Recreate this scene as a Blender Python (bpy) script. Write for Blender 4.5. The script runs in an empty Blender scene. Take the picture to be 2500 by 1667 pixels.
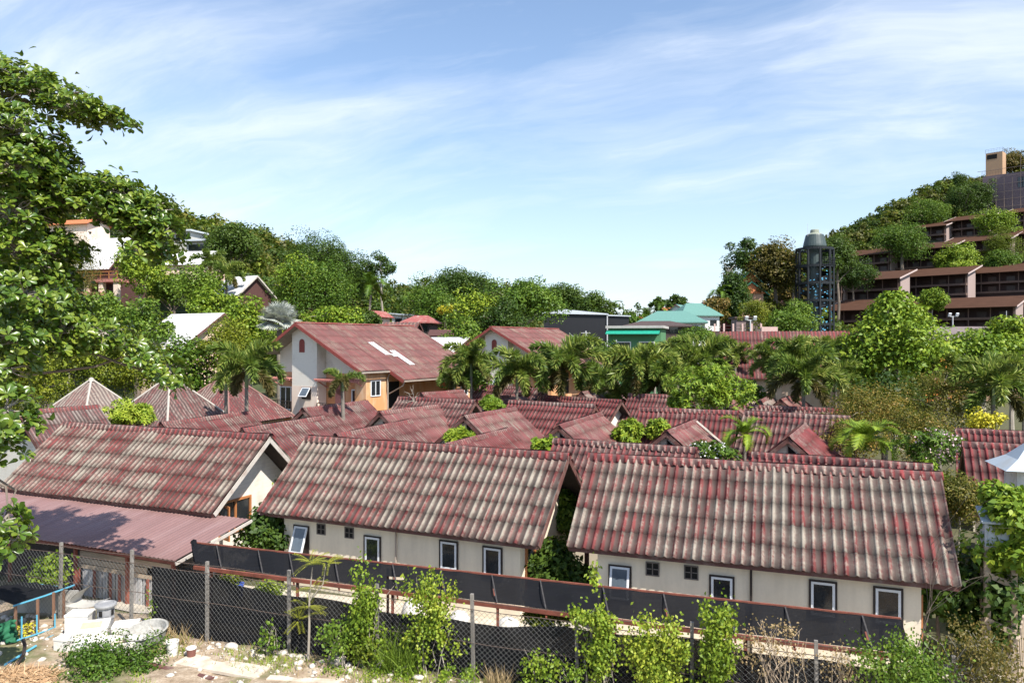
import bpy, math, random
import numpy as np
from mathutils import Vector, Matrix

SC = bpy.context.scene
COL = SC.collection
rnd = random.Random(11)
R = np.random.default_rng(5)
F = 1800.0            # focal length in photograph pixels (2500 wide)
EYE = 9.1             # camera height over the bungalow ground
PI = math.pi


def at(px, py, z):
    """Ground position seen at photograph pixel (px, py) for a point at height z."""
    Z = (EYE - z) * F / (py - 833.0)
    return ((px - 1250.0) / F * Z, Z)


def far(px, py, Z):
    """Point at depth Z seen at photograph pixel (px, py)."""
    return Vector(((px - 1250.0) / F * Z, Z, EYE - (py - 833.0) / F * Z))


# ------------------------------------------------------------------ objects
def tag(o, label=None, cat=None, group=None, kind=None):
    if label: o['label'] = label
    if cat: o['category'] = cat
    if group: o['group'] = group
    if kind: o['kind'] = kind
    return o


def thing(name, label, cat, loc=(0, 0, 0), rz=0.0, group=None):
    o = bpy.data.objects.new(name, None)
    o.empty_display_size = 0.2
    COL.objects.link(o)
    o.location = loc
    o.rotation_euler = (0, 0, rz)
    return tag(o, label, cat, group)


def link(name, me, parent=None):
    o = bpy.data.objects.new(name, me)
    COL.objects.link(o)
    if parent is not None: o.parent = parent
    return o


def children(o):
    return [c for c in o.children]


def copy_tree(o, parent=None):
    c = o.copy()
    COL.objects.link(c)
    c.parent = parent
    for ch in children(o):
        copy_tree(ch, c)
    return c


class MB:
    """Collects faces and links them as one mesh object."""
    def __init__(s):
        s.v = []; s.f = []; s.uv = None; s.mi = []; s.cur = 0

    def add(s, verts, faces):
        b = len(s.v)
        s.v.extend([tuple(p) for p in verts])
        for f in faces:
            s.f.append([b + i for i in f]); s.mi.append(s.cur)
        return s

    def box(s, c, size, M=None):
        x, y, z = size[0] / 2, size[1] / 2, size[2] / 2
        vs = [Vector((i * x, j * y, k * z)) for i in (-1, 1) for j in (-1, 1) for k in (-1, 1)]
        if M is not None: vs = [M @ p for p in vs]
        c = Vector(c)
        return s.add([p + c for p in vs], [(0, 1, 3, 2), (4, 6, 7, 5), (0, 4, 5, 1), (2, 3, 7, 6), (0, 2, 6, 4), (1, 5, 7, 3)])

    def bx(s, x0, x1, y0, y1, z0, z1):
        return s.box(((x0 + x1) / 2, (y0 + y1) / 2, (z0 + z1) / 2), (x1 - x0, y1 - y0, z1 - z0))

    def bar(s, a, b, w, h=None, up=(0, 0, 1)):
        """rectangular bar from a to b"""
        a, b = Vector(a), Vector(b); h = h or w
        d = (b - a).normalized(); up = Vector(up)
        sd = d.cross(up)
        if sd.length < 1e-4: sd = d.cross(Vector((1, 0, 0)))
        sd.normalize(); u = sd.cross(d).normalized()
        vs = []
        for p in (a, b):
            for i, j in ((-1, -1), (1, -1), (1, 1), (-1, 1)):
                vs.append(p + sd * (i * w / 2) + u * (j * h / 2))
        return s.add(vs, [(3, 2, 1, 0), (4, 5, 6, 7), (0, 1, 5, 4), (1, 2, 6, 5), (2, 3, 7, 6), (3, 0, 4, 7)])

    def tube(s, pts, rad, n=6, cap=True):
        pts = [Vector(p) for p in pts]
        rad = rad if isinstance(rad, (list, tuple)) else [rad] * len(pts)
        rings = []; ref = Vector((0.31, 0.2, 0.93))
        for i, p in enumerate(pts):
            d = (pts[min(i + 1, len(pts) - 1)] - pts[max(i - 1, 0)])
            d = d.normalized() if d.length > 1e-9 else Vector((0, 0, 1))
            x = d.cross(ref)
            if x.length < 0.05: x = d.cross(Vector((1, 0, 0)))
            x.normalize(); y = d.cross(x)
            rings.append([p + (x * math.cos(2 * PI * k / n) + y * math.sin(2 * PI * k / n)) * rad[i] for k in range(n)])
        vs = [q for r in rings for q in r]; fs = []
        for i in range(len(pts) - 1):
            for k in range(n):
                fs.append((i * n + k, i * n + (k + 1) % n, (i + 1) * n + (k + 1) % n, (i + 1) * n + k))
        if cap:
            fs.append(tuple(range(n))[::-1]); m = (len(pts) - 1) * n
            fs.append(tuple(range(m, m + n)))
        return s.add(vs, fs)

    def lathe(s, prof, c=(0, 0, 0), n=16, M=None):
        """prof: (r, z) pairs from bottom up; closed with caps"""
        c = Vector(c); vs = []; fs = []
        for r, z in prof:
            for k in range(n):
                p = Vector((r * math.cos(2 * PI * k / n), r * math.sin(2 * PI * k / n), z))
                if M is not None: p = M @ p
                vs.append(p + c)
        for i in range(len(prof) - 1):
            for k in range(n):
                fs.append((i * n + k, i * n + (k + 1) % n, (i + 1) * n + (k + 1) % n, (i + 1) * n + k))
        fs.append(tuple(range(n))[::-1]); m = (len(prof) - 1) * n
        fs.append(tuple(range(m, m + n)))
        return s.add(vs, fs)

    def prism(s, poly, off):
        """polygon (3-D points) extruded by vector off"""
        n = len(poly); off = Vector(off); a = [Vector(p) for p in poly]
        return s.add(a + [p + off for p in a], [tuple(range(n))[::-1], tuple(range(n, 2 * n))] +
                     [(i, (i + 1) % n, n + (i + 1) % n, n + i) for i in range(n)])

    def build(s, name, mats, parent=None, smooth=False):
        me = bpy.data.meshes.new(name)
        me.from_pydata(s.v, [], s.f)
        mats = mats if isinstance(mats, (list, tuple)) else [mats]
        for m in mats: me.materials.append(m)
        if len(mats) > 1: me.polygons.foreach_set('material_index', s.mi)
        if smooth: me.polygons.foreach_set('use_smooth', [True] * len(me.polygons))
        me.update()
        import bmesh
        bm = bmesh.new(); bm.from_mesh(me)
        bmesh.ops.recalc_face_normals(bm, faces=bm.faces)
        bm.to_mesh(me); bm.free()
        return link(name, me, parent)


def np_mesh(name, V, Q, mats, uv=None, mi=None, smooth=False):
    """mesh from numpy: V (n,3), Q (m,k) equal-sided faces, uv (m*k,2)"""
    me = bpy.data.meshes.new(name)
    V = np.ascontiguousarray(V, dtype=np.float32); Q = np.ascontiguousarray(Q, dtype=np.int32)
    m, k = Q.shape
    me.vertices.add(len(V)); me.vertices.foreach_set('co', V.ravel())
    me.loops.add(m * k); me.loops.foreach_set('vertex_index', Q.ravel())
    me.polygons.add(m)
    me.polygons.foreach_set('loop_start', np.arange(0, m * k, k, dtype=np.int32))
    try: me.polygons.foreach_set('loop_total', np.full(m, k, dtype=np.int32))
    except Exception: pass
    mats = mats if isinstance(mats, (list, tuple)) else [mats]
    for x in mats: me.materials.append(x)
    if mi is not None: me.polygons.foreach_set('material_index', np.ascontiguousarray(mi, dtype=np.int32))
    if smooth: me.polygons.foreach_set('use_smooth', np.ones(m, dtype=bool))
    if uv is not None:
        l = me.uv_layers.new(name='UVMap')
        l.data.foreach_set('uv', np.ascontiguousarray(uv, dtype=np.float32).ravel())
    me.update(calc_edges=True); me.validate()
    return me


# ---------------------------------------------------------------- materials
class NT:
    def __init__(s, name):
        s.m = bpy.data.materials.new(name); s.m.use_nodes = True
        s.t = s.m.node_tree
        s.b = s.t.nodes['Principled BSDF']; s.out = s.t.nodes['Material Output']

    def n(s, typ, props=None, **ins):
        return node(s.t, typ, props, **ins)

    def set(s, **ins):
        for k, v in ins.items():
            sock(s.t, s.b.inputs[k.replace('_', ' ')], v)
        return s


def sock(t, i, v):
    if isinstance(v, bpy.types.NodeSocket): t.links.new(v, i)
    elif hasattr(v, 'outputs'): t.links.new(v.outputs[0], i)
    elif isinstance(v, (tuple, list)) and len(v) == 3 and i.type == 'RGBA': i.default_value = (*v, 1)
    else: i.default_value = v


def node(t, typ, props=None, **ins):
    nd = t.nodes.new('ShaderNode' + typ)
    for k, v in (props or {}).items(): setattr(nd, k, v)
    for k, v in ins.items():
        key = int(k[1:]) if k[0] == '_' and k[1:].isdigit() else k.replace('_', ' ')
        sock(t, nd.inputs[key], v)
    return nd


def math_n(t, op, a, b=None, c=None, clamp=False):
    nd = t.nodes.new('ShaderNodeMath'); nd.operation = op; nd.use_clamp = clamp
    sock(t, nd.inputs[0], a)
    if b is not None: sock(t, nd.inputs[1], b)
    if c is not None: sock(t, nd.inputs[2], c)
    return nd.outputs[0]


def mix_c(t, fac, a, b, blend='MIX'):
    nd = t.nodes.new('ShaderNodeMix'); nd.data_type = 'RGBA'; nd.blend_type = blend
    sock(t, nd.inputs[0], fac); sock(t, nd.inputs[6], a); sock(t, nd.inputs[7], b)
    return nd.outputs[2]


def ramp(t, fac, stops, interp='LINEAR'):
    nd = t.nodes.new('ShaderNodeValToRGB'); e = nd.color_ramp.elements
    nd.color_ramp.interpolation = interp
    while len(e) < len(stops): e.new(0.5)
    for i, (p, c) in enumerate(stops):
        e[i].position = p
        e[i].color = (*c, 1) if len(c) == 3 else c
    sock(t, nd.inputs[0], fac)
    return nd.outputs[0]


def g1(v): return (v, v, v)


def noise(t, vec, scale, detail=3.0, rough=0.55, dist=0.0):
    nd = t.nodes.new('ShaderNodeTexNoise')
    if vec is not None: sock(t, nd.inputs['Vector'], vec)
    nd.inputs['Scale'].default_value = scale; nd.inputs['Detail'].default_value = detail
    nd.inputs['Roughness'].default_value = rough; nd.inputs['Distortion'].default_value = dist
    return nd.outputs[0]


def scaled(t, vec, sx, sy, sz):
    nd = t.nodes.new('ShaderNodeMapping'); sock(t, nd.inputs['Vector'], vec)
    nd.inputs['Scale'].default_value = (sx, sy, sz)
    return nd.outputs[0]


def bump(t, b, h, strength=0.4, dist=0.02):
    nd = t.nodes.new('ShaderNodeBump'); nd.inputs['Strength'].default_value = strength
    nd.inputs['Distance'].default_value = dist
    t.links.new(h, nd.inputs['Height']); t.links.new(nd.outputs[0], b.inputs['Normal'])


_M = {}


def plain(name, col, rough=0.7, metal=0.0, var=0.25, scale=3.0, dirt=None, bmp=0.15, stretch=(1, 1, 1), spec=0.4):
    """weathered plain material: base colour with large and small mottling and optional dirt colour"""
    if name in _M: return _M[name]
    q = NT(name); t = q.t
    co = q.n('TexCoord').outputs['Object']
    v = scaled(t, co, *stretch)
    big = noise(t, v, scale, 4, 0.6); fine = noise(t, v, scale * 9, 3, 0.6)
    k = math_n(t, 'ADD', math_n(t, 'MULTIPLY', big, 0.65), math_n(t, 'MULTIPLY', fine, 0.35))
    lo = tuple(c * (1 - var) for c in col); hi = tuple(min(c * (1 + var * 0.8), 0.95) for c in col)
    c = ramp(t, k, [(0.3, lo), (0.7, hi)])
    if dirt:
        dn = noise(t, v, scale * 0.7, 5, 0.65, 0.4)
        c = mix_c(t, ramp(t, dn, [(0.5, g1(0)), (0.75, g1(0.75))]), c, dirt)
    q.set(Base_Color=c, Roughness=rough, Metallic=metal)
    q.b.inputs['Specular IOR Level'].default_value = spec
    if bmp: bump(t, q.b, fine, bmp, 0.01)
    _M[name] = q.m
    return q.m


def roof_mat(name, bias, red=(0.30, 0.062, 0.065), grey=(0.40, 0.35, 0.30), grime_shade=(0.10, 0.075, 0.07), streak=1.0, sheets=0.5, dark=0.45):
    """weathered corrugated fibre-cement sheets. uv.x counts ribs, uv.y counts courses"""
    q = NT(name); t = q.t
    uv = q.n('TexCoord').outputs['UV']
    sep = q.n('SeparateXYZ', Vector=uv); ux, uy = sep.outputs[0], sep.outputs[1]
    sx = math_n(t, 'FLOOR', math_n(t, 'MULTIPLY', math_n(t, 'ADD', ux, 0.5), 0.5)); sy = math_n(t, 'FLOOR', uy)
    cell = q.n('CombineXYZ', X=sx, Y=sy, Z=0.0)
    wn = q.n('TexWhiteNoise', {'noise_dimensions': '2D'}, Vector=cell)
    r1 = wn.outputs[0]
    r2 = q.n('SeparateXYZ', Vector=wn.outputs[1]).outputs[1]
    big = noise(t, scaled(t, uv, 0.07, 0.25, 1), 1.0, 4)
    blot = noise(t, scaled(t, uv, 0.8, 2.6, 1), 1.0, 4, 0.6)
    fine = noise(t, scaled(t, uv, 2.6, 7.0, 1), 1.0, 4, 0.7)
    strk = noise(t, scaled(t, uv, 3.2, 0.55, 1), 1.0, 3, 0.6)
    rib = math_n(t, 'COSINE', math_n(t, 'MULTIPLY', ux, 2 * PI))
    w = math_n(t, 'ADD', math_n(t, 'MULTIPLY', math_n(t, 'SUBTRACT', big, 0.5), 1.0), bias)
    w = math_n(t, 'ADD', w, math_n(t, 'MULTIPLY', math_n(t, 'SUBTRACT', r1, 0.5), sheets))
    w = math_n(t, 'ADD', w, math_n(t, 'MULTIPLY', math_n(t, 'SUBTRACT', blot, 0.5), 0.75))
    w = math_n(t, 'ADD', w, math_n(t, 'MULTIPLY', math_n(t, 'SUBTRACT', strk, 0.5), 1.3 * streak))
    w = math_n(t, 'ADD', w, math_n(t, 'MULTIPLY', math_n(t, 'SUBTRACT', fine, 0.5), 0.9))
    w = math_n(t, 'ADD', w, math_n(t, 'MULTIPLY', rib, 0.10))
    gf = ramp(t, w, [(0.30, g1(0)), (0.80, g1(1))])
    redv = mix_c(t, r2, tuple(c * 0.72 for c in red), tuple(min(1, c * 1.2) for c in red))
    greyv = mix_c(t, fine, tuple(c * 0.7 for c in grey), tuple(c * 1.15 for c in grey))
    c = mix_c(t, gf, redv, greyv)
    # moss and soot: dark blotches and runs, stronger in the pans, where rib shade is painted too, and just under the sheet laps
    fy = math_n(t, 'FRACT', uy)
    top = math_n(t, 'MULTIPLY', math_n(t, 'SUBTRACT', 0.5, fy), 0.05)
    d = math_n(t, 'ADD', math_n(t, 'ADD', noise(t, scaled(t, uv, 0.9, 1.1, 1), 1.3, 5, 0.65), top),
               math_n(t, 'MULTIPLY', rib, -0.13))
    df = ramp(t, d, [(0.46, g1(0)), (0.74, g1(dark * 1.6))])
    c = mix_c(t, df, c, grime_shade)
    pan = ramp(t, math_n(t, 'ADD', math_n(t, 'SUBTRACT', 0.22, math_n(t, 'MULTIPLY', rib, 0.42)), math_n(t, 'MULTIPLY', math_n(t, 'SUBTRACT', strk, 0.5), 1.2)), [(-0.0, g1(0.0)), (0.30, g1(0.6)), (0.6, g1(0.72))])  # shade between the ribs, painted into the sheet colour
    c = mix_c(t, pan, c, grime_shade)
    # dark dirt line along the lower edge of each sheet
    lap = ramp(t, fy, [(0.975, g1(0)), (0.992, g1(0.25))])
    c = mix_c(t, lap, c, tuple(x * 0.6 for x in grime_shade))
    q.set(Base_Color=c, Roughness=0.78)
    q.b.inputs['Specular IOR Level'].default_value = 0.3
    bump(t, q.b, fine, 0.25, 0.01)
    return q.m


def leaf_mat(name, cols, rough=0.5, trans=0.20, spec=0.25, clump=0.35):
    """leaf surface: colour drifts from leaf to leaf and from clump to clump"""
    if name in _M: return _M[name]
    q = NT(name); t = q.t
    geo = q.n('NewGeometry')
    rpi = geo.outputs['Random Per Island']
    obr = q.n('ObjectInfo').outputs['Random']
    cl = noise(t, q.n('TexCoord').outputs['Object'], clump, 2, 0.5)
    k = math_n(t, 'ADD', math_n(t, 'MULTIPLY', rpi, 0.5), math_n(t, 'MULTIPLY', cl, 0.6))
    k = math_n(t, 'ADD', k, math_n(t, 'MULTIPLY', math_n(t, 'SUBTRACT', obr, 0.5), 0.3))
    cols = [(r_ * 1.62, g_ * 1.32, b_ * 0.9) for r_, g_, b_ in cols] if cols[0][1] > cols[0][0] and cols[0][2] < .2 else cols
    n = len(cols)
    c = ramp(t, k, [(0.12 + 0.76 * i / max(1, n - 1), cc) for i, cc in enumerate(cols)])
    q.set(Base_Color=c, Roughness=rough)
    q.b.inputs['Specular IOR Level'].default_value = spec
    tr = q.n('BsdfTranslucent', Color=mix_c(t, 0.55, c, (0.20, 0.30, 0.02)))
    mx = q.n('MixShader'); mx.inputs[0].default_value = trans
    t.links.new(q.b.outputs[0], mx.inputs[1]); t.links.new(tr.outputs[0], mx.inputs[2])
    t.links.new(mx.outputs[0], q.out.inputs[0])
    _M[name] = q.m
    return q.m
# ------------------------------------------------------------ camera, sun, sky
cam = bpy.data.cameras.new('camera'); cam.sensor_width = 36.0; cam.lens = 36.0 * F / 2500.0
cam.clip_end = 8000.0
co = bpy.data.objects.new('camera', cam); COL.objects.link(co)
co.location = (0, 0, EYE); co.rotation_euler = (PI / 2, 0, 0)
SC.camera = co

SUN_EL = math.radians(50.0)
SUN_H = Vector((0.62, -0.785)).normalized()          # horizontal direction towards the sun
SUN = Vector((SUN_H.x * math.cos(SUN_EL), SUN_H.y * math.cos(SUN_EL), math.sin(SUN_EL)))
sl = bpy.data.lights.new('sun', 'SUN'); sl.energy = 5.0; sl.angle = math.radians(0.53); sl.color = (1.0, 0.95, 0.87)
so = bpy.data.objects.new('sun', sl); COL.objects.link(so)
so.location = (60, -60, 120)
so.rotation_euler = SUN.to_track_quat('Z', 'Y').to_euler()

W = bpy.data.worlds.new('World'); SC.world = W; W.use_nodes = True
t = W.node_tree
bg = t.nodes['Background']; bg.inputs['Strength'].default_value = 0.092
sky = t.nodes.new('ShaderNodeTexSky'); sky.sky_type = 'NISHITA'; sky.sun_disc = False
sky.sun_elevation = SUN_EL; sky.sun_rotation = math.atan2(SUN_H.x, SUN_H.y)
sky.air_density = 1.15; sky.dust_density = 0.6; sky.ozone_density = 1.3
gen = node(t, 'TexCoord').outputs['Generated']
sp = node(t, 'SeparateXYZ', Vector=gen)
zc = math_n(t, 'MAXIMUM', sp.outputs[2], 0.0)
den = math_n(t, 'ADD', zc, 0.22)
cu = math_n(t, 'DIVIDE', sp.outputs[0], den); cv = math_n(t, 'DIVIDE', sp.outputs[1], den)
# cirrus: layer coordinates turned so that the streaks run up towards the right
a = math.radians(24)
ru = math_n(t, 'ADD', math_n(t, 'MULTIPLY', cu, math.cos(a)), math_n(t, 'MULTIPLY', cv, -math.sin(a)))
rv = math_n(t, 'ADD', math_n(t, 'MULTIPLY', cu, math.sin(a)), math_n(t, 'MULTIPLY', cv, math.cos(a)))
warp = node(t, 'TexNoise', {'noise_dimensions': '3D'}, Vector=node(t, 'CombineXYZ', X=ru, Y=rv, Z=3.1), Scale=1.1, Detail=3.0)
wsep = node(t, 'SeparateXYZ', Vector=warp.outputs[1])
ru2 = math_n(t, 'ADD', ru, math_n(t, 'MULTIPLY', wsep.outputs[0], 0.9))
rv2 = math_n(t, 'ADD', rv, math_n(t, 'MULTIPLY', wsep.outputs[1], 0.55))
def cirrus(sx, sy, z, det, rough):
    return node(t, 'TexNoise', None, Vector=node(t, 'CombineXYZ', X=math_n(t, 'MULTIPLY', ru2, sx), Y=math_n(t, 'MULTIPLY', rv2, sy), Z=z), Scale=1.0, Detail=det, Roughness=rough).outputs[0]


cl1 = cirrus(0.9, 2.6, 7.3, 9.0, 0.60); cl2 = cirrus(0.42, 0.85, 4.4, 3.0, 0.5); cl3 = cirrus(2.2, 8.5, 2.2, 6.0, 0.62)
cloud = math_n(t, 'ADD', math_n(t, 'ADD', math_n(t, 'MULTIPLY', cl1, 0.50), math_n(t, 'MULTIPLY', cl2, 0.55)), math_n(t, 'MULTIPLY', cl3, 0.16))
cf = ramp(t, cloud, [(0.56, g1(0)), (0.645, g1(0.24)), (0.73, g1(0.66)), (0.84, g1(1))])
CLOUD_FAC = math_n(t, 'MULTIPLY', cf, 0.80)
veil = ramp(t, zc, [(0.0, g1(0.66)), (0.12, g1(0.38)), (0.30, g1(0.13)), (0.6, g1(0.02))])
base = mix_c(t, veil, mix_c(t, 1.0, sky.outputs[0], (1.12, 1.22, 1.34), 'MULTIPLY'), (6.1, 7.0, 8.4))
skyc = mix_c(t, CLOUD_FAC, base, (7.9, 8.3, 8.9))
t.links.new(skyc, bg.inputs['Color'])

vs = SC.view_settings
SC.display_settings.display_device = 'sRGB'
vs.view_transform = 'Standard'; vs.look = 'None'; vs.exposure = 0.70; vs.gamma = 1.0
try: vs.use_curve_mapping = False
except Exception: pass
SC.render.engine = 'CYCLES'
SC.cycles.max_bounces = 6; SC.cycles.diffuse_bounces = 3; SC.cycles.transparent_max_bounces = 12
SC.cycles.transmission_bounces = 3; SC.cycles.glossy_bounces = 2
SC.cycles.use_denoising = True
try: SC.cycles.denoiser = 'OPENIMAGEDENOISE'
except Exception: pass

# ------------------------------------------------------------------- terrain
FA = Vector((-8.28, 19.97)); FD = Vector((0.957, -0.290)).normalized(); FN = Vector((-FD.y, FD.x))


def smooth(a, b, x):
    k = np.clip((x - a) / (b - a), 0, 1)
    return k * k * (3 - 2 * k)


def gh(x, y):
    """ground height: the photographer's lot is a metre above the bungalow lots behind the fence"""
    d = (np.asarray(x) - FA.x) * FN.x + (np.asarray(y) - FA.y) * FN.y
    return 1.0 - smooth(0.3, 4.2, d)


CREST = [(-190, 70, 60), (-134, 124, 52), (-97, 163, 38), (-97, 222, 40), (-94, 262, 42), (-79, 284, 32), (-58, 300, 22),
         (-29, 350, 34), (2, 330, 25), (27, 320, 17), (70, 330, 4)]


def hill_left(x, y):
    x = np.asarray(x, float); y = np.asarray(y, float); out = np.zeros_like(x)
    for (ax, ay, ah), (bx_, by_, bh) in zip(CREST[:-1], CREST[1:]):
        dx, dy = bx_ - ax, by_ - ay
        k = np.clip(((x - ax) * dx + (y - ay) * dy) / (dx * dx + dy * dy), 0, 1)
        d = np.hypot(x - ax - k * dx, y - ay - k * dy)
        wd = 64.0 if ax < -96 else 92.0
        h = (ah + k * (bh - ah)) * 0.5 * (1 + np.cos(np.clip(d / wd, 0, 1) * PI))
        out = np.maximum(out, h)
    return out


def hill_right(x, y):
    x = np.asarray(x, float); y = np.asarray(y, float)
    z = 0.60 * (y - 193) + 0.10 * (x - 122) - 3.5
    z = np.minimum(z, 34 + 0.52 * (x - 105))
    z = np.maximum(z, 0) * smooth(38, 100, x - 0.22 * (y - 200)) * (1 - smooth(310, 380, y))
    k = 15.0 * np.exp(-(((x - 60) / 26) ** 2 + ((y - 178) / 26) ** 2))
    return np.maximum(z, k)


def grid_obj(name, xs, ys, fz, mat, kind='structure'):
    X, Y = np.meshgrid(xs, ys); Z = fz(X, Y)
    V = np.stack([X.ravel(), Y.ravel(), Z.ravel()], 1)
    nx, ny = len(xs), len(ys)
    i = np.arange(nx - 1); j = np.arange(ny - 1)
    I, J = np.meshgrid(i, j); b = (J * nx + I).ravel()
    Q = np.stack([b, b + 1, b + nx + 1, b + nx], 1)
    o = link(name, np_mesh(name, V, Q, mat, smooth=True))
    o['kind'] = kind
    return o


def ground_mat():
    q = NT('soil'); t = q.t
    co = q.n('TexCoord').outputs['Object']
    a_ = noise(t, co, 0.55, 5, 0.62); b_ = noise(t, co, 3.0, 5, 0.65); c_ = noise(t, co, 16, 4, 0.7); d_ = noise(t, co, 1.3, 3, 0.5, 0.6)
    soil = ramp(t, b_, [(0.25, (0.20, 0.145, 0.095)), (0.5, (0.40, 0.31, 0.22)), (0.72, (0.56, 0.47, 0.36))])
    soil = mix_c(t, ramp(t, c_, [(0.4, g1(0)), (0.75, g1(0.6))]), soil, (0.16, 0.11, 0.07))
    green = mix_c(t, c_, (0.05, 0.075, 0.022), (0.16, 0.17, 0.06))
    c = mix_c(t, ramp(t, math_n(t, 'ADD', math_n(t, 'MULTIPLY', a_, 0.7), math_n(t, 'MULTIPLY', d_, 0.35)), [(0.50, g1(0)), (0.62, g1(0.85))]), soil, green)
    # away from the lot the ground is darker planted soil
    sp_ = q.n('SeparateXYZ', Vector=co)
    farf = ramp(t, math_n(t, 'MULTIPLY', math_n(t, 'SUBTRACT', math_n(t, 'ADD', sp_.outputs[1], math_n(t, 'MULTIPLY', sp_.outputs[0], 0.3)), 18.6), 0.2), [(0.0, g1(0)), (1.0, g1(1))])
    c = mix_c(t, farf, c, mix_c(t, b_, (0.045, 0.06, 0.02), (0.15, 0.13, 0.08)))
    q.set(Base_Color=c, Roughness=0.95)
    q.b.inputs['Specular IOR Level'].default_value = 0.15
    bump(t, q.b, c_, 0.7, 0.05)
    return q.m


def hill_mat():
    q = NT('hill_soil'); t = q.t
    co = q.n('TexCoord').outputs['Object']
    b_ = noise(t, co, 0.25, 5, 0.65)
    q.set(Base_Color=ramp(t, b_, [(0.3, (0.025, 0.04, 0.012)), (0.7, (0.07, 0.085, 0.03))]), Roughness=0.95)
    return q.m


def axis(*seg):
    out = [seg[0][0]]
    for a_, b_, s in seg:
        n = max(1, int(round((b_ - a_) / s)))
        out.extend([a_ + (b_ - a_) * (i + 1) / n for i in range(n)])
    return np.array(out)


def ground_z(X, Y):
    z = gh(X, Y)
    near = np.exp(-(((Y - 18) / 6.0) ** 2))
    bumps = 0.06 * np.sin(X * 1.7 + Y * 0.9) * np.sin(Y * 2.3 - X * 0.6) + 0.04 * np.sin(X * 4.1) * np.sin(Y * 3.7 + 1)
    return z + bumps * near


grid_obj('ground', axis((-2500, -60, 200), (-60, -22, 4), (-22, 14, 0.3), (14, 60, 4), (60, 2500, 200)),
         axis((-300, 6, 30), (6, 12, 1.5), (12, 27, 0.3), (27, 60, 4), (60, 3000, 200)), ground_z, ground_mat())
HM = hill_mat()
grid_obj('hill', axis((-290, 170, 5.0)), axis((40, 450, 5.0)), lambda x, y: hill_left(x, y) - 0.4, HM)
grid_obj('hill', axis((10, 300, 5.0)), axis((140, 420, 5.0)), lambda x, y: hill_right(x, y) - 0.4, HM)
# ----------------------------------------------------------------- materials
def clapboard(name, col, step=0.17, dirt=(0.30, 0.22, 0.15)):
    q = NT(name); t = q.t
    co = q.n('TexCoord').outputs['Object']
    z = q.n('SeparateXYZ', Vector=co).outputs[2]
    fr = math_n(t, 'FRACT', math_n(t, 'MULTIPLY', z, 1.0 / step))
    line = ramp(t, fr, [(0.0, g1(1)), (0.07, g1(0)), (0.96, g1(0)), (1.0, g1(1))])
    big = noise(t, co, 0.9, 4, 0.6); fine = noise(t, scaled(t, co, 1, 1, 6), 4, 4, 0.6)
    c = mix_c(t, fine, tuple(x * 0.88 for x in col), tuple(min(0.9, x * 1.06) for x in col))
    c = mix_c(t, ramp(t, big, [(0.55, g1(0)), (0.85, g1(0.45))]), c, dirt)
    c = mix_c(t, math_n(t, 'MULTIPLY', line, 0.45), c, tuple(x * 0.35 for x in col))
    q.set(Base_Color=c, Roughness=0.75)
    bump(t, q.b, fr, 0.35, 0.03)
    return q.m


def render_wall(name, col, stain, amount=0.7):
    """painted render with rain streaks and water stains"""
    q = NT(name); t = q.t
    co = q.n('TexCoord').outputs['Object']
    streak = noise(t, scaled(t, co, 2.2, 2.2, 0.25), 1.0, 5, 0.62)
    big = noise(t, co, 0.55, 5, 0.6, 0.5); fine = noise(t, co, 14, 4, 0.6)
    c = mix_c(t, fine, tuple(x * 0.92 for x in col), tuple(min(0.9, x * 1.05) for x in col))
    k = math_n(t, 'ADD', math_n(t, 'MULTIPLY', streak, 0.55), math_n(t, 'MULTIPLY', big, 0.55))
    c = mix_c(t, ramp(t, k, [(0.50, g1(0)), (0.72, g1(amount))]), c, stain)
    q.set(Base_Color=c, Roughness=0.85)
    bump(t, q.b, fine, 0.12, 0.01)
    return q.m


ROOF_WORN = roof_mat('roof_worn', 0.50, red=(0.158, 0.038, 0.036), grey=(0.305, 0.265, 0.215), grime_shade=(0.070, 0.055, 0.047), sheets=0.50, dark=0.55)
ROOF_OLD = roof_mat('roof_old', 0.46, red=(0.14, 0.038, 0.038), grey=(0.23, 0.19, 0.165), grime_shade=(0.06, 0.045, 0.04), sheets=0.34, dark=0.55)
ROOF_MID = roof_mat('roof_mid', 0.33, red=(0.155, 0.032, 0.033), grey=(0.28, 0.23, 0.19), grime_shade=(0.07, 0.05, 0.045), sheets=0.30, dark=0.36)
ROOF_RED = roof_mat('roof_red', 0.20, red=(0.175, 0.033, 0.034), grey=(0.28, 0.23, 0.19), grime_shade=(0.07, 0.045, 0.04), sheets=0.26, dark=0.28)
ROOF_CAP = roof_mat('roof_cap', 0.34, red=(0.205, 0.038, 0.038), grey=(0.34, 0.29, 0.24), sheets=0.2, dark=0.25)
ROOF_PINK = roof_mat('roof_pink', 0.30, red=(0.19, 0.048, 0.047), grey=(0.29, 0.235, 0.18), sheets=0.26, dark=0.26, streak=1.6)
ROOF_PALE = roof_mat('roof_pale', 0.9, red=(0.5, 0.42, 0.36), grey=(0.44, 0.40, 0.35), grime_shade=(0.22, 0.26, 0.22), dark=0.12)
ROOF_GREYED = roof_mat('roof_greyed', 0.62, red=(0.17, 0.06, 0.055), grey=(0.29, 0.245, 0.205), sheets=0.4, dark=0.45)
M_CREAM = render_wall('cream_render', (0.80, 0.70, 0.545), (0.42, 0.36, 0.28), 0.35)
M_BOARD = clapboard('white_clapboard', (0.82, 0.765, 0.67))
M_BOARD2 = clapboard('grey_clapboard', (0.62, 0.62, 0.58), 0.2)
M_ORANGE = render_wall('orange_render', (0.62, 0.30, 0.13), (0.74, 0.55, 0.38), 0.75)
M_PEACH = render_wall('peach_render', (0.78, 0.60, 0.46), (0.66, 0.40, 0.26), 0.6)
M_SOFFIT = plain('soffit', (0.055, 0.042, 0.036), 0.85, var=0.4)
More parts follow.
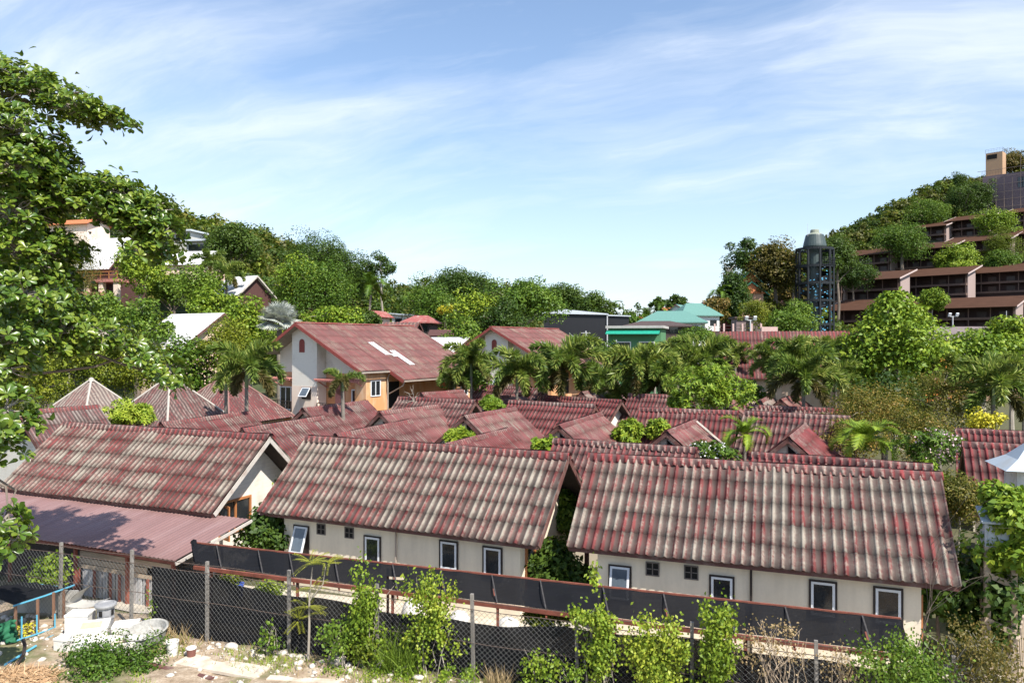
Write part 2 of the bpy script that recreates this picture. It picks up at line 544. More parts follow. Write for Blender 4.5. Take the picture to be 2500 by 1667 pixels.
M_SOFFITP = plain('pale_soffit', (0.36, 0.33, 0.28), 0.85, var=0.3)
M_FASCIA = plain('fascia_wood', (0.13, 0.055, 0.045), 0.7, var=0.35, dirt=(0.25, 0.2, 0.17))
M_FASCIAW = plain('white_fascia', (0.48, 0.44, 0.39), 0.7, var=0.2, dirt=(0.3, 0.2, 0.16))
M_GLASS = plain('window_glass', (0.018, 0.022, 0.026), 0.08, var=0.6, scale=1.2, bmp=0, spec=0.8)
M_GLASSB = plain('pale_glass', (0.10, 0.125, 0.15), 0.12, var=0.3, scale=1.0, bmp=0, spec=0.8)
M_WFRAME = plain('white_frame', (0.70, 0.72, 0.74), 0.4, var=0.08)
M_DFRAME = plain('dark_frame', (0.03, 0.022, 0.02), 0.6)
M_WOODF = plain('orange_wood', (0.42, 0.17, 0.065), 0.5, var=0.3, stretch=(1, 1, 0.2))
M_DARK = plain('dark_opening', (0.012, 0.011, 0.01), 0.9, bmp=0)
M_BLOCK = plain('vent_block', (0.16, 0.14, 0.125), 0.9, var=0.3)
M_PIPE = plain('drain_pipe', (0.36, 0.30, 0.25), 0.5)
M_RAIL = plain('dark_rail', (0.045, 0.030, 0.026), 0.5)
M_WOOD = plain('old_wood', (0.40, 0.31, 0.22), 0.85, var=0.45, stretch=(0.3, 0.3, 4))
M_PINKM = plain('pink_trim', (0.48, 0.20, 0.17), 0.7, var=0.25)

PROFILES = {8: ([0, .09, .17, .25, .5, .75, .83, .91], [1, .88, .42, .08, 0, .08, .42, .88]),
            6: ([0, .14, .28, .5, .72, .86], [1, .75, .12, 0, .12, .75]),
            4: ([0, .25, .5, .75], [1, .4, 0, .4]), 2: ([0, .5], [1, 0])}


class Slope:
    """one corrugated pitch in house coordinates; collects several pitches into one mesh"""
    def __init__(s): s.V = []; s.Q = []; s.UV = []; s.n = 0

    def pitch(s, O, du, ds, L, S, rib=0.27, amp=0.045, courses=5, prof=8, seed=0, lap=0.014, first=0.0, last=None, cap=False):
        O, du, ds = Vector(O), Vector(du).normalized(), Vector(ds).normalized()
        nn = du.cross(ds)
        if nn.z < 0: nn = -nn
        fr, hh = PROFILES[prof]
        m = max(2, int(round(L / rib))); rb = L / m
        us = []; hs = []
        for i in range(m):
            for f, h in zip(fr, hh): us.append((i + f) * rb); hs.append(h)
        us.append(L); hs.append(hh[0])
        us = np.array(us); hs = np.array(hs)
        rows = []          # (distance, offset, uv.y)
        cl = S / courses
        if cap:
            rows = [(0.0, amp + 0.075, 0.1), (0.10, amp + 0.055, 0.3), (0.115, amp + 0.02, 0.45), (0.26, 0.025, 0.9), (0.262, -0.005, 0.95)]
        else:
            for k in range(courses):
                rows.append((k * cl, 0.0, k + 0.002)); rows.append((k * cl + cl * 0.5, lap * 0.5, k + 0.5)); rows.append(((k + 1) * cl, lap, k + 0.985))
            rows.append((S, -0.05, courses - 0.005))
        base = s.n; nc = len(us)
        wob = 0.012 * np.sin(us * 1.3 + seed) + 0.008 * np.sin(us * 3.1 + seed * 2.0)
        if cap: wob = wob + 0.01 * np.sin(np.floor(us / 1.05) * 12.9898 + seed)
        for ri, (dist, off, vy) in enumerate(rows):
            h = hs * amp + off + wob
            if cap and ri < 2: h = np.full(nc, off) + wob
            if cap and ri == 2: h = hs * amp * 0.6 + off + wob
            if not cap and ri == len(rows) - 1: h = hs * amp - 0.012 + wob
            P = np.array(O)[None, :] + us[:, None] * np.array(du)[None, :] + dist * np.array(ds)[None, :] + h[:, None] * np.array(nn)[None, :]
            s.V.append(P)
            s.UV.append(np.stack([us / rb + 40 * seed, np.full(nc, vy + 10 * seed)], 1))
        flip = (du.cross(ds)).z < 0
        i = np.arange(nc - 1)
        for r in range(len(rows) - 1):
            a = base + r * nc + i; b = a + nc
            q = np.stack([a, b, b + 1, a + 1], 1)
            if not flip: q = np.stack([a, a + 1, b + 1, b], 1)
            s.Q.append(q)
        s.n += len(rows) * nc
        return s

    def tri(s, A, B, C, rib=0.27, amp=0.05, courses=4, seed=0):
        """a triangular hip face: apex A, eave B-C; ribs run straight down"""
        A, B, C = Vector(A), Vector(B), Vector(C)
        du = (C - B).normalized(); M = B + du * ((A - B).dot(du)); ds = (M - A).normalized()
        S = (M - A).length; nn = du.cross(ds); flip = nn.z < 0
        if flip: nn = -nn
        lb = (B - M).dot(du); lc = (C - M).dot(du)
        m = max(4, int(round((lc - lb) / rib))); ns = 4
        us = np.linspace(lb, lc, m * ns + 1)
        hs = 0.5 + 0.5 * np.cos(np.linspace(0, m * 2 * PI, m * ns + 1))
        nc = len(us); base = s.n; nr = courses * 2 + 1
        for r in range(nr):
            f = r / (nr - 1)
            u = us * f
            lapo = 0.03 if (r % 2 == 0 and r) else 0.0
            P = np.array(A)[None] + u[:, None] * np.array(du)[None] + (S * f) * np.array(ds)[None] + (hs * amp * min(1, 4 * f) + lapo)[:, None] * np.array(nn)[None]
            s.V.append(P); s.UV.append(np.stack([u / rib + 40 * seed + 20, np.full(nc, f * courses + 10 * seed - 0.01)], 1))
        i = np.arange(nc - 1)
        for r in range(nr - 1):
            a = base + r * nc + i; b = a + nc
            s.Q.append(np.stack([a, b, b + 1, a + 1], 1) if flip else np.stack([a, a + 1, b + 1, b], 1))
        s.n += nr * nc
        return s

    def build(s, name, mat, parent=None):
        V = np.concatenate(s.V); Q = np.concatenate(s.Q); UV = np.concatenate(s.UV)
        return link(name, np_mesh(name, V, Q, mat, uv=UV[Q.ravel()], smooth=False), parent)


def ring(mb, c, r, nn, w, h, t, d):
    """rectangular frame of bar width t and depth d round centre c in the plane (r, z) with normal nn"""
    r, nn = Vector(r), Vector(nn); up = r.cross(nn) if (r.cross(nn)).z > 0 else nn.cross(r)
    M = Matrix((r, nn, up)).transposed()
    c = Vector(c)
    mb.box(c + up * (h / 2 - t / 2), (w, d, t), M); mb.box(c - up * (h / 2 - t / 2), (w, d, t), M)
    mb.box(c + r * (w / 2 - t / 2), (t, d, h - 2 * t), M); mb.box(c - r * (w / 2 - t / 2), (t, d, h - 2 * t), M)
    return M


def window(parent, c, r, nn, w, h, style='awning', tilt=0.0, label=None):
    """a window part with frame and pane as sub-parts"""
    r, nn, c = Vector(r), Vector(nn), Vector(c)
    tr = MB()
    if style == 'awning':
        M = ring(tr, c + nn * 0.02, r, nn, w + 0.10, h + 0.10, 0.05, 0.05)
        tr.box(c + nn * 0.004, (w, 0.012, h), M); tm = M_DFRAME
    elif style == 'vent':
        M = ring(tr, c + nn * 0.012, r, nn, w, h, 0.035, 0.03)
        up = Vector((0, 0, 1)); tr.box(c + nn * 0.012, (0.03, 0.026, h - 0.07), M)
        tr.box(c + nn * 0.0125, (w / 2 - 0.06, 0.02, 0.03), M) if False else None
        for sx in (-1, 1): tr.box(c + nn * 0.012 + r * (sx * (w / 4)), (w / 2 - 0.06, 0.024, 0.025), M)
        o = tr.build('vent_block', M_BLOCK, parent)
        MB().box(c + nn * 0.003, (w - 0.02, 0.01, h - 0.02), M).build('vent_back', M_DARK, o)
        return o
    elif style == 'wood':
        M = ring(tr, c + nn * 0.03, r, nn, w, h, 0.09, 0.09); tr.box(c + nn * 0.03, (0.09, 0.08, h - 0.18), M); tm = M_WOODF
    elif style == 'white':
        M = ring(tr, c + nn * 0.03, r, nn, w, h, 0.08, 0.08); tr.box(c + nn * 0.03, (0.07, 0.06, h - 0.16), M); tm = M_WFRAME
    else:
        M = ring(tr, c + nn * 0.03, r, nn, w, h, 0.06, 0.06); tm = M_DFRAME
    o = tr.build('window', tm, parent)
    if label: o['label'] = label
    if style == 'awning':
        # sash hinged along its top edge
        up = Vector((0, 0, 1)); hinge = c + up * (h / 2) + nn * 0.03
        Rm = Matrix.Rotation(tilt, 3, r)
        r2, n2, u2 = Rm @ r, Rm @ nn, Rm @ up
        if (u2 * -1).dot(nn) < 0 and tilt: Rm = Matrix.Rotation(-tilt, 3, r); r2, n2, u2 = Rm @ r, Rm @ nn, Rm @ up
        cc = hinge - u2 * (h / 2 - 0.02)
        fr = MB(); ring(fr, cc, r2, n2, w - 0.02, h - 0.04, 0.066, 0.045)
        fr.build('sash', M_WFRAME, o)
        M2 = Matrix((r2, n2, u2)).transposed()
        MB().box(cc, (w - 0.16, 0.012, h - 0.18), M2).build('pane', M_GLASSB if tilt else M_GLASS, o)
    else:
        MB().box(c + nn * 0.012, (w - 0.12, 0.014, h - 0.12), M).build('pane', M_GLASS, o)
    return o


HOUSES = []          # footprints for the overlap check


def house(name, label, P0, P1, zr=5.17, rise=2.44, rf=2.8, rb=2.8, roof=None, cap=None, rib=0.27, amp=0.07, courses=5, prof=8,
          ovg=0.75, ove=0.5, wall=None, group=None, seed=0, gable=False, bargeboard=None, cat='house', win=(), base=0.0, extra=None):
    x0, y0 = at(P0[0], P0[1], zr); x1, y1 = at(P1[0], P1[1], zr)
    d = Vector((x1 - x0, y1 - y0)); L = d.length; rz = math.atan2(d.y, d.x)
    root = thing(name, label, cat, ((x0 + x1) / 2, (y0 + y1) / 2, 0), rz, group)
    roof = roof or ROOF_RED; cap = cap or ROOF_CAP; wall = wall or M_CREAM
    h = L / 2
    Sf, Sb = math.hypot(rf, rise), math.hypot(rb, rise)
    R_ = Slope()
    R_.pitch((-h, 0, zr), (1, 0, 0), (0, -rf, -rise), L, Sf, rib, amp, courses, prof, seed)
    R_.pitch((-h, 0, zr), (1, 0, 0), (0, rb, -rise), L, Sb, rib, amp, courses, 4 if prof > 4 else 2, seed + 1)
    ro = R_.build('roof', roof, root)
    C_ = Slope()
    C_.pitch((-h - 0.04, 0, zr), (1, 0, 0), (0, -rf, -rise), L + 0.08, Sf, rib, amp, courses, prof, seed + 2, cap=True)
    C_.pitch((-h - 0.04, 0, zr), (1, 0, 0), (0, rb, -rise), L + 0.08, Sb, rib, amp, courses, prof, seed + 3, cap=True)
    C_.build('ridge_cap', cap, ro)
    # boards under the sheets, eave boards and gable boards
    so_ = MB()
    nf = Vector((0, -rise, rf)).normalized(); nb = Vector((0, rise, rb)).normalized()
    for sgn, run, nrm in ((-1, rf, nf), (1, rb, nb)):
        a = Vector((-h + 0.06, 0, zr)) - nrm * 0.065; b = Vector((-h + 0.06, sgn * (run - 0.06), zr - rise * (run - 0.06) / run)) - nrm * 0.065
        e = Vector((L - 0.12, 0, 0))
        so_.prism([a, a + e, b + e, b], -nrm * 0.05)
    so_.build('soffit', M_SOFFIT, ro)
    for sgn, run in ((-1, rf), (1, rb)):
        fa = MB(); fa.bar((-h + 0.05, sgn * (run - 0.10), zr - rise * (run - 0.10) / run - 0.14), (h - 0.05, sgn * (run - 0.10), zr - rise * (run - 0.10) / run - 0.14), 0.035, 0.15)
        fa.build('eave_board', M_FASCIA, ro)
    for sx in (-1, 1):
        bb = MB()
        for sgn, run, nrm in ((-1, rf, nf), (1, rb, nb)):
            a = Vector((sx * (h - 0.02), 0, zr)) - nrm * 0.10; b = Vector((sx * (h - 0.02), sgn * (run - 0.03), zr - rise * (run - 0.03) / run)) - nrm * 0.10
            bb.bar(a, b, 0.035, 0.17, nrm)
        bb.build('gable_board', bargeboard or M_FASCIA, ro)
    # walls
    yf, yb, xw = rf - ove, rb - ove, h - ovg
    prof_ = [(-xw, -yf, base - 0.3), (-xw, -yf, zr - rise * yf / rf - 0.10), (-xw, 0, zr - 0.10), (-xw, yb, zr - rise * yb / rb - 0.10), (-xw, yb, base - 0.3)]
    wm = MB().prism(prof_, (2 * xw, 0, 0))
    wo = wm.build('wall', wall, root)
    if gable:
        # dark attic opening in the near gable, framed by two white boards
        zt = zr - 0.32
        op = [(-xw - 0.012, -0.10, zr - 1.25), (-xw - 0.012, 0.02, zt), (-xw - 0.012, -0.95, zr - 1.0 - rise / rf * 0.0 - 0.15), (-xw - 0.012, -0.95, zr - 1.25)]
        op = [(-xw - 0.012, 0.05, zr - 1.35), (-xw - 0.012, 0.05, zt - 0.12), (-xw - 0.012, -0.95, zt - 0.12 - 0.95 * rise / rf), (-xw - 0.012, -0.95, zr - 1.35)]
        MB().prism(op, (0.004, 0, 0)).build('gable_opening', M_DARK, root)
        gp = MB(); gp.bar((-xw - 0.03, 0.08, zr - 1.9), (-xw - 0.03, 0.08, zt - 0.1), 0.05, 0.05, (1, 0, 0))
        gp.build('gable_post', M_FASCIAW, root)
    info = dict(root=root, h=h, xw=xw, yf=yf, yb=yb, zr=zr, L=L, rf=rf, rise=rise, roof=ro)
    for (wx, wz, ww, wh, st, tl) in win:
        window(root, (wx, -yf, wz), (1, 0, 0), (0, -1, 0), ww, wh, st, tl)
    c, s = math.cos(rz), math.sin(rz)
    fp = [((x0 + x1) / 2 + c * u - s * v, (y0 + y1) / 2 + s * u + c * v) for u, v in ((-h, -rf), (h, -rf), (h, rb), (-h, rb))]
    HOUSES.append((label, fp))
    return info


GB = 'red roofed bungalows'
# --- the three bungalows whose backs face the lot
H1 = house('bungalow', 'white clapboard bungalow with mottled roof and long brown lean-to in front', (160, 1033), (660, 1065), roof=ROOF_WORN, seed=1, rf=3.1, rise=2.55,
           wall=M_BOARD, group=GB, bargeboard=M_FASCIAW, ovg=0.95)
H2 = house('bungalow', 'cream bungalow with streaked grey and red roof in the middle of the near row', (749, 1068), (1390, 1111), roof=ROOF_WORN, seed=4, group=GB,
           wall=M_CREAM, ovg=0.85,
           win=[(-4.0, 1.75, 0.62, 1.0, 'awning', 0.35), (-3.1, 2.25, 0.40, 0.40, 'vent', 0), (-1.85, 2.25, 0.40, 0.40, 'vent', 0), (-0.85, 1.70, 0.62, 1.0, 'awning', 0),
                (2.22, 1.90, 0.62, 0.95, 'awning', 0), (3.85, 1.88, 0.62, 0.95, 'awning', 0.0)])
H3 = house('bungalow', 'cream bungalow with the broadest ribbed grey and red roof, nearest the fence', (1440, 1111), (2297, 1159), roof=ROOF_WORN, seed=7, group=GB,
           wall=M_CREAM, ovg=0.85,
           win=[(-3.75, 1.66, 0.62, 1.0, 'awning', 0.22), (-2.75, 2.2, 0.42, 0.42, 'vent', 0), (-1.60, 2.22, 0.42, 0.42, 'vent', 0), (-0.72, 1.68, 0.62, 1.0, 'awning', 0.0),
                (2.02, 1.86, 0.64, 0.98, 'awning', 0), (3.66, 1.86, 0.64, 0.98, 'awning', 0.0)])
# details of the back walls
for H, xs in ((H2, (0.15,)), (H3, (0.1,))):
    for x in xs:
        p = MB(); p.tube([(x, -H['yf'] - 0.06, -0.1), (x, -H['yf'] - 0.06, 2.62)], 0.035, 6); p.build('drain_pipe', M_PIPE if H is H2 else M_DFRAME, H['root'])
# gable windows with orange wooden frames
window(H1['root'], (H1['xw'], -1.0, 2.05), (0, 1, 0), (1, 0, 0), 1.75, 1.35, 'wood')
window(H2['root'], (H2['xw'], -1.15, 1.7), (0, 1, 0), (1, 0, 0), 1.5, 1.45, 'wood')
window(H3['root'], (H3['xw'], -1.5, 1.7), (0, 1, 0), (1, 0, 0), 1.2, 1.45, 'wood')
# open casement leaning out of the clapboard gable
cs = MB(); cM = ring(cs, (H1['xw'] + 0.36, -1.95, 2.0), Vector((0.8, -0.25, 0)).normalized(), Vector((0.25, 0.8, 0)).normalized(), 0.85, 1.35, 0.09, 0.05)
co_ = cs.build('casement', M_WOODF, H1['root'])
MB().box((H1['xw'] + 0.36, -1.95, 2.0), (0.68, 0.012, 1.2), cM).build('pane', M_GLASSB, co_)
# porch posts on the far corners
for H in (H2,):
    pp = MB(); pp.bar((H['h'] - 0.1, 2.2, 0), (H['h'] - 0.1, 2.2, 3.2), 0.14); pp.build('porch_post', M_FASCIA, H['root'])

# --- rows of bungalows behind; their eaves run the same way
ROWS = [
 # label, P0, P1, zr, roof, seed
 ('red ribbed bungalow roof whose ridge shows just over the two nearest roofs', (1355, 1074), (1702, 1097), 4.7, ROOF_MID, 11),
 ('red bungalow roof showing only its top strip above the widest near roof', (1839, 1107), (2275, 1137), 4.7, ROOF_RED, 14),
 ('long red bungalow roof behind the pale-ridged gable roof in the middle of the cluster', (1246, 979), (1455, 990), 5.0, ROOF_RED, 17),
 ('red bungalow roof with an open white gable end, between the villa palms and the cluster', (1325, 966), (1518, 978), 4.9, ROOF_RED, 20),
 ('broad clean red bungalow roof under the round broadleaf tree', (1563, 997), (1802, 1006), 5.17, ROOF_RED, 23),
 ('streaky dark red bungalow roof left of the round broadleaf tree', (1537, 962), (1690, 968), 5.17, ROOF_MID, 26),
 ('long red bungalow roof running under the olive shrubs', (1818, 1006), (2075, 1019), 5.17, ROOF_MID, 29),
 ('distant red bungalow roof below the second villa and its palms', (1170, 941), (1326, 949), 5.17, ROOF_MID, 32),
 ('red bungalow roof with dry twigs on its ridge below the orange villa', (975, 970), (1162, 979), 5.3, ROOF_MID, 35),
 ('shaded red bungalow roof behind the round-mouthed dormer gable', (1800, 989), (2055, 1000), 4.7, ROOF_MID, 38),
 ('highest of the three stepped far red bungalow roofs beside the palms', (1765, 911), (1880, 916), 5.3, ROOF_RED, 41),
 ('lowest of the three stepped far red bungalow roofs beside the palms', (1735, 930), (1859, 932), 5.17, ROOF_MID, 44),
 ('red bungalow roof at the edge of view, the one farther from the white box', (2334, 1048), (2640, 1064), 4.6, ROOF_RED, 47),
 ('red bungalow roof at the edge of view, beside the white box', (2350, 1082), (2660, 1098), 4.9, ROOF_RED, 50),
 ('red bungalow roof glimpsed right behind the drooping palms', (1985, 925), (2060, 928), 5.17, ROOF_RED, 53),
]
for lab, a, b, zr, rm, sd in ROWS:
    near = zr and a[1] > 1040
    house('bungalow', lab, a, b, zr=zr, roof=rm, seed=sd, prof=8 if near else 6, group=GB, wall=M_BOARD if sd in (20, 17) else M_CREAM, ovg=0.7)
# --- bungalows turned gable-on
GABLES = [
 ('gable-on bungalow with a pale grey patch down its roof, below the orange villa corner', (926, 1006), (1068, 989), 5.0, ROOF_PINK, 61),
 ('low gable-on roof right behind the ridge of the streaked roof, its ridge thick with lichen', (819, 1061), (1001, 1025), 4.9, ROOF_MID, 64),
 ('gable-on bungalow with white triangle gable and speckled roof in the middle of the cluster', (1132, 1016), (1256, 995), 5.17, ROOF_PINK, 67),
 ('low gable-on roof in front of the speckled one, cut off by the streaked near roof', (1081, 1086), (1243, 1045), 4.7, ROOF_RED, 70),
 ('gable-on bungalow with dark attic opening and smooth pale red roof', (1363, 1038), (1464, 1008), 4.9, ROOF_PINK, 73),
 ('small gable-on bungalow with a white strip along its far roof edge', (1626, 1053), (1697, 1024), 4.9, ROOF_PINK, 76),
 ('small steep gable-on roof with dark opening against the olive shrubs', (1924, 1066), (1963, 1034), 5.1, ROOF_RED, 79),
 ('gable-on bungalow just below the leaning palm of the orange villa', (739, 998), (896, 978), 5.17, ROOF_MID, 82),
 ('gable-on roof with a dark grey patch behind the clapboard bungalow', (592, 1047), (787, 1017), 4.9, ROOF_MID, 85),
 ('long gable-on roof in front of the red pyramid roof', (393, 1033), (611, 1005), 4.7, ROOF_MID, 88),
 ('big dull grey-red gable-on roof at the far left behind the clapboard bungalow', (40, 1005), (240, 990), 5.4, ROOF_OLD, 91),
 ('little gable-on roof below the far corner of the orange villa', (1028, 960), (1128, 952), 5.17, ROOF_RED, 94),
 ('gable-on roof with a leafy sprig at its gable, behind the speckled roof', (1183, 974), (1272, 960), 4.9, ROOF_PINK, 97),
 ('front one of two grey weathered gable-on roofs by the palms', (1419, 958), (1488, 946), 5.3, ROOF_GREYED, 100),
 ('rear one of two grey weathered gable-on roofs by the palms', (1448, 941), (1505, 930), 5.0, ROOF_GREYED, 103),
 ('tiny weathered dormer-like gable-on roof with a round dark mouth', (1854, 978), (1883, 964), 4.85, ROOF_GREYED, 106),
 ('gable-on roof half hidden under the drooping palms', (1905, 975), (1945, 961), 4.8, ROOF_PINK, 109),
 ('pale red gable-on roof right of the round broadleaf tree', (1770, 975), (1784, 962), 5.3, ROOF_PINK, 112),
]
for lab, a, b, zr, rm, sd in GABLES:
    small = sd in (79, 106)
    big = sd == 91
    inf = house('bungalow', lab, a, b, zr=zr, rise=1.5 if small else (2.9 if big else 2.2), rf=1.7 if small else (3.6 if big else 2.7), rb=1.7 if small else (3.6 if big else 2.7),
          roof=rm, seed=sd, rib=0.2, amp=0.03, courses=3 if small else 4, prof=4, group=GB, wall=M_BOARD, gable=True, ovg=0.42)
    if sd == 76:
        st = Slope(); st.pitch((inf['h'] - 0.5, -0.02, zr + 0.03), (1, 0, 0), (0, -inf['rf'], -inf['rise']), 0.45, 3.0, 0.2, 0.03, 3, 4, 5)
        st.build('white_sheet', ROOF_PALE, inf['roof'])

# --- pyramid roofs
def pyramid(label, apex, Z, s, rise, mat, seed, low=None):
    p = far(apex[0], apex[1], Z)
    root = thing('pavilion', label, 'pavilion', (p.x, p.y, 0), math.radians(-22.5), 'pyramid roofed pavilions')
    za = p.z; ze = za - rise
    A = (0, 0, za); c = [(-s, -s, ze), (s, -s, ze), (s, s, ze), (-s, s, ze)]
    S_ = Slope()
    for i in range(4): S_.tri(A, c[i], c[(i + 1) % 4], 0.27, 0.05, 4, seed + i)
    ro = S_.build('roof', mat, root)
    hp = MB()
    for q in c:
        a_, b_ = Vector(A) + Vector((0, 0, 0.07)), Vector(q) + Vector((0, 0, 0.09))
        hp.tube([a_, a_.lerp(b_, .5) , b_], 0.075, 6)
    hp.lathe([(0.22, za - 0.08), (0.16, za + 0.10), (0.05, za + 0.18)], n=8)
    hp.build('hip_cap', ROOF_PALE if seed < 130 else ROOF_CAP, ro)
    MB().add([(0, 0, za - .1)] + [(x * .97, y * .97, z - .08) for x, y, z in c], [(0, 1, 2), (0, 2, 3), (0, 3, 4), (0, 4, 1), (4, 3, 2, 1)]).build('soffit', M_SOFFIT, ro)
    MB().bx(-s + .6, s - .6, -s + .6, s - .6, -0.2, ze - 0.1).build('wall', M_PEACH, root)
    if low:
        l2 = Slope(); l2.pitch((-s - 1.2, -s + 0.4, ze - 0.25), (1, 0, 0), (0, -1.6, -0.7), 2 * s + 2.6, 1.75, 0.27, 0.05, 2, 6, seed + 6)
        l2.pitch((s - 0.4, -s + 0.4, ze - 0.25), (0, 1, 0), (1.6, 0, -0.7), 2 * s - 0.4, 1.75, 0.27, 0.05, 2, 6, seed + 7)
        l2.build('skirt_roof', mat, root)
    HOUSES.append((label, [(p.x + (math.cos(-.3927) * u - math.sin(-.3927) * v), p.y + (math.sin(-.3927) * u + math.cos(-.3927) * v)) for u, v in ((-s, -s), (s, -s), (s, s), (-s, s))]))


pyramid('greyest pyramid roof, pale hip ridge facing the lot, against yellow-green bushes', (223, 927), 51, 3.1, 3.4, ROOF_GREYED, 120)
pyramid('middle pyramid roof, one side grey and one side red, pale hip ridge', (415, 918), 51, 3.4, 3.7, ROOF_OLD, 124)
pyramid('dark red pyramid roof with a lower skirt roof, behind the foxtail palm', (555, 911), 58, 3.6, 3.6, ROOF_MID, 130, low=True)
# -------------------------------------------------- the orange two-storey villas
def railing(root, pts, z0, h=0.95, step=0.32):
    m = MB()
    for a, b in zip(pts[:-1], pts[1:]):
        a, b = Vector((*a, 0)), Vector((*b, 0)); L = (b - a).length; n = max(2, int(L / step))
        up = Vector((0, 0, 1))
        m.bar(a + up * (z0 + h), b + up * (z0 + h), 0.06, 0.05); m.bar(a + up * (z0 + h * .62), b + up * (z0 + h * .62), 0.035); m.bar(a + up * (z0 + 0.12), b + up * (z0 + 0.12), 0.035)
        for i in range(n + 1):
            p = a.lerp(b, i / n); m.bar(p + up * z0, p + up * (z0 + h), 0.07 if i in (0, n) else 0.03)
    return m.build('railing', M_RAIL, root)


def villa(label, ox, oy):
    root = thing('villa', label, 'villa', (ox, oy, 0), math.radians(-31.0), 'two-storey orange villas')
    zr = 10.7; sr = 0.535; sl_ = 0.585
    S_ = Slope()
    def dn(run, s): return math.hypot(run, run * s)
    S_.pitch((0, 0, zr), (0, 1, 0), (1, 0, -sr), 3.6, dn(7.56, sr), 0.25, 0.035, 7, 4, 201)
    S_.pitch((0, 3.6, zr), (0, 1, 0), (1, 0, -sr), 12.7, dn(9.08, sr), 0.25, 0.035, 8, 4, 205)
    S_.pitch((0, 0, zr), (0, 1, 0), (-1, 0, -sl_), 16.3, dn(4.6, sl_), 0.25, 0.035, 5, 4, 209)
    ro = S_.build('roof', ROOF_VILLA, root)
    cp = MB(); cp.bar((0, -0.05, zr + 0.06), (0, 16.35, zr + 0.06), 0.34, 0.10); cp.build('ridge_cap', ROOF_FLATCAP, ro)
    # repaired strips of pale new sheet
    n_ = Vector((sr, 0, 1)).normalized()
    for (x0, x1, y0, y1) in ((3.2, 5.3, 5.6, 6.4), (4.6, 7.0, 6.9, 7.7), (5.15, 5.6, 6.4, 6.9)):
        p = Slope(); p.pitch(Vector((x0, y0, zr - sr * x0)) + n_ * 0.045, (0, 1, 0), (1, 0, -sr), y1 - y0, dn(x1 - x0, sr), 0.25, 0.035, 1, 4, 9)
        p.build('pale_sheet', ROOF_WHITE, ro)
    so_ = MB()
    so_.prism([(0, 0.06, zr - .07), (7.5, 0.06, zr - .07 - 7.5 * sr), (7.5, 0.06, zr - .14 - 7.5 * sr), (0, 0.06, zr - .14)], (0, 16.1, 0))
    so_.prism([(7.5, 3.7, zr - .072 - 7.5 * sr), (9.0, 3.7, zr - .072 - 9.0 * sr), (9.0, 3.7, zr - .14 - 9.0 * sr), (7.5, 3.7, zr - .14 - 7.5 * sr)], (0, 12.5, 0))
    so_.prism([(0, 0.06, zr - .075), (-4.5, 0.06, zr - .075 - 4.5 * sl_), (-4.5, 0.06, zr - .145 - 4.5 * sl_), (0, 0.06, zr - .145)], (0, 16.1, 0))
    so_.build('soffit', M_SOFFITP, ro)
    bb = MB()
    bb.bar((0, 0.0, zr - .08), (7.6, 0, zr - .08 - 7.6 * sr), 0.06, 0.30, (0, -1, 0)) if False else None
    for a_, b_ in (((0, -0.02, zr - .12), (7.6, -0.02, zr - .12 - 7.6 * sr)), ((0, -0.02, zr - .12), (-4.62, -0.02, zr - .12 - 4.62 * sl_)), ((7.5, 3.56, zr - .13 - 7.5 * sr), (9.1, 3.56, zr - .13 - 9.1 * sr))):
        bb.bar(a_, b_, 0.06, 0.26, (0, 0, 1))
    bb.build('gable_board', M_BARGE, ro)
    gt = MB(); gt.bar((7.62, 0, zr - 7.6 * sr - .10), (7.62, 3.6, zr - 7.6 * sr - .10), 0.12); gt.bar((9.14, 3.6, zr - 9.1 * sr - .10), (9.14, 16.3, zr - 9.1 * sr - .10), 0.12)
    gt.build('gutter', M_PIPE, ro)
    # walls: ground prism, lower storeys orange, boards in the gable
    zb = 6.35
    def top(x): return zr - 0.16 - (sr * x if x > 0 else -sl_ * x)
    gw = MB(); yb_ = 1.9
    gw.prism([(-4.0, yb_, zb), (-4.0, yb_, top(-4.0)), (0, yb_, top(0)), (7.0, yb_, top(7.0)), (7.0, yb_, zb)], (0, 13.5, 0))
    gw.build('gable_wall', M_BOARD, root)
    lw = MB(); lw.bx(-4.0, 6.9, yb_ + 0.03, 15.2, -0.3, zb); lw.build('wall', M_ORANGE2, root)
    bay = MB(); bay.prism([(-1.25, 0.8, 5.2), (-1.25, 0.8, top(-1.25)), (0, 0.8, top(0)), (1.8, 0.8, top(1.8)), (1.8, 0.8, 5.2)], (0, yb_ - 0.8 - 0.004, 0)); bay.build('board_bay', M_BOARD, root)
    by2 = MB(); by2.bx(-1.26, 1.81, 0.79, yb_ - 0.006, -0.3, 5.2); by2.build('bay_base', M_PEACHW, root)
    # arched attic vent
    av = MB(); arc = [(0.0 + 0.32 * math.cos(a), 0.76, 9.0 + 0.32 * math.sin(a)) for a in np.linspace(0, PI, 9)]
    av.prism([(0.32, 0.76, 8.15)] + arc + [(-0.32, 0.76, 8.15)], (0, 0.035, 0)); av.build('attic_vent', M_BARGE, root)
    # side block with the white window under the eave
    sb = MB(); sb.bx(6.9, 7.05, 1.2, 3.75, -0.3, top(7.05)); sb.bx(5.8, 6.9, 1.2, yb_, -0.3, zb - .3); sb.build('side_wall', M_ORANGE, root)
    window(root, (7.05, 2.35, 5.15), (0, 1, 0), (1, 0, 0), 1.25, 1.35, 'white')
    fb = MB(); fb.bx(6.9, 8.2, 12.6, 15.0, -0.3, 6.0); fb.build('rear_block', M_ORANGE, root)
    window(root, (8.2, 13.8, 4.6), (0, 1, 0), (1, 0, 0), 1.2, 1.4, 'white')
    dp = MB(); dp.tube([(7.5, 3.7, 6.4), (7.25, 3.72, 6.0), (7.2, 3.8, 0)], 0.06); dp.build('drain_pipe', M_PIPE, root)
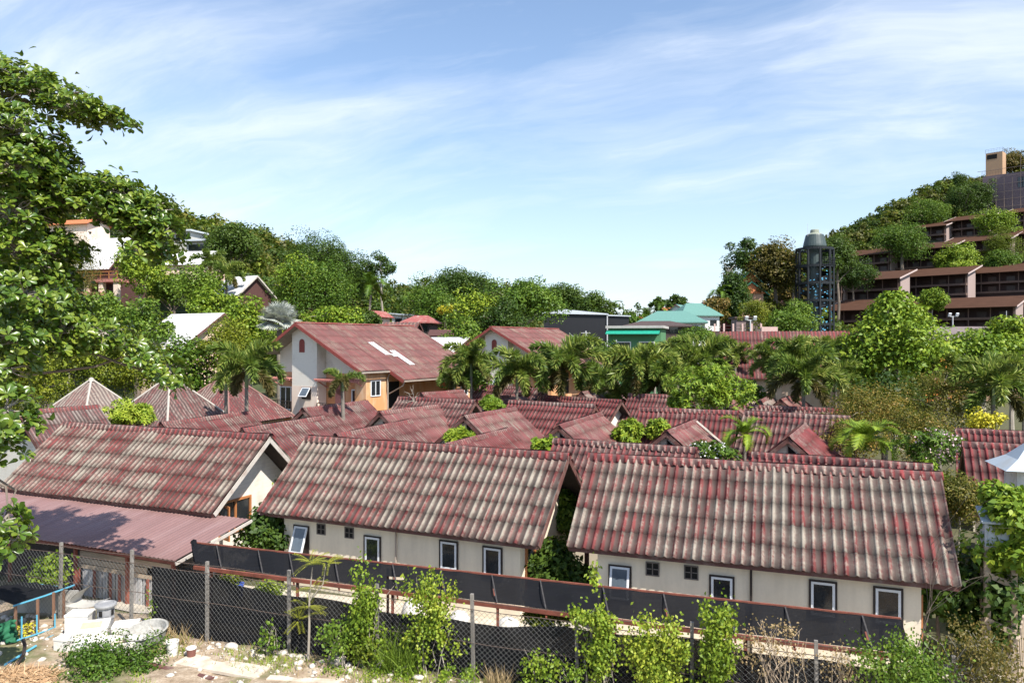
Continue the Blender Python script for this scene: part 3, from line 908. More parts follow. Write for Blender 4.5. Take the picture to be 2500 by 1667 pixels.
    dp = MB(); dp.tube([(9.1, 3.7, 5.7), (8.9, 3.75, 5.35), (7.2, 3.95, 4.6)], 0.06); dp.build('drain_pipe', M_PIPE, root)
    st = MB(); st.bx(6.9, 6.94, 4.2, 5.6, 0.0, 5.6); st.build('stair_opening', M_DARK, root)
    sl2 = MB(); sl2.bx(6.9, 7.3, 4.2, 5.6, 2.4, 3.3); sl2.build('stair_parapet', M_ORANGE, root)
    # balconies with pergolas
    for (x0, x1) in ((-4.0, -1.28), (1.82, 6.85)):
        bl = MB(); bl.bx(x0, x1, 0.7, yb_ + 0.02, 2.55, 2.85); bl.build('balcony_slab', M_PEACHW, root)
        railing(root, [(x0 + .05, yb_), (x0 + .05, 0.75), (x1 - .05, 0.75)] if x0 < 0 else [(x0 + .05, 0.75), (x1 - .05, 0.75)], 2.85)
        pg = MB(); pg.bar((x0, 0.55, 5.75), (x1, 0.55, 5.75), 0.08, 0.14)
        n = int((x1 - x0) / 0.26)
        for i in range(n + 1):
            x = x0 + 0.05 + (x1 - x0 - 0.1) * i / n; pg.bar((x, 0.35, 5.87), (x, yb_, 5.87), 0.07, 0.09)
        for x in (x0 + .3, x1 - .3): pg.bar((x, 0.6, 5.7), (x, yb_, 5.0), 0.08)
        pg.build('pergola', M_PINKM, root)
        w0 = MB(); xw = x0 + 0.75 if x0 < 0 else x1 - 1.3
        M = ring(w0, (xw, yb_, 3.95), (1, 0, 0), (0, -1, 0), 1.5, 2.15, 0.11, 0.09); w0.box((xw, yb_, 3.95), (0.09, 0.08, 1.9))
        dd = w0.build('balcony_door', M_WFRAME, root); MB().box((xw, yb_ + 0.0, 3.95), (1.3, 0.03, 1.95)).build('pane', M_GLASS, dd)
    aw = MB(); aw.bx(2.9, 4.0, yb_ - 0.03, yb_ + .02, 3.0, 5.0); aw.lathe([(0.55, 0), (0.55, 0.05)], (3.45, yb_ - 0.03, 5.0), 16, Matrix.Rotation(-PI / 2, 3, 'X')); aw.build('arched_door', M_PINKM, root)
    # open bathroom window in the bay
    bw = window(root, (0.55, 0.79, 4.6), (1, 0, 0), (0, -1, 0), 1.0, 0.95, 'awning', 0.6)
    return root


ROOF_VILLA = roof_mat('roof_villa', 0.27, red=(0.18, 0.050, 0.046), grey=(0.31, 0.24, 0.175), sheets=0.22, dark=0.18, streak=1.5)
ROOF_WHITE = plain('new_sheet', (0.50, 0.49, 0.49), 0.5, var=0.12)
ROOF_FLATCAP = plain('ridge_tile', (0.30, 0.085, 0.075), 0.75, var=0.3, dirt=(0.4, 0.33, 0.27), stretch=(1, 1, 1), scale=2)
M_BARGE = plain('red_board', (0.25, 0.055, 0.045), 0.65, var=0.25)
M_ORANGE2 = render_wall('orange_render_lower', (0.60, 0.27, 0.115), (0.70, 0.48, 0.32), 0.6)
M_PEACHW = render_wall('pale_peach_render', (0.80, 0.66, 0.55), (0.68, 0.44, 0.30), 0.55)
villa('orange villa with white clapboard gable, arched red vent and railed balconies', -18.8, 63.9)
villa('farther orange villa whose white gable peeks over the palms behind the first one', -2.4, 82.3)

# --------------------------------------------------------- big red hall far right
def simple_gable(name, label, cat, O, rz, L, rf, rb, ze, zr, wall, roof, group=None, base=0.0, flat=False, ov=0.6, seed=0, rib=0.3, boards=None, wins=(), wstyle='white'):
    """plain gabled building: local x along the ridge (0..L), front eave at y = -rf"""
    root = thing(name, label, cat, (O[0], O[1], 0), rz, group)
    rise = zr - ze
    if flat:
        m = MB(); nf = Vector((0, -rise, rf)).normalized(); nb = Vector((0, rise, rb)).normalized()
        m.prism([(0, 0, zr), (L, 0, zr), (L, -rf, ze), (0, -rf, ze)], -nf * 0.12)
        m.prism([(0, 0, zr + 0.003), (L, 0, zr + .003), (L, rb, ze + .003), (0, rb, ze + .003)], -nb * 0.12)
        ro = m.build('roof', roof, root)
    else:
        S_ = Slope(); S_.pitch((0, 0, zr), (1, 0, 0), (0, -rf, -rise), L, math.hypot(rf, rise), rib, 0.05, 5, 4, seed)
        S_.pitch((0, 0, zr), (1, 0, 0), (0, rb, -rise), L, math.hypot(rb, rise), rib, 0.05, 5, 2, seed + 1)
        ro = S_.build('roof', roof, root)
    for x in (0.02, L - 0.02):
        b2 = MB(); b2.bar((x, 0, zr - .12), (x, -rf, ze - .12), 0.06, 0.2, (0, 0, 1)); b2.bar((x, 0, zr - .12), (x, rb, ze - .12), 0.06, 0.2, (0, 0, 1))
        b2.build('gable_board', boards or M_FASCIA, ro)
    w = MB(); yf, yb = rf - ov, rb - ov
    w.prism([(ov, -yf, base - 1), (ov, -yf, ze + rise * ov / rf - .14), (ov, 0, zr - .14), (ov, yb, ze + rise * ov / rb - .14), (ov, yb, base - 1)], (L - 2 * ov, 0, 0))
    w.build('wall', wall, root)
    for (side, u, z, ww, wh) in wins:
        if side == 'f': window(root, (u, -yf, z), (1, 0, 0), (0, -1, 0), ww, wh, wstyle)
        elif side == 'r': window(root, (L - ov, u, z), (0, 1, 0), (1, 0, 0), ww, wh, wstyle)
        else: window(root, (ov, u, z), (0, 1, 0), (-1, 0, 0), ww, wh, wstyle)
    return root


p = far(1757, 809, 74)
simple_gable('hall', 'tall red ribbed hall roof behind the palms below the black lookout tower', 'hall', (p.x, p.y), math.radians(-14), 13.6, 5.0, 5.0, 5.6, p.z, M_PEACH, ROOF_RED, seed=300, rib=0.33)
# long low grey-roofed building at the right
M_GREYT = plain('grey_tile', (0.17, 0.135, 0.13), 0.8, var=0.25, scale=0.6)
M_SALMON = render_wall('salmon_render', (0.44, 0.25, 0.16), (0.55, 0.38, 0.28), 0.4)
p = far(2240, 797, 118)
simple_gable('lodge', 'long low lodge with plain grey-brown tiled roof and salmon wall behind the bright tree', 'lodge', (p.x, p.y), math.radians(-9), 34, 4.0, 4.0, 9.3, p.z, M_SALMON, M_GREYT, flat=True,
             wins=(('f', 4.5, 7.6, 2.2, 1.7), ('f', 12, 7.6, 2.2, 1.7), ('f', 22, 7.6, 2.2, 1.7)))

# ------------------------------------------------------- black warehouse, green house
M_BLACK = plain('black_cladding', (0.016, 0.016, 0.019), 0.5, var=0.35, stretch=(3, 3, 0.1))
M_METAL = plain('pale_metal_roof', (0.52, 0.56, 0.60), 0.45, var=0.15)
M_POLE = plain('grey_pole', (0.48, 0.48, 0.48), 0.5)
p = far(1328, 757, 135)
wr = thing('warehouse', 'big black clad warehouse with pale metal roof beyond the second villa', 'warehouse', (p.x, p.y, 0), math.radians(-3))
x1 = 11.4; x2 = 15.6
m = MB(); m.prism([(0, 0, -1), (0, 0, 14.2), (x1, 0, 13.9), (x1, 0, -1)], (0, 16, 0)); m.build('wall', M_BLACK, wr)
m = MB(); m.prism([(x1 + .01, 1.2, -1), (x1 + .01, 1.2, 13.75), (x2, 1.2, 13.6), (x2, 1.2, -1)], (0, 14, 0)); m.build('wing', M_BLACK, wr)
m = MB(); m.prism([(-0.4, -0.4, 14.35), (3.5, -.4, 15.0), (x1 + .3, -0.4, 14.15), (x1 + .3, -.4, 13.95), (-0.4, -.4, 14.2)], (0, 17, 0)); m.prism([(x1 + .32, 0.9, 14.0), (x2 + .3, .9, 13.85), (x2 + .3, .9, 13.65), (x1 + .32, .9, 13.8)], (0, 15, 0)); m.build('roof', M_METAL, wr)
m = MB(); m.bx(1.0, 5.2, -0.06, 0.02, 0, 8.6); m.bx(5.6, 10.4, -0.06, 0.02, 0, 8.6); m.build('shutter', plain('shutter', (0.010, 0.010, 0.012), 0.4, var=0.3, stretch=(.1, .1, 6)), wr)
m = MB(); m.tube([(x1 + .1, -0.15, 0), (x1 + .1, -0.15, 13.9)], 0.13); m.build('corner_pipe', M_POLE, wr)

M_GREEN = render_wall('green_render', (0.085, 0.22, 0.10), (0.05, 0.14, 0.07), 0.35)
M_TEALAWN = plain('teal_awning', (0.02, 0.30, 0.20), 0.5)
p = far(1485, 793, 104)
gr = thing('green_house', 'green two-storey house with teal awning and white railed balcony', 'house', (p.x, p.y, 0), math.radians(-17))
m = MB(); m.prism([(0, 0, -1), (7.3, 0, -1), (7.3, 0, 10.9), (0, 0, 10.9)], (0, 7.5, 0)); m.build('wall', M_GREEN, gr)
m = MB(); m.bx(-0.3, 7.7, -0.5, 8, 10.95, 11.3); m.build('roof', plain('concrete', (0.42, 0.40, 0.37), 0.85, var=0.25), gr)
m = MB(); m.prism([(-0.2, -0.02, 10.7), (-0.2, -1.2, 10.2), (-0.2, -1.2, 10.1), (-.2, -.02, 10.55)], (7.4, 0, 0)); m.build('awning', M_TEALAWN, gr)
M_WHT = plain('white_paint', (0.74, 0.73, 0.70), 0.6, var=0.12)
for x in (2.1, 5.4):
    m = MB(); ring(m, (x, -0.02, 7.9), (1, 0, 0), (0, -1, 0), 2.2, 2.4, 0.14, 0.1); wo_ = m.build('window', M_WHT, gr)
    MB().box((x, -0.01, 7.9), (2.0, 0.03, 2.2)).build('pane', M_GLASS, wo_)
m = MB(); m.bar((0.9, -0.5, 7.9), (3.4, -.5, 7.9), 0.07); m.bar((.9, -.5, 6.95), (3.4, -.5, 6.95), .07)
for i in range(14): m.bar((0.9 + 2.5 * i / 13, -.5, 6.9), (0.9 + 2.5 * i / 13, -.5, 7.9), 0.04)
m.build('railing', M_WHT, gr)
m = MB(); m.bx(.8, 3.5, -.6, 0.02, 6.6, 6.9); m.build('balcony_slab', M_GREEN, gr)

# ------------------------------------------------ houses with turquoise / orange roofs
M_TEAL = plain('turquoise_roof', (0.11, 0.235, 0.20), 0.6, var=0.15, stretch=(4, 0.3, 1))
M_OROOF = plain('orange_tile', (0.48, 0.16, 0.06), 0.7, var=0.25)
M_DROOF = plain('dark_brown_roof', (0.075, 0.05, 0.045), 0.8, var=0.25)


def hip_house(name, label, px, py, Z, w, d, rise, wall, roof, rz=0.0, wh=3.0, base=0.0, group=None, post=False, wins=2, ridge=0.4, mat2=None):
    """hip-roofed house; (px, py) is the middle of its front eave"""
    p = far(px, py, Z)
    root = thing(name, label, 'house', (p.x, p.y, 0), rz, group)
    z0 = p.z; o = 0.7; r = w * ridge / 2
    A, B = Vector((-r, d / 2, z0 + rise)), Vector((r, d / 2, z0 + rise))
    c = [Vector((-w / 2, -o, z0)), Vector((w / 2, -o, z0)), Vector((w / 2, d + o, z0)), Vector((-w / 2, d + o, z0))]
    dz = Vector((0, 0, -0.18)); vs_ = [A, B] + c + [q + dz for q in c]
    MB().add(vs_, [(0, 2, 3, 1), (1, 3, 4), (1, 4, 5, 0), (0, 5, 2), (2, 6, 7, 3), (3, 7, 8, 4), (4, 8, 9, 5), (5, 9, 6, 2), (9, 8, 7, 6)]).build('roof', roof, root)
    x = w / 2 - 0.6
    MB().bx(-x, x, 0, d, (z0 - wh), z0 - 0.1).build('wall', wall, root)
    for i in range(wins):
        u = -x + (2 * x) * (i + 0.5) / wins
        window(root, (u, 0, z0 - wh * 0.48), (1, 0, 0), (0, -1, 0), min(1.5, 2 * x / wins * .55), 1.2, 'plain')
    if post:
        m = MB()
        for u in (-x + .2, 0, x - .2):
            m.bx(u - .15, u + .15, .1, .4, base - 1, z0 - wh); m.bx(u - .15, u + .15, d - .5, d - .2, base - 1, z0 - wh)
        m.build('stilt', wall, root)
    else:
        MB().bx(-x + .02, x - .02, 0.03, d - .03, base - 2, z0 - wh - 0.003).build('footing', mat2 or wall, root)
    return root


TG = 'turquoise roofed houses'
hip_house('house', 'white stilt house with wide turquoise hip roof below the dark conical tree', 1712, 769, 150, 9.0, 7, 2.6, M_WHT, M_TEAL, 0.15, 3.2, 9, TG, post=True, wins=3)
hip_house('house', 'low house with turquoise roof just over the green house', 1640, 786, 135, 13, 7, 2.2, M_WHT, M_TEAL, -0.2, 2.5, 4, TG, wins=3)
p = far(1650, 768, 156)
simple_gable('house', 'turquoise porch roof with orange-capped gable beside the stilt house', 'house', (p.x, p.y), math.radians(60), 5, 3.0, 3.0, 15.0, 17.0, M_WHT, M_TEAL, TG, base=8, flat=True, wins=(('l', 0, 13.6, 1.0, 1.2),), wstyle='plain')
hip_house('house', 'dark flat brown roofed house directly behind the green house', 1605, 795, 122, 12, 6, 0.9, M_DROOF, M_DROOF, -0.1, 1.5, 5, None, wins=2)
p = far(1612, 776, 165)
simple_gable('temple_hall', 'small hall with orange tiled gable and red boards beside thin palms', 'hall', (p.x, p.y), math.radians(50), 6, 3.4, 3.4, 14.0, 16.8, M_BARGE, M_OROOF, base=6, flat=True, wins=(('f', 3, 12, 1, 1.2),), wstyle='plain')
p = far(1715, 760, 172)
simple_gable('temple_hall', 'dark red tiled gable rising behind the turquoise stilt house', 'hall', (p.x, p.y), math.radians(25), 8, 3.4, 3.4, 15.6, 18.2, M_BARGE, plain('red_tile', (0.30, 0.07, 0.045), 0.7, var=.2), base=9, flat=True, wins=(('l', 0, 14.5, 1, 1.2),), wstyle='plain')
for i, (px, py, z_, lab) in enumerate(((1578, 781, 160, 'low orange roof tip left of the small temple hall'), (1597, 781, 168, 'low orange roof tip nearest the small temple hall'))):
    hip_house('pavilion', lab, px, py + 3, z_, 6, 5, 1.2, M_DROOF, M_OROOF, 0.1, 1.5, 6, 'orange roof tips', wins=1)
# shrine with green-edged orange gables on the knoll
p = far(1835, 716, 166)
sh = thing('shrine', 'tiered shrine with green-edged orange gables among the trees on the knoll', 'shrine', (p.x, p.y, 0), math.radians(-8))
M_GEDGE = plain('green_edge', (0.03, 0.16, 0.10), 0.5)
for k, (w_, zz, yy) in enumerate(((4.2, p.z + 2.7, 1.4), (6.4, p.z, 0.0))):
    MB().prism([(-w_ / 2, yy, zz), (w_ / 2, yy, zz), (0, yy, zz + 2.4)], (0, 5, 0)).build('gable', M_OROOF, sh)
    m = MB()
    for s in (-1, 1): m.prism([(s * (w_ / 2 + .7), yy - .4, zz - .25), (0, yy - .4, zz + 2.75), (0, yy - .4, zz + 2.4), (s * (w_ / 2 + .7), yy - .4, zz - .55)], (0, 6, 0))
    m.build('roof', M_GEDGE, sh)
MB().bx(-2.6, 2.6, 0.3, 5, p.z - 9, p.z - .02).build('wall', M_SALMON, sh)

# ----------------------------------------------- terrace wall, lamps, flag by the tower
p = far(1745, 812, 112)
tw = thing('terrace_wall', 'pink terrace wall with railings and posts behind the red hall', 'wall', (p.x, p.y, 0), math.radians(-4))
M_PINKW = render_wall('pink_render', (0.58, 0.40, 0.36), (0.42, 0.28, 0.24), 0.5)
MB().bx(0, 6.9, 0, 0.4, 5, p.z + .2).build('wall', M_DROOF, tw)
MB().bx(6.92, 9.3, -.2, 0.5, 5, p.z + .9).build('pink_block', M_PINKW, tw)
m = MB()
for i in range(6): m.bx(i * 1.38 - .12, i * 1.38 + .12, -.05, .2, p.z + .2, p.z + 1.4)
m.build('terrace_post', M_PINKW, tw)
m = MB(); m.bar((0, .1, p.z + 1.1), (6.9, .1, p.z + 1.1), .07); m.bar((0, .1, p.z + .6), (6.9, .1, p.z + .6), .05); m.build('railing', M_RAIL, tw)
p = far(1885, 777, 128)
kb = thing('kiosk', 'small flat-roofed mauve kiosk by the yellow tree above the terrace', 'kiosk', (p.x - 4, p.y, 0), 0)
MB().bx(-2.2, 2.2, 0, 3, 7, p.z).build('wall', plain('mauve', (.19, .14, .14), .8), kb); MB().bx(-2.6, 2.6, -.4, 3.4, p.z + .003, p.z + .3).build('roof', M_DROOF, kb); MB().bx(-.5, .4, -.03, .02, 8.5, p.z - .5).build('door', M_DARK, kb)

M_LAMPW = plain('lamp_white', (0.75, 0.76, 0.76), 0.4)
def flood_lamp(label, px, py_top, Z, h, n=2, grp='floodlight poles'):
    p = far(px, py_top, Z)
    o = thing('floodlight_pole', label, 'street lamp', (p.x, p.y, 0), 0, grp)
    m = MB(); m.tube([(0, 0, p.z - h), (0, 0, p.z)], 0.11, 6); m.bar((-.8, 0, p.z), (.8, 0, p.z), .1); m.build('pole', M_POLE, o)
    for i in range(n):
        x = -0.6 + 1.2 * i / (n - 1)
        MB().box((x, -.25, p.z + .3), (.42, .22, .5), Matrix.Rotation(0.5, 3, 'X')).build('lamp_head', M_LAMPW, o)
    return o
flood_lamp('white twin floodlight pole in front of the yellow tree and terrace', 1832, 781, 105, 9)
flood_lamp('twin floodlight pole between the bright tree and the tower', 2160, 769, 120, 9)
flood_lamp('twin floodlight pole over the grey lodge roof', 2326, 772, 120, 9)
p = far(2457, 781, 120)
fl = thing('flagpole', 'thin pole with a red and white flag hanging over the lodge roof', 'flag', (p.x, p.y, 0))
m = MB(); m.tube([(0, 0, 8), (0, 0, p.z + 1.5)], .06); m.build('pole', M_POLE, fl)
for k, (c_, nm) in enumerate((((.55, .03, .04), 'flag_red'), ((.7, .7, .72), 'flag_white'))):
    m = MB(); m.prism([(0.07, 0, p.z - k * 1.3), (.5, .12, p.z - .3 - k * 1.3), (.55, .15, p.z - 1.55 - k * 1.3), (.07, 0, p.z - 1.28 - k * 1.3)], (0, .03, 0)); m.build('flag_cloth', plain(nm, c_, .8), fl)

# ------------------------------------------------------------ spiral lookout tower
p = far(1989, 800, 160)
M_STEEL = plain('black_steel', (0.012, 0.014, 0.016), 0.45, var=0.3)
M_TANK = plain('tank_green_grey', (0.055, 0.075, 0.072), 0.45, var=0.2)
M_TANKTOP = plain('tank_top', (0.26, 0.28, 0.22), 0.6)
tr = thing('lookout_tower', 'round black steel lookout tower with grey tank on top and glinting blue flakes', 'tower', (p.x, p.y, 0), 0.2)
RT = 3.75
m = MB(); m.tube([(0, 0, 4), (0, 0, 30.2)], 1.2, 14); m.build('core', M_TANK, tr)
m = MB()
for k in range(10):
    a = 2 * PI * k / 10; m.bar((RT * math.cos(a), RT * math.sin(a), 4), (RT * math.cos(a), RT * math.sin(a), 29), 0.36, 0.36)
m.build('column', M_STEEL, tr)
for z in (12.8, 17.9, 21.6, 25.3, 29.0):
    m = MB(); n = 28
    for k in range(n):
        a, b = 2 * PI * k / n, 2 * PI * (k + 1) / n
        m.bar((RT * math.cos(a), RT * math.sin(a), z), (RT * math.cos(b), RT * math.sin(b), z), 0.3, 0.5)
    for k in range(10) if z < 29 else (): m.bar((1.1 * math.cos(.628 * k), 1.1 * math.sin(.628 * k), z), (RT * math.cos(.628 * k), RT * math.sin(.628 * k), z), .12, .2)
    m.build('ring_beam', M_STEEL, tr)
# spiral stair with solid strings
m = MB()
for k in range(150):
    a = k * 0.17 + 2.2; z = 4.5 + k * 0.139
    m.bar((1.25 * math.cos(a), 1.25 * math.sin(a), z), (3.2 * math.cos(a), 3.2 * math.sin(a), z), 0.55, 0.06)
    a2 = a + .17
    m.bar((3.25 * math.cos(a), 3.25 * math.sin(a), z + .35), (3.25 * math.cos(a2), 3.25 * math.sin(a2), z + .489), 0.06, 1.3)
m.build('spiral_stair', M_STEEL, tr)
# platform with railing towards the camera right
m = MB(); a0 = -1.75; n = 16
for k in range(n):
    a, b = a0 + k * 0.12, a0 + (k + 1) * 0.12
    for rr in (RT + .3,):
        for zz in (25.55, 26.1, 26.65, 27.0): m.bar((rr * math.cos(a), rr * math.sin(a), zz), (rr * math.cos(b), rr * math.sin(b), zz), .06)
        m.bar((rr * math.cos(a), rr * math.sin(a), 25.2), (rr * math.cos(a), rr * math.sin(a), 27.0), .06)
    m.add([(1.2 * math.cos(a), 1.2 * math.sin(a), 25.45), ((RT + .3) * math.cos(a), (RT + .3) * math.sin(a), 25.45), ((RT + .3) * math.cos(b), (RT + .3) * math.sin(b), 25.45), (1.2 * math.cos(b), 1.2 * math.sin(b), 25.45)], [(0, 1, 2, 3)])
m.build('platform', M_STEEL, tr)
m = MB(); m.lathe([(1.25, 28.2), (1.5, 29.0), (2.3, 29.3), (2.42, 29.7), (2.35, 30.1), (1.9, 32.0), (1.8, 32.2)], n=28); m.build('tank', M_TANK, tr, smooth=False)
m = MB(); m.lathe([(1.78, 32.2), (1.1, 32.55), (0.95, 32.6), (.9, 33.2), (.75, 33.35)], n=18); m.build('tank_top', M_TANKTOP, tr)
m = MB(); m.tube([(-1.9, -.4, 31.5), (-1.95, -.4, 34.6)], .035, 4); m.build('antenna', M_POLE, tr)
rr = random.Random(3); m = MB()
for k in range(230):
    a = rr.uniform(-2.6, 0.4) if rr.random() < .75 else rr.uniform(0, 6.28)
    z = 9.0 + 16 * (rr.random() ** 1.25); q = Vector((3.45 * math.cos(a), 3.45 * math.sin(a), z)); tg = Vector((-math.sin(a), math.cos(a), rr.uniform(-.3, .5)))
    m.bar(q - tg * .16, q + tg * .16, .02, .17)
fl_ = m.build('blue_flakes', plain('blue_flake', (0.10, 0.40, 0.62), 0.15, var=.4, bmp=0, spec=.9), tr); fl_['kind'] = 'stuff'

# ------------------------------------------------------- terraced brown hillside hotel
M_HROOF = plain('hotel_roof', (0.076, 0.038, 0.024), 0.9, var=0.2, scale=0.5, spec=0.08)
M_HWALL = render_wall('hotel_wall', (0.34, 0.26, 0.235), (0.27, 0.20, 0.18), 0.35)
M_HBAND = plain('hotel_band', (0.15, 0.100, 0.082), 0.85, var=0.2, spec=.1)
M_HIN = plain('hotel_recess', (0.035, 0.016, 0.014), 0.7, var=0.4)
M_HDOOR = plain('hotel_door', (0.05, 0.028, 0.024), 0.3, var=.5, bmp=0)
M_HFASC = plain('hotel_fascia', (0.48, 0.38, 0.35), 0.7, var=0.1)
HA = math.radians(-47)
HG = 'terraced brown hotel blocks'


def hotel(label, px, py, Z, L, bays, storeys=2, depth=9.0, rise=3.4):
    """(px, py): left end of the front eave"""
    p = far(px, py, Z); z0 = p.z
    o = thing('hotel_block', label, 'hotel', (p.x, p.y, 0), HA, HG)
    nrm = Vector((0, -rise, depth + 5)).normalized()
    m = MB(); m.prism([(-1.2, -2.0, z0), (L + 1.2, -2.0, z0), (L + 1.2, depth + 3, z0 + rise), (-1.2, depth + 3, z0 + rise)], -nrm * 0.22); ro = m.build('roof', M_HROOF, o)
    for x in (-1.24, L + 1.24):
        m = MB(); m.bar((x, -2.0, z0 - .10), (x, depth + 3, z0 + rise - .10), 0.07, 0.42, (0, 0, 1)); m.build('fascia', M_HFASC, ro)
    zf = z0 - 0.35 - storeys * 2.9
    t_ = rise / (depth + 5)
    for x0, x1 in ((-0.15, 0.15), (L - .15, L + .15)):
        m = MB(); m.prism([(x0, 1.6, zf - 5), (x0, 1.6, z0 + 3.6 * t_ - .25), (x0, depth, z0 + (depth + 2) * t_ - .25), (x0, depth, zf - 5)], (x1 - x0, 0, 0))
        m.build('end_wall', M_HWALL, o)
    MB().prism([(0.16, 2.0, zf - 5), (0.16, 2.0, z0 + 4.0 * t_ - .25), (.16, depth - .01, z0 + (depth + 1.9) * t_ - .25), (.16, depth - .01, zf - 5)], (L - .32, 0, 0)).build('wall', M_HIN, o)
    for s in range(storeys):
        zz = z0 - 0.35 - (s + 1) * 2.9
        MB().bx(-0.1, L + .1, -0.15, 1.98, zz, zz + 0.62).build('balcony', M_HBAND, o)
    for i in range(bays + 1):
        x = L * i / bays; m = MB(); m.bx(x - .11, x + .11, -0.10, .12, zf + .62, z0 + .1); m.build('post', M_HBAND, o)
    for s in range(storeys):
        zz = z0 - 0.35 - (s + 1) * 2.9 + .62
        for i in range(bays):
            x = L * (i + .5) / bays; m = MB(); m.bx(x - L / bays * .22, x + L / bays * .22, 1.93, 1.985, zz, zz + 1.55); m.build('balcony_door', M_HDOOR, o)
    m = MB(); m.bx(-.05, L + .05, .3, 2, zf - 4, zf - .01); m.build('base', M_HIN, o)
    return o


HB = [
 (1850, 759, 205, 12.5, 3, 'lowest row hotel block left of the tower, mostly behind round shrubs'),
 (2022, 759, 206, 13.0, 3, 'lowest row hotel block right behind the tower with a bright end wall'),
 (2130, 762, 216, 14.0, 3, 'lowest row hotel block hidden behind the bright green tree top'),
 (2262, 754, 205, 20.5, 4, 'large lowest row hotel block with pale end wall above the lodge'),
 (2482, 750, 200, 12.0, 3, 'lowest row hotel block cut off by the edge of view'),
 (1893, 700, 236, 10.0, 2, 'second row hotel block just left of the tower, dim and small'),
 (1960, 694, 232, 12.0, 3, 'second row hotel block whose roof passes behind the tower'),
 (2048, 688, 226, 17.0, 4, 'second row hotel block with the tall blank sunlit end wall'),
 (2198, 678, 230, 18.0, 4, 'second row hotel block between the blank end wall and the small round tree'),
 (2352, 670, 228, 24.0, 5, 'long second row hotel block running out of view'),
 (2066, 627, 258, 14.0, 3, 'third row hotel block at the far end of its row below the round tree'),
 (2182, 615, 252, 17.0, 4, 'third row hotel block in the middle with a bare parapet band'),
 (2310, 596, 250, 18.0, 4, 'third row hotel block behind the yellowish tree'),
 (2440, 577, 246, 16.0, 3, 'third row hotel block at the edge of view'),
 (2240, 558, 274, 9.0, 2, 'small top row hotel block with one bay beside the round tree'),
 (2318, 542, 272, 12.0, 3, 'top row hotel block half covered by the bright crown'),
 (2462, 522, 268, 14.0, 3, 'top row hotel block under the scaffolded building'),
]
for px, py, Z, L, b, lab in HB: hotel(lab, px, py, Z, L, b)

# scaffolded building at the crest
p = far(2399, 432, 292)
cb = thing('scaffolded_building', 'unfinished mauve building wrapped in scaffolding with ochre stair tower on the crest', 'building', (p.x, p.y, 0), HA)
M_MAUVE = render_wall('mauve_block', (0.20, 0.145, 0.16), (0.26, 0.20, 0.20), 0.4)
M_OCHRE = render_wall('ochre_render', (0.46, 0.29, 0.17), (0.36, 0.24, 0.16), 0.4)
zt = p.z
MB().bx(0, 34, 0, 11, zt - 24, zt).build('wall', M_MAUVE, cb)
MB().bx(0.5, 6.2, 2.2, 7.2, zt + .003, zt + 9.5).build('stair_tower', M_OCHRE, cb)
MB().bx(0.9, 4.4, 2.15, 2.3, zt + 7.0, zt + 8.8).build('tower_opening', M_DARK, cb)
m = MB(); m.prism([(13, -2.5, zt + 7.0), (36, -2.5, zt + 7.0), (36, 14, zt + 10.5), (13, 14, zt + 10.5)], (0, .1, -.35)); m.build('roof', M_HROOF, cb)
MB().bx(15, 34, 1.0, 10.9, zt + .004, zt + 7.4).build('upper_storey', M_MAUVE, cb)
for (x, z, w_, h_) in ((3.4, -4.0, 1.9, 1.7), (3.4, -11.5, 1.9, 1.7), (13, -4, 2.6, 4), (22, -4.5, 3, 5), (16, -11, 1.6, 2.2), (23, -11, 5, 5.5)):
    window(cb, (x, 0, zt + z), (1, 0, 0), (0, -1, 0), w_, h_, 'plain')
for (x, w_) in ((19, 2), (24, 2), (29, 2)): window(cb, (x, 1.0, zt + 4), (1, 0, 0), (0, -1, 0), w_, 4.2, 'plain')
m = MB(); rr = random.Random(4)
for i in range(13):
    x = i * 2.7 - .5; m.bar((x, -1.3, zt - 22), (x, -1.3, zt + (6 if i > 4 else rr.uniform(-2, 1.2))), .16)
for k in range(8):
    z = zt - 19 + k * 3.0; m.bar((-1.5, -1.32, z), (32, -1.32, z + rr.uniform(-.3, .3)), .13)
m.build('scaffold', plain('scaffold_pole', (.36, .25, .19), .7), cb)
railing(cb, [(-.3, 0.3), (6.2, .3)], zt, 2.0, .9); railing(cb, [(.4, 2.2), (6.3, 2.2), (6.3, 7.2)], zt + 9.5, 1.5, .9)

# -------------------------------------------------- houses on the left hillside
M_PALER = plain('pale_shingle', (0.66, 0.65, 0.64), 0.8, var=0.16, scale=2.5, dirt=(0.42, 0.38, 0.34))
M_MAROON = plain('maroon_wall', (0.085, 0.038, 0.032), 0.75, var=0.2)
LG = 'pale roofed hillside houses'
p = far(212, 590, 122)
a = simple_gable('hillside_house', 'hillside house with broad pale roof and orange terrace rails under the big leafy boughs', 'house', (p.x, p.y), math.radians(-16), 9.5, 5.0, 4.0, p.z - 5.2, p.z + .4, M_MAROON, M_PALER, LG, base=14, flat=True)
q0 = p.z
# terrace with orange rails and pale pillars
for (x0, x1, y, zz) in ((-1, 10.5, -8.5, q0 - 9.0), (4.0, 13.5, -7.5, q0 - 7.0)):
    MB().bx(x0, x1, y, y + 4.0, zz - .45, zz).build('terrace_slab', M_PINKM, a)
    m = MB(); m.bar((x0, y, zz + 1.1), (x1, y, zz + 1.1), .12); m.bar((x0, y, zz + .6), (x1, y, zz + .6), .09)
    for i in range(7): m.bar((x0 + (x1 - x0) * i / 6, y, zz), (x0 + (x1 - x0) * i / 6, y, zz + 1.15), .10)
    m.build('terrace_rail', M_WOODF if zz > q0 - 8 else M_RAIL, a)
    m = MB()
    for i in range(4): x = x0 + .6 + (x1 - x0 - 1.2) * i / 3; m.bx(x - .35, x + .35, y + .2, y + .9, zz - 5, zz - .46)
    m.build('terrace_pillar', M_PEACHW, a)
p = far(424, 615, 140)
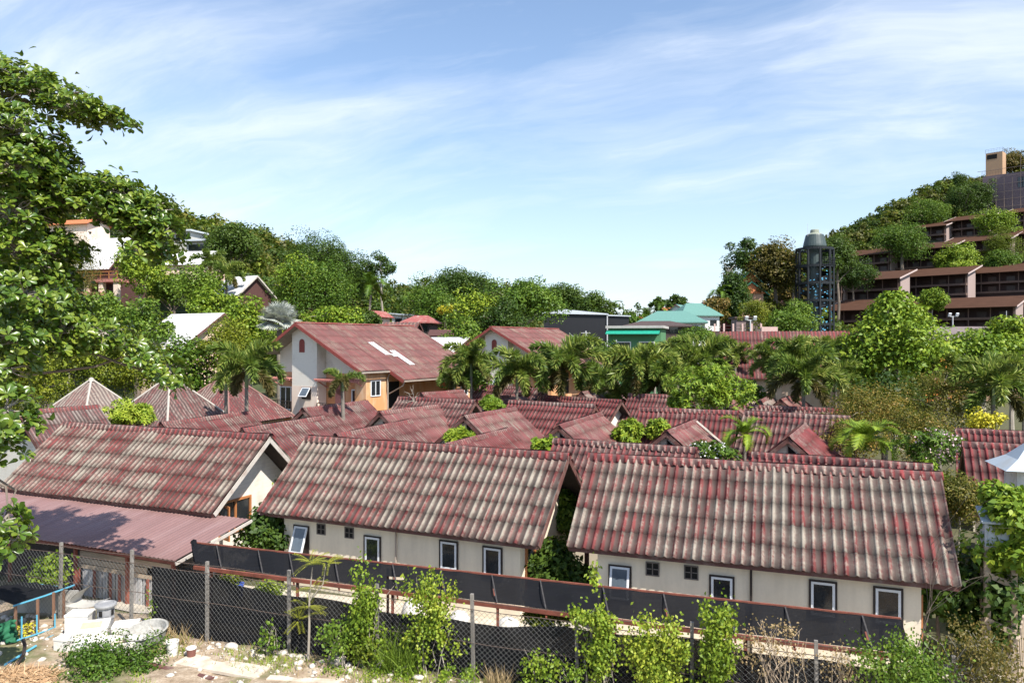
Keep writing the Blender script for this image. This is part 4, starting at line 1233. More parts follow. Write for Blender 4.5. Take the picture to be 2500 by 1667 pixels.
simple_gable('hillside_house', 'hillside house showing a long clean pale roof above the feathery palm', 'house', (p.x, p.y), math.radians(-6), 9.0, 4.5, 4, p.z - 2.9, p.z + .1, M_PEACH, M_PALER, LG, base=20, flat=True, wins=(('f', 4, p.z - 4, 1, 1),), wstyle='plain')
p = far(556, 680, 112)
a = simple_gable('hillside_house', 'hillside house with pale gable roof, maroon wall and open dark gable end', 'house', (p.x, p.y), math.radians(-30), 6.6, 3.6, 3.6, p.z - 2.9, p.z + .2, M_MAROON, M_PALER, LG, base=9, flat=True, boards=M_FASCIAW, wins=(('f', 4.6, p.z - 3.9, .9, 1.0),), wstyle='plain')
p = far(528, 716, 110)
simple_gable('hillside_house', 'cream annex with low dark-edged pale roof and one dark window beside the maroon house', 'house', (p.x, p.y), math.radians(-30), 3.2, 2.2, 2.2, p.z - .9, p.z + .3, M_PEACHW, M_PALER, LG, base=9, flat=True, ov=.3, wins=(('f', 1.5, p.z - 2.1, 1.0, .7),), wstyle='plain')
p = far(418, 771, 82)
simple_gable('hillside_house', 'bare pale tiled roof half buried in the green trees above the pyramid roofs', 'house', (p.x, p.y), math.radians(-28), 8.5, 5.5, 4, p.z - 3.6, p.z + .2, M_PEACH, M_PALER, LG, base=4, flat=True, wins=(('f', 4, p.z - 4.6, 1, 1),), wstyle='plain')
p = far(140, 556, 125)
a = simple_gable('hillside_house', 'cream house with orange roof trim and small dark windows high behind the leafy boughs', 'house', (p.x, p.y), math.radians(-14), 9, 3, 3, p.z, p.z + 1.2, M_PEACHW, M_OROOF, None, base=20, flat=True, wins=(('f', 3.0, p.z - 1.9, .8, 1.3), ('f', 5.0, p.z - 1.9, .8, 1.3)), wstyle='plain')
for k, (px, py, w_) in enumerate(((425, 566, 4.0), (455, 590, 5.0))):
    p = far(px, py, 160 - 6 * k)
    o = thing('hillside_house', ('upper' if k == 0 else 'lower') + ' of two stacked grey flat-roofed houses over the pale roofs', 'house', (p.x, p.y, 0), math.radians(-12), 'stacked grey flat-roofed houses')
    MB().bx(0, w_, 0, 5, p.z - 7, p.z).build('wall', plain('grey_house', (.50, .49, .46), .8, var=.2), o)
    MB().bx(-.7, w_ + .7, -.9, 5.5, p.z + .003, p.z + .35).build('roof', M_METAL, o)
    MB().bx(.5, w_ - .5, -.03, .02, p.z - 2.4, p.z - .6).build('window', M_GLASS, o)
# little houses in the dip behind the villa
p = far(885, 766, 120)
simple_gable('cottage', 'cream cottage gable peeping over the bushes behind the villa ridge', 'house', (p.x + 1.4, p.y), math.radians(72), 5, 1.7, 1.7, p.z - 0.5, p.z + .6, M_PEACHW, ROOF_FLATCAP, flat=True, base=6, wins=(('l', 0, p.z - 1.3, .9, .9),), wstyle='plain')
p = far(957, 765, 128)
o = thing('cottage', 'white cottage with blue-grey mono-pitch roof behind the villa ridge', 'house', (p.x, p.y, 0), math.radians(-20))
MB().bx(0, 4.2, 0, 4, 4, p.z - .15).build('wall', M_WHT, o); MB().prism([(-.4, -.5, p.z + .1), (5.0, -.5, p.z - .45), (5.0, -.5, p.z - .6), (-.4, -.5, p.z - .05)], (0, 5, 0)).build('roof', M_METAL, o)
window(o, (1.3, 0, p.z - 1.3), (1, 0, 0), (0, -1, 0), 1.3, .9, 'plain'); window(o, (3.4, 0, p.z - 1.6), (1, 0, 0), (0, -1, 0), .8, 1.8, 'plain')
hip_house('cottage', 'dark timber cottage with red hip roof and green eave band', 1018, 786, 112, 5.2, 4, 1.1, M_DROOF, ROOF_FLATCAP, -.2, 2.0, 3, wins=3)
p = far(935, 790, 100)
simple_gable('shed', 'striped red and pale corrugated roof touching the villa ridge', 'shed', (p.x, p.y), math.radians(-12), 5.2, 1.6, 1.6, p.z - .9, p.z + .2, M_DROOF, ROOF_PINK, seed=330, rib=.5, ov=.3)
p = far(1050, 810, 98)
simple_gable('shed', 'low shed with flat maroon roof right of the striped roof', 'shed', (p.x, p.y), math.radians(-8), 4.2, 1.4, 1.4, p.z - .5, p.z + .3, M_DROOF, M_MAROON, flat=True, ov=.3)
p = far(1035, 822, 92)
simple_gable('shed', 'wide whitish corrugated roof between the two villas', 'shed', (p.x, p.y), math.radians(-25), 6.5, 4.2, 3, p.z - 1.9, p.z - .05, M_PEACH, M_PALER, flat=True, ov=.4)

# cables and lamp poles between the warehouse and the green house
def cable(name, label, a, b, sag, r=.03, group=None):
    o = thing(name, label, 'cable', a, 0, group); A = Vector((0, 0, 0)); B = Vector(b) - Vector(a); m = MB()
    m.tube([tuple(A.lerp(B, k / 12) - Vector((0, 0, sag * 4 * (k / 12) * (1 - k / 12)))) for k in range(13)], r, 4); m.build('wire', M_POLE, o); return o
pa = far(1430, 812, 112); pb = far(1462, 828, 106); pc = far(1390, 812, 118)
for q, lab in ((pa, 'grey utility pole before the black warehouse doors'), (pb, 'shorter grey pole at the corner of the green house')):
    o = thing('utility_pole', lab, 'pole', (q.x, q.y, 0), 0, 'utility poles'); m = MB(); m.tube([(0, 0, 0), (0, 0, q.z + .3)], .12, 6); m.build('pole', M_POLE, o); m = MB(); m.bar((-.7, 0, q.z), (.7, 0, q.z), .09); m.build('crossarm', M_POLE, o)
cable('cable', 'sagging cable between the two poles by the green house', tuple(pa), tuple(pb), .8)
cable('cable', 'sagging cable running left from the taller pole along the warehouse', tuple(pc), tuple(pa), .7)
# ------------------------------------------------------------------ leaf tools
def T_rows(rows, bend=0.0, fold=0.35):
    """leaf outline from (t, half width) rows, three verts per row, folded along the midrib"""
    v = []
    for t_, w_ in rows:
        zc_ = -bend * t_ * t_
        v += [(t_, -w_, zc_ + w_ * fold), (t_, 0, zc_), (t_, w_, zc_ + w_ * fold)]
    f = []
    for i in range(len(rows) - 1):
        a_ = i * 3; f += [(a_, a_ + 3, a_ + 4, a_ + 1), (a_ + 1, a_ + 4, a_ + 5, a_ + 2)]
    return np.array(v), np.array(f)


KITE = (np.array([(0, 0, 0), (.5, -.5, .12), (1, 0, -.10), (.5, .5, .12)], float), np.array([(0, 1, 2, 3)]))
BROAD = T_rows([(0, .03), (.35, .22), (.72, .46), (.94, .32), (1.0, .05)], .22)
LONG = T_rows([(0, .05), (.4, .5), (1.0, .04)], .25, .14)
STRAP = T_rows([(0, .5), (.5, .42), (1.0, .05)], .5, .012)
FLATK = (np.array([(0, 0, 0), (.4, -.5, .015), (1, 0, -.06), (.4, .5, .015)], float), np.array([(0, 1, 2, 3)]))


def unit(a): return a / np.maximum(np.linalg.norm(a, axis=-1, keepdims=True), 1e-9)


def leaf_arrays(P, A, N, Ln, Wd, tmpl):
    A = unit(A); S = unit(np.cross(A, N)); N = np.cross(S, A)
    tv, tf = tmpl; n = len(P); k = len(tv)
    Ln = np.broadcast_to(Ln, (n,))[:, None, None]; Wd = np.broadcast_to(Wd, (n,))[:, None, None]
    V = P[:, None, :] + A[:, None, :] * Ln * tv[None, :, 0:1] + S[:, None, :] * Wd * tv[None, :, 1:2] + N[:, None, :] * Ln * tv[None, :, 2:3]
    Q = tf[None] + (np.arange(n) * k)[:, None, None]
    return V.reshape(-1, 3), Q.reshape(-1, tf.shape[1])


def join(parts):
    V = []; Q = []; b = 0
    for v, q in parts: V.append(v); Q.append(q + b); b += len(v)
    return np.concatenate(V), np.concatenate(Q)


def sphere_dirs(n, g, up=0.0):
    d = g.normal(size=(n, 3)); d = unit(d); d[:, 2] += up
    return unit(d)


def clump_leaves(C, Rr, n, size, g, tmpl=KITE, aspect=0.55, up=0.45, flat=0.75, shell=0.55, droop=0.35):
    """n leaves on every clump (centre C[i], radius Rr[i])"""
    m = len(C); idx = np.repeat(np.arange(m), n)
    d = sphere_dirs(m * n, g, 0.15)
    rr = Rr[idx] * (shell + (1 - shell) * g.random(m * n) ** .6)
    off = d * rr[:, None]; off[:, 2] *= flat
    P = C[idx] + off
    N = unit(d * 0.8 + np.array([0, 0, up]) + g.normal(size=P.shape) * .45)
    A = unit(np.cross(N, g.normal(size=P.shape))); A[:, 2] -= droop; A += d * .35
    s_ = size * (0.7 + 0.6 * g.random(m * n))
    return leaf_arrays(P, A, N, s_, s_ * aspect, tmpl)


def rosettes(P, D, n, length, g, tmpl=BROAD, aspect=0.6, spread=0.9, droop=0.25):
    """n leaves radiating from each twig tip P along direction D"""
    m = len(P); D = unit(D); ref = np.where(np.abs(D[:, 2:3]) < .9, np.array([[0, 0, 1.0]]), np.array([[1.0, 0, 0]]))
    X = unit(np.cross(D, ref)); Y = np.cross(D, X)
    idx = np.repeat(np.arange(m), n); k = np.tile(np.arange(n), m)
    ang = 2 * PI * k / n * 1.0 + g.random(m)[idx] * 6.28 + g.normal(size=m * n) * .25
    sp_ = spread * (0.75 + 0.5 * g.random(m * n))
    R_ = X[idx] * np.cos(ang)[:, None] + Y[idx] * np.sin(ang)[:, None]
    A = unit(R_ * np.sin(sp_)[:, None] + D[idx] * np.cos(sp_)[:, None]); A[:, 2] -= droop * g.random(m * n)
    N = unit(D[idx] * 1.0 - R_ * .5 + g.normal(size=A.shape) * .2 + np.array([0, 0, .35]))
    s_ = length * (0.7 + 0.5 * g.random(m * n))
    return leaf_arrays(P[idx] + A * 0.02, A, N, s_, s_ * aspect, tmpl)


def crown_clumps(g, rx, ry, rz, n, cr, shape='round'):
    """irregular clump centres and radii for a crown around the origin"""
    d = sphere_dirs(n, g, 0.25); r = 0.25 + 0.75 * g.random(n) ** .45
    C = d * r[:, None]
    if shape == 'cone':
        zz = g.random(n); an = g.random(n) * 6.28; rr = (1.02 - zz) * (0.5 + .5 * g.random(n))
        C = np.stack([np.cos(an) * rr, np.sin(an) * rr, zz * 2 - 1], 1)
    if shape == 'flat': C[:, 2] = np.abs(C[:, 2]) * .8 - .15
    if shape == 'open':
        C[:, 2] = C[:, 2] * 1.0; k = g.random(n) > .25; C = C[k]; n = len(C)
    C *= np.array([rx, ry, rz])
    # a lopsided outline
    an = np.arctan2(C[:, 1], C[:, 0]); lob = 1 + .22 * np.sin(an * 2 + g.random() * 6) + .14 * np.sin(an * 3 + g.random() * 6) + .10 * np.sin(an * 5 + C[:, 2] * 4 / rz)
    C[:, 0] *= lob; C[:, 1] *= lob
    Rr = cr * (0.45 + 1.0 * g.random(n))
    C += g.normal(size=C.shape) * cr * .35
    return C, Rr


def limb(a, b, g, sag=0.1, n=4):
    a, b = np.array(a, float), np.array(b, float); L = np.linalg.norm(b - a)
    return [tuple(a + (b - a) * k / n + (g.normal(size=3) * L * sag * .35 if 0 < k < n else 0) + np.array([0, 0, math.sin(PI * k / n) * L * sag])) for k in range(n + 1)]


M_BARK = plain('bark', (0.17, 0.135, 0.105), 0.9, var=0.45, scale=5, stretch=(1, 1, .25), bmp=0.5)
M_BARKP = plain('pale_bark', (0.33, 0.29, 0.24), 0.9, var=0.35, scale=5, stretch=(1, 1, .25), bmp=0.4)
L_MID = leaf_mat('leaf_mid', [(0.020, 0.055, 0.010), (0.050, 0.115, 0.018), (0.105, 0.185, 0.030)])
L_DARK = leaf_mat('leaf_dark', [(0.012, 0.034, 0.010), (0.026, 0.062, 0.014), (0.055, 0.105, 0.022)])
L_BRIGHT = leaf_mat('leaf_bright', [(0.040, 0.095, 0.012), (0.095, 0.185, 0.022), (0.20, 0.29, 0.040)])
L_YEL = leaf_mat('leaf_yellowgreen', [(0.035, 0.066, 0.008), (0.082, 0.128, 0.014), (0.15, 0.19, 0.022)])
L_OLIVE = leaf_mat('leaf_olive', [(0.028, 0.040, 0.012), (0.062, 0.078, 0.020), (0.105, 0.115, 0.030), (0.19, 0.135, 0.04)], trans=0.25)
L_BROWN = leaf_mat('leaf_brownish', [(0.035, 0.040, 0.014), (0.075, 0.075, 0.024), (0.13, 0.10, 0.035)])
L_GOLD = leaf_mat('leaf_gold', [(0.34, 0.32, 0.02), (0.55, 0.48, 0.03), (0.62, 0.55, 0.06)])
L_ALMOND = leaf_mat('leaf_almond', [(0.014, 0.045, 0.010), (0.048, 0.108, 0.018), (0.135, 0.205, 0.038)], rough=0.30, spec=0.5, trans=0.2)
L_WOOD = leaf_mat('leaf_woodland', [(0.018, 0.040, 0.010), (0.042, 0.082, 0.016), (0.080, 0.115, 0.024), (0.12, 0.125, 0.035)], clump=0.10)
L_FOX = leaf_mat('leaf_foxtail', [(0.034, 0.078, 0.024), (0.10, 0.175, 0.05), (0.23, 0.29, 0.10)], trans=0.28, rough=0.4)
L_FOXO = leaf_mat('leaf_foxtail_old', [(0.055, 0.054, 0.020), (0.10, 0.088, 0.030), (0.18, 0.130, 0.05)], trans=0.28)
L_SILVER = leaf_mat('leaf_silver', [(0.33, 0.36, 0.32), (0.46, 0.48, 0.44), (0.60, 0.60, 0.54)], trans=0.15, rough=.5)
L_DRY = leaf_mat('leaf_dry', [(0.20, 0.13, 0.06), (0.34, 0.24, 0.12), (0.44, 0.34, 0.19)], trans=0.2)
L_VINE = leaf_mat('leaf_vine', [(0.045, 0.10, 0.014), (0.11, 0.20, 0.025), (0.22, 0.30, 0.05)], clump=1.2)
M_PETAL = plain('pink_petal', (0.72, 0.50, 0.55), 0.6, var=0.2, bmp=0)
M_PETALO = plain('orange_petal', (0.62, 0.22, 0.04), 0.6, var=0.2, bmp=0)
M_PTRUNK = plain('palm_trunk', (0.20, 0.175, 0.145), 0.9, var=0.35, scale=2, stretch=(1, 1, 6), bmp=0.4)
M_SHAFT = plain('crownshaft', (0.17, 0.22, 0.09), 0.5, var=0.25, stretch=(1, 1, .3))

_CR = {}


def crown_mesh(key, seed, rx, ry, rz, n, cr, per, leaf, mat, shape, tmpl, mode, aspect):
    k = (key, seed, round(rx, 2), round(rz, 2), n, per)
    if k in _CR: return _CR[k]
    g = np.random.default_rng(seed)
    C, Rr = crown_clumps(g, rx, ry, rz, n, cr, shape)
    if mode == 'leaf':
        V, Q = clump_leaves(C, Rr, per, leaf, g, tmpl, aspect)
    else:
        m = max(4, per // 7); idx = np.repeat(np.arange(len(C)), m); d = sphere_dirs(len(idx), g, .3)
        P = C[idx] + d * (Rr[idx] * (.55 + .45 * g.random(len(idx))))[:, None] * np.array([1, 1, .8])
        V, Q = rosettes(P, d + np.array([0, 0, .5]), 7, leaf, g, tmpl, aspect)
    _CR[k] = (np_mesh('crown', V, Q, mat), C)
    return _CR[k]


PRE = {   # clumps, clump radius (of crown), leaves per clump, leaf length, material, shape, template, mode, aspect, bark
 'round': (46, .30, 105, .34, L_MID, 'round', KITE, 'leaf', .6, M_BARK),
 'dark': (46, .30, 105, .34, L_DARK, 'round', KITE, 'leaf', .6, M_BARK),
 'bright': (44, .27, 105, .36, L_BRIGHT, 'round', KITE, 'leaf', .62, M_BARKP),
 'tiers': (36, .27, 120, .36, L_MID, 'flat', KITE, 'leaf', .62, M_BARKP),
 'yellow': (50, .26, 120, .20, L_YEL, 'round', KITE, 'leaf', .6, M_BARK),
 'olive': (64, .27, 170, .17, L_OLIVE, 'round', KITE, 'leaf', .55, M_BARKP),
 'brown': (50, .28, 100, .42, L_BROWN, 'round', KITE, 'leaf', .6, M_BARK),
 'cone': (46, .28, 95, .36, L_DARK, 'cone', KITE, 'leaf', .6, M_BARK),
 'sparse': (26, .20, 90, .42, L_DARK, 'open', KITE, 'leaf', .6, M_BARKP),
 'whorl': (44, .27, 150, .38, L_BRIGHT, 'round', LONG, 'ros', .36, M_BARKP),
 'plum': (34, .27, 150, .30, L_MID, 'round', LONG, 'ros', .34, M_BARKP),
 'gold': (22, .3, 90, .24, L_GOLD, 'round', KITE, 'leaf', .6, M_BARK),
}


def tree(kind, name, label, px, py, Z, w, h, seed, group=None, cat='tree', base=0.0, depth=None, trunk=None, per=None, n=None, leaf=None, lean=0.0, mat=None):
    """crown centre at photograph pixel (px, py), w x h in photograph pixels, at depth Z"""
    P_ = PRE[kind]; s = Z / F
    c = far(px, py, Z); rx, rz = w * s / 2, h * s / 2; ry = depth or rx * .9
    n_ = n or P_[0]; cr = P_[1] * (rx + rz) * .62 + .1
    root = thing(name, label, cat, (c.x + lean, c.y, base), 0, group)
    hz = c.z - base
    me, C = crown_mesh(kind, seed, rx * .76, ry * .76, rz * .78, n_, cr, per or P_[2], leaf or P_[3], mat or P_[4], P_[5], P_[6], P_[7], P_[8])
    cr_ = link('crown', me, root); cr_.location = (-lean, 0, hz)
    g = np.random.default_rng(seed + 5)
    tr_ = trunk or max(.05, (.022 if kind in ('olive', 'plum', 'yellow', 'gold') else .05) * (rx + rz)); m = MB()
    top = (-lean, 0, hz - rz * .15)
    if hz - rz > -0.3:
        pts = limb((0, 0, -.3), top, g, .03, 5); m.tube(pts, [tr_ * (1 - .12 * i) for i in range(6)], 7)
        order = np.argsort(-np.linalg.norm(C, axis=1))[:9]
        for i in order:
            q = C[i] + np.array([-lean, 0, hz]); a_ = np.array(pts[3]) * .5 + np.array(pts[5]) * .5 if q[2] < hz else np.array(pts[5])
            m.tube(limb(a_, q, g, .08, 4), [tr_ * .30 * (1 - .2 * k) for k in range(5)], 5)
    else:
        for i in np.argsort(-np.linalg.norm(C, axis=1))[:7]: m.tube(limb((-lean, 0, -.2), C[i] + np.array([-lean, 0, hz]), g, .08, 4), [tr_ * .5 * (1 - .2 * k) for k in range(5)], 5)
    m.build('trunk', P_[9], root)
    return root


# ------------------------------------------------------------------------ palms
def frond_mesh(kind, e0, length, seed, mat, droopk=1.0):
    """one arching palm leaf growing along +x from the origin"""
    g = np.random.default_rng(seed); n = 15
    pts = [np.array([0.0, 0, 0])]; el = e0
    for i in range(n):
        st = length / n; pts.append(pts[-1] + np.array([math.cos(el) * st, g.normal() * .01, math.sin(el) * st])); el -= droopk * (2.2 / n) * (0.45 + 1.1 * i / n)
    pts = np.array(pts); parts = []
    if kind == 'fox': per = 22; ll = 0.50; wl = .045
    else: per = 12; ll = 0.58; wl = .045
    nn_ = per * (n - 2); f = (np.arange(nn_) + .5) / nn_ * (n - 2) + 1.6; i0 = np.minimum(f.astype(int), n - 1); fr = f - i0
    P = pts[i0] * (1 - fr)[:, None] + pts[np.minimum(i0 + 1, n)] * fr[:, None]
    D = unit(pts[np.minimum(i0 + 1, n)] - pts[i0]); Y = np.array([[0, 1.0, 0]]); U = np.cross(D, np.broadcast_to(Y, D.shape))
    tt = f / n; ln = ll * (0.35 + 1.3 * np.sin(PI * np.clip(tt * .82 + .14, 0, 1)) ** .8) * .72
    if kind == 'fox':
        an = g.random(nn_) * 2 * PI; R_ = Y * np.cos(an)[:, None] + U * np.sin(an)[:, None]
        A = unit(R_ * .9 + D * .75); A[:, 2] -= .22
        N = unit(np.cross(A, g.normal(size=A.shape)))
    else:
        s_ = np.where(np.arange(nn_) % 2 == 0, 1.0, -1.0)
        A = unit(Y * s_[:, None] * .85 + D * .65 + np.array([0, 0, -.05])); A[:, 2] -= .12 + .25 * g.random(nn_)
        N = unit(-U * 1.0 + Y * s_[:, None] * .3 + g.normal(size=A.shape) * .15)
    V, Q = leaf_arrays(P, A, N, ln * (0.85 + .3 * g.random(nn_)), wl, STRAP if kind != 'fox' else KITE)
    if kind == 'fox': V, Q = leaf_arrays(P, A, N, ln * (0.85 + .3 * g.random(nn_)), .085, FLATK)
    # rachis
    rb = MB(); rb.tube([tuple(p) for p in pts[::2]] if n % 2 == 0 else [tuple(p) for p in pts[::3]] + [tuple(pts[-1])], [.035 - .028 * k / 6 for k in range(len(pts[::3]) + 1)], 4)
    rv = np.array(rb.v); rq = np.array([f_ for f_ in rb.f if len(f_) == 4])
    V, Q = join([(V, Q), (rv, rq)])
    return np_mesh('frond', V, Q, mat)


FR = {}
for kd, mt in (('fox', L_FOX), ('foxold', L_FOXO), ('coco', L_MID), ('areca', L_BRIGHT)):
    k2 = 'fox' if kd.startswith('fox') else 'pin'
    FR[kd] = [frond_mesh(k2, e, 1.0 * ln, 900 + i * 7 + len(kd), mt, dk) for i, (e, ln, dk) in enumerate(((1.30, 2.6, .95), (1.0, 2.8, 1.2), (.68, 2.8, 1.3), (.3, 2.6, 1.15), (-.3, 2.1, .7)))]


def palm(label, px, py, Z, seed, kind='fox', size=1.0, nf=11, name='foxtail_palm', base=0.0, group='palms', lean=(0, 0), old=2, only=None, trunk=.13, cat='palm tree', up=False):
    """crown heart at photograph pixel (px, py), depth Z"""
    g = random.Random(seed); c = far(px, py, Z)
    root = thing(name, label, cat, (c.x + lean[0], c.y + lean[1], base), 0, group)
    hz = c.z - base; top = Vector((-lean[0], -lean[1], hz))
    m = MB(); pts = [Vector((0, 0, -.3)), Vector((-lean[0] * .25, -lean[1] * .25, hz * .35)), Vector((-lean[0] * .62, -lean[1] * .62, hz * .68)), top - Vector((-lean[0] * .12, -lean[1] * .12, .9 * size))]
    m.tube(pts, [trunk * 1.25, trunk, trunk * .92, trunk * .85], 9); m.build('trunk', M_PTRUNK, root)
    if kind == 'fox':
        m = MB(); m.tube([pts[-1], pts[-1].lerp(top, .5), top], [trunk * .9, trunk * .95, trunk * .45], 9); m.build('crownshaft', M_SHAFT, root)
    for i in range(nf):
        az = i * 2.39996 + g.uniform(-.25, .25) + seed
        if only: az = only[i % len(only)] + g.uniform(-.2, .2)
        lv = min(4, int(i / nf * (3 if up else 5))); kd = kind
        if kind == 'fox' and i >= nf - old: kd = 'foxold'
        o = link('frond', FR[kd if kd in FR else 'coco'][lv], root)
        o.location = top; o.rotation_euler = (g.uniform(-.12, .12), g.uniform(-.08, .08), az); k = size * g.uniform(.88, 1.1); o.scale = (k, k, k)
    m = MB(); m.tube([top, top + Vector((g.uniform(-.1, .1), 0, 1.5 * size))], [.03, .008], 4); m.build('spear_leaf', L_FOX, root)
    return root


# ------------------------------------------------------------------ wooded hills
L_WOODS = [L_WOOD, leaf_mat('leaf_woodland_dark', [(0.012, 0.030, 0.009), (0.026, 0.058, 0.014), (0.048, 0.088, 0.022)], clump=.12),
           leaf_mat('leaf_woodland_olive', [(0.024, 0.036, 0.011), (0.055, 0.072, 0.020), (0.095, 0.110, 0.030)], clump=.12), leaf_mat('leaf_woodland_bright', [(0.034, 0.066, 0.012), (0.070, 0.125, 0.020), (0.13, 0.19, 0.032)], clump=.12)]


def forest(name, label, pts, hfun, seed, smin, smax, mat=L_WOODS, leaf=.95, per=330):
    """a far wood that reads as one mass: crowns of many leaf clumps on the slope"""
    g = np.random.default_rng(seed); protos = []
    for i in range(6):
        C, Rr = crown_clumps(g, 1, 1, .8, 13, .36, 'round'); V, Q = clump_leaves(C, Rr, per // 13, leaf / ((smin + smax) / 2), g, KITE, .7, .5, .8)
        protos.append((V, Q))
    parts = []; mi = []
    for (x, y) in pts:
        V, Q = protos[g.integers(6)]; mi.append(np.full(len(Q), (0, 0, 0, 1, 1, 2, 2, 3, 3)[g.integers(9)])); s = smin + (smax - smin) * g.random() ** 1.6; a = g.random() * 6.28; c_, s_ = math.cos(a), math.sin(a)
        W_ = np.stack([V[:, 0] * c_ - V[:, 1] * s_, V[:, 0] * s_ + V[:, 1] * c_, V[:, 2] * (.75 + .5 * g.random())], 1) * s
        parts.append((W_ + np.array([x, y, float(hfun(np.array([x]), np.array([y]))[0]) + s * .55]), Q))
    V, Q = join(parts)
    o = link(name, np_mesh(name, V, Q, mat, mi=np.concatenate(mi))); tag(o, label, 'wood', kind='stuff')
    return o


def scatter(g, n, x0, x1, y0, y1, test, gap=4.0):
    out = []
    for _ in range(n * 30):
        if len(out) >= n: break
        x, y = g.uniform(x0, x1), g.uniform(y0, y1)
        if test(x, y) and all((x - a) ** 2 + (y - b) ** 2 > gap * gap for a, b in out[-220:]): out.append((x, y))
    return out


def px_of(x, y): return 1250 + x / y * F


# what the photo shows of the hillside buildings stays unplanted just in front of them: (px from, px to, depth, metres in front)
OPEN = [(120, 320, 122, 40), (415, 532, 140, 34), (515, 668, 112, 40), (405, 560, 82, 30), (415, 500, 160, 30), (2385, 2560, 292, 16)]
HB_ = [(o.location.x, o.location.y, max(v[0] for v in o.children[0].bound_box) + 0) for o in COL.objects if o.get('category') == 'hotel']


def clear(x, y, r=9.0):
    p_ = px_of(x, y)
    for a, b, d, fr in OPEN:
        if a - 12 < p_ < b + 12 and d - fr < y < d + 12: return False
    c, s = math.cos(HA), math.sin(HA)
    for hx, hy, L in HB_:
        u, v = c * (x - hx) + s * (y - hy), -s * (x - hx) + c * (y - hy)
        if -3 < u < L + 3 and -13 < v < 13: return False
    return True


g = np.random.default_rng(77)
hl = lambda x, y: float(hill_left(np.array([x]), np.array([y]))[0])
hr = lambda x, y: float(hill_right(np.array([x]), np.array([y]))[0])
ptsL = scatter(g, 620, -190, -30, 75, 300, lambda x, y: hl(x, y) > 1.5 and -120 < px_of(x, y) < 900 and clear(x, y), 5.0)
forest('hillside_wood', 'dense mixed wood covering the steep hill at the left', ptsL, hill_left, 1, 3.0, 6.2)
ptsC = scatter(g, 420, -70, 80, 235, 352, lambda x, y: hl(x, y) > 1.0 and 700 < px_of(x, y) < 1560, 5.0)
forest('hillside_wood', 'lower distant wood on the ridge behind the villas', ptsC, hill_left, 2, 3.5, 6.5)
ptsR = scatter(g, 520, 40, 235, 160, 330, lambda x, y: hr(x, y) > 1.5 and 1780 < px_of(x, y) < 2600 and clear(x, y, 11), 3.6)
forest('hillside_wood', 'wood filling the gaps between the hotel terraces', ptsR, hill_right, 3, 2.0, 3.9)
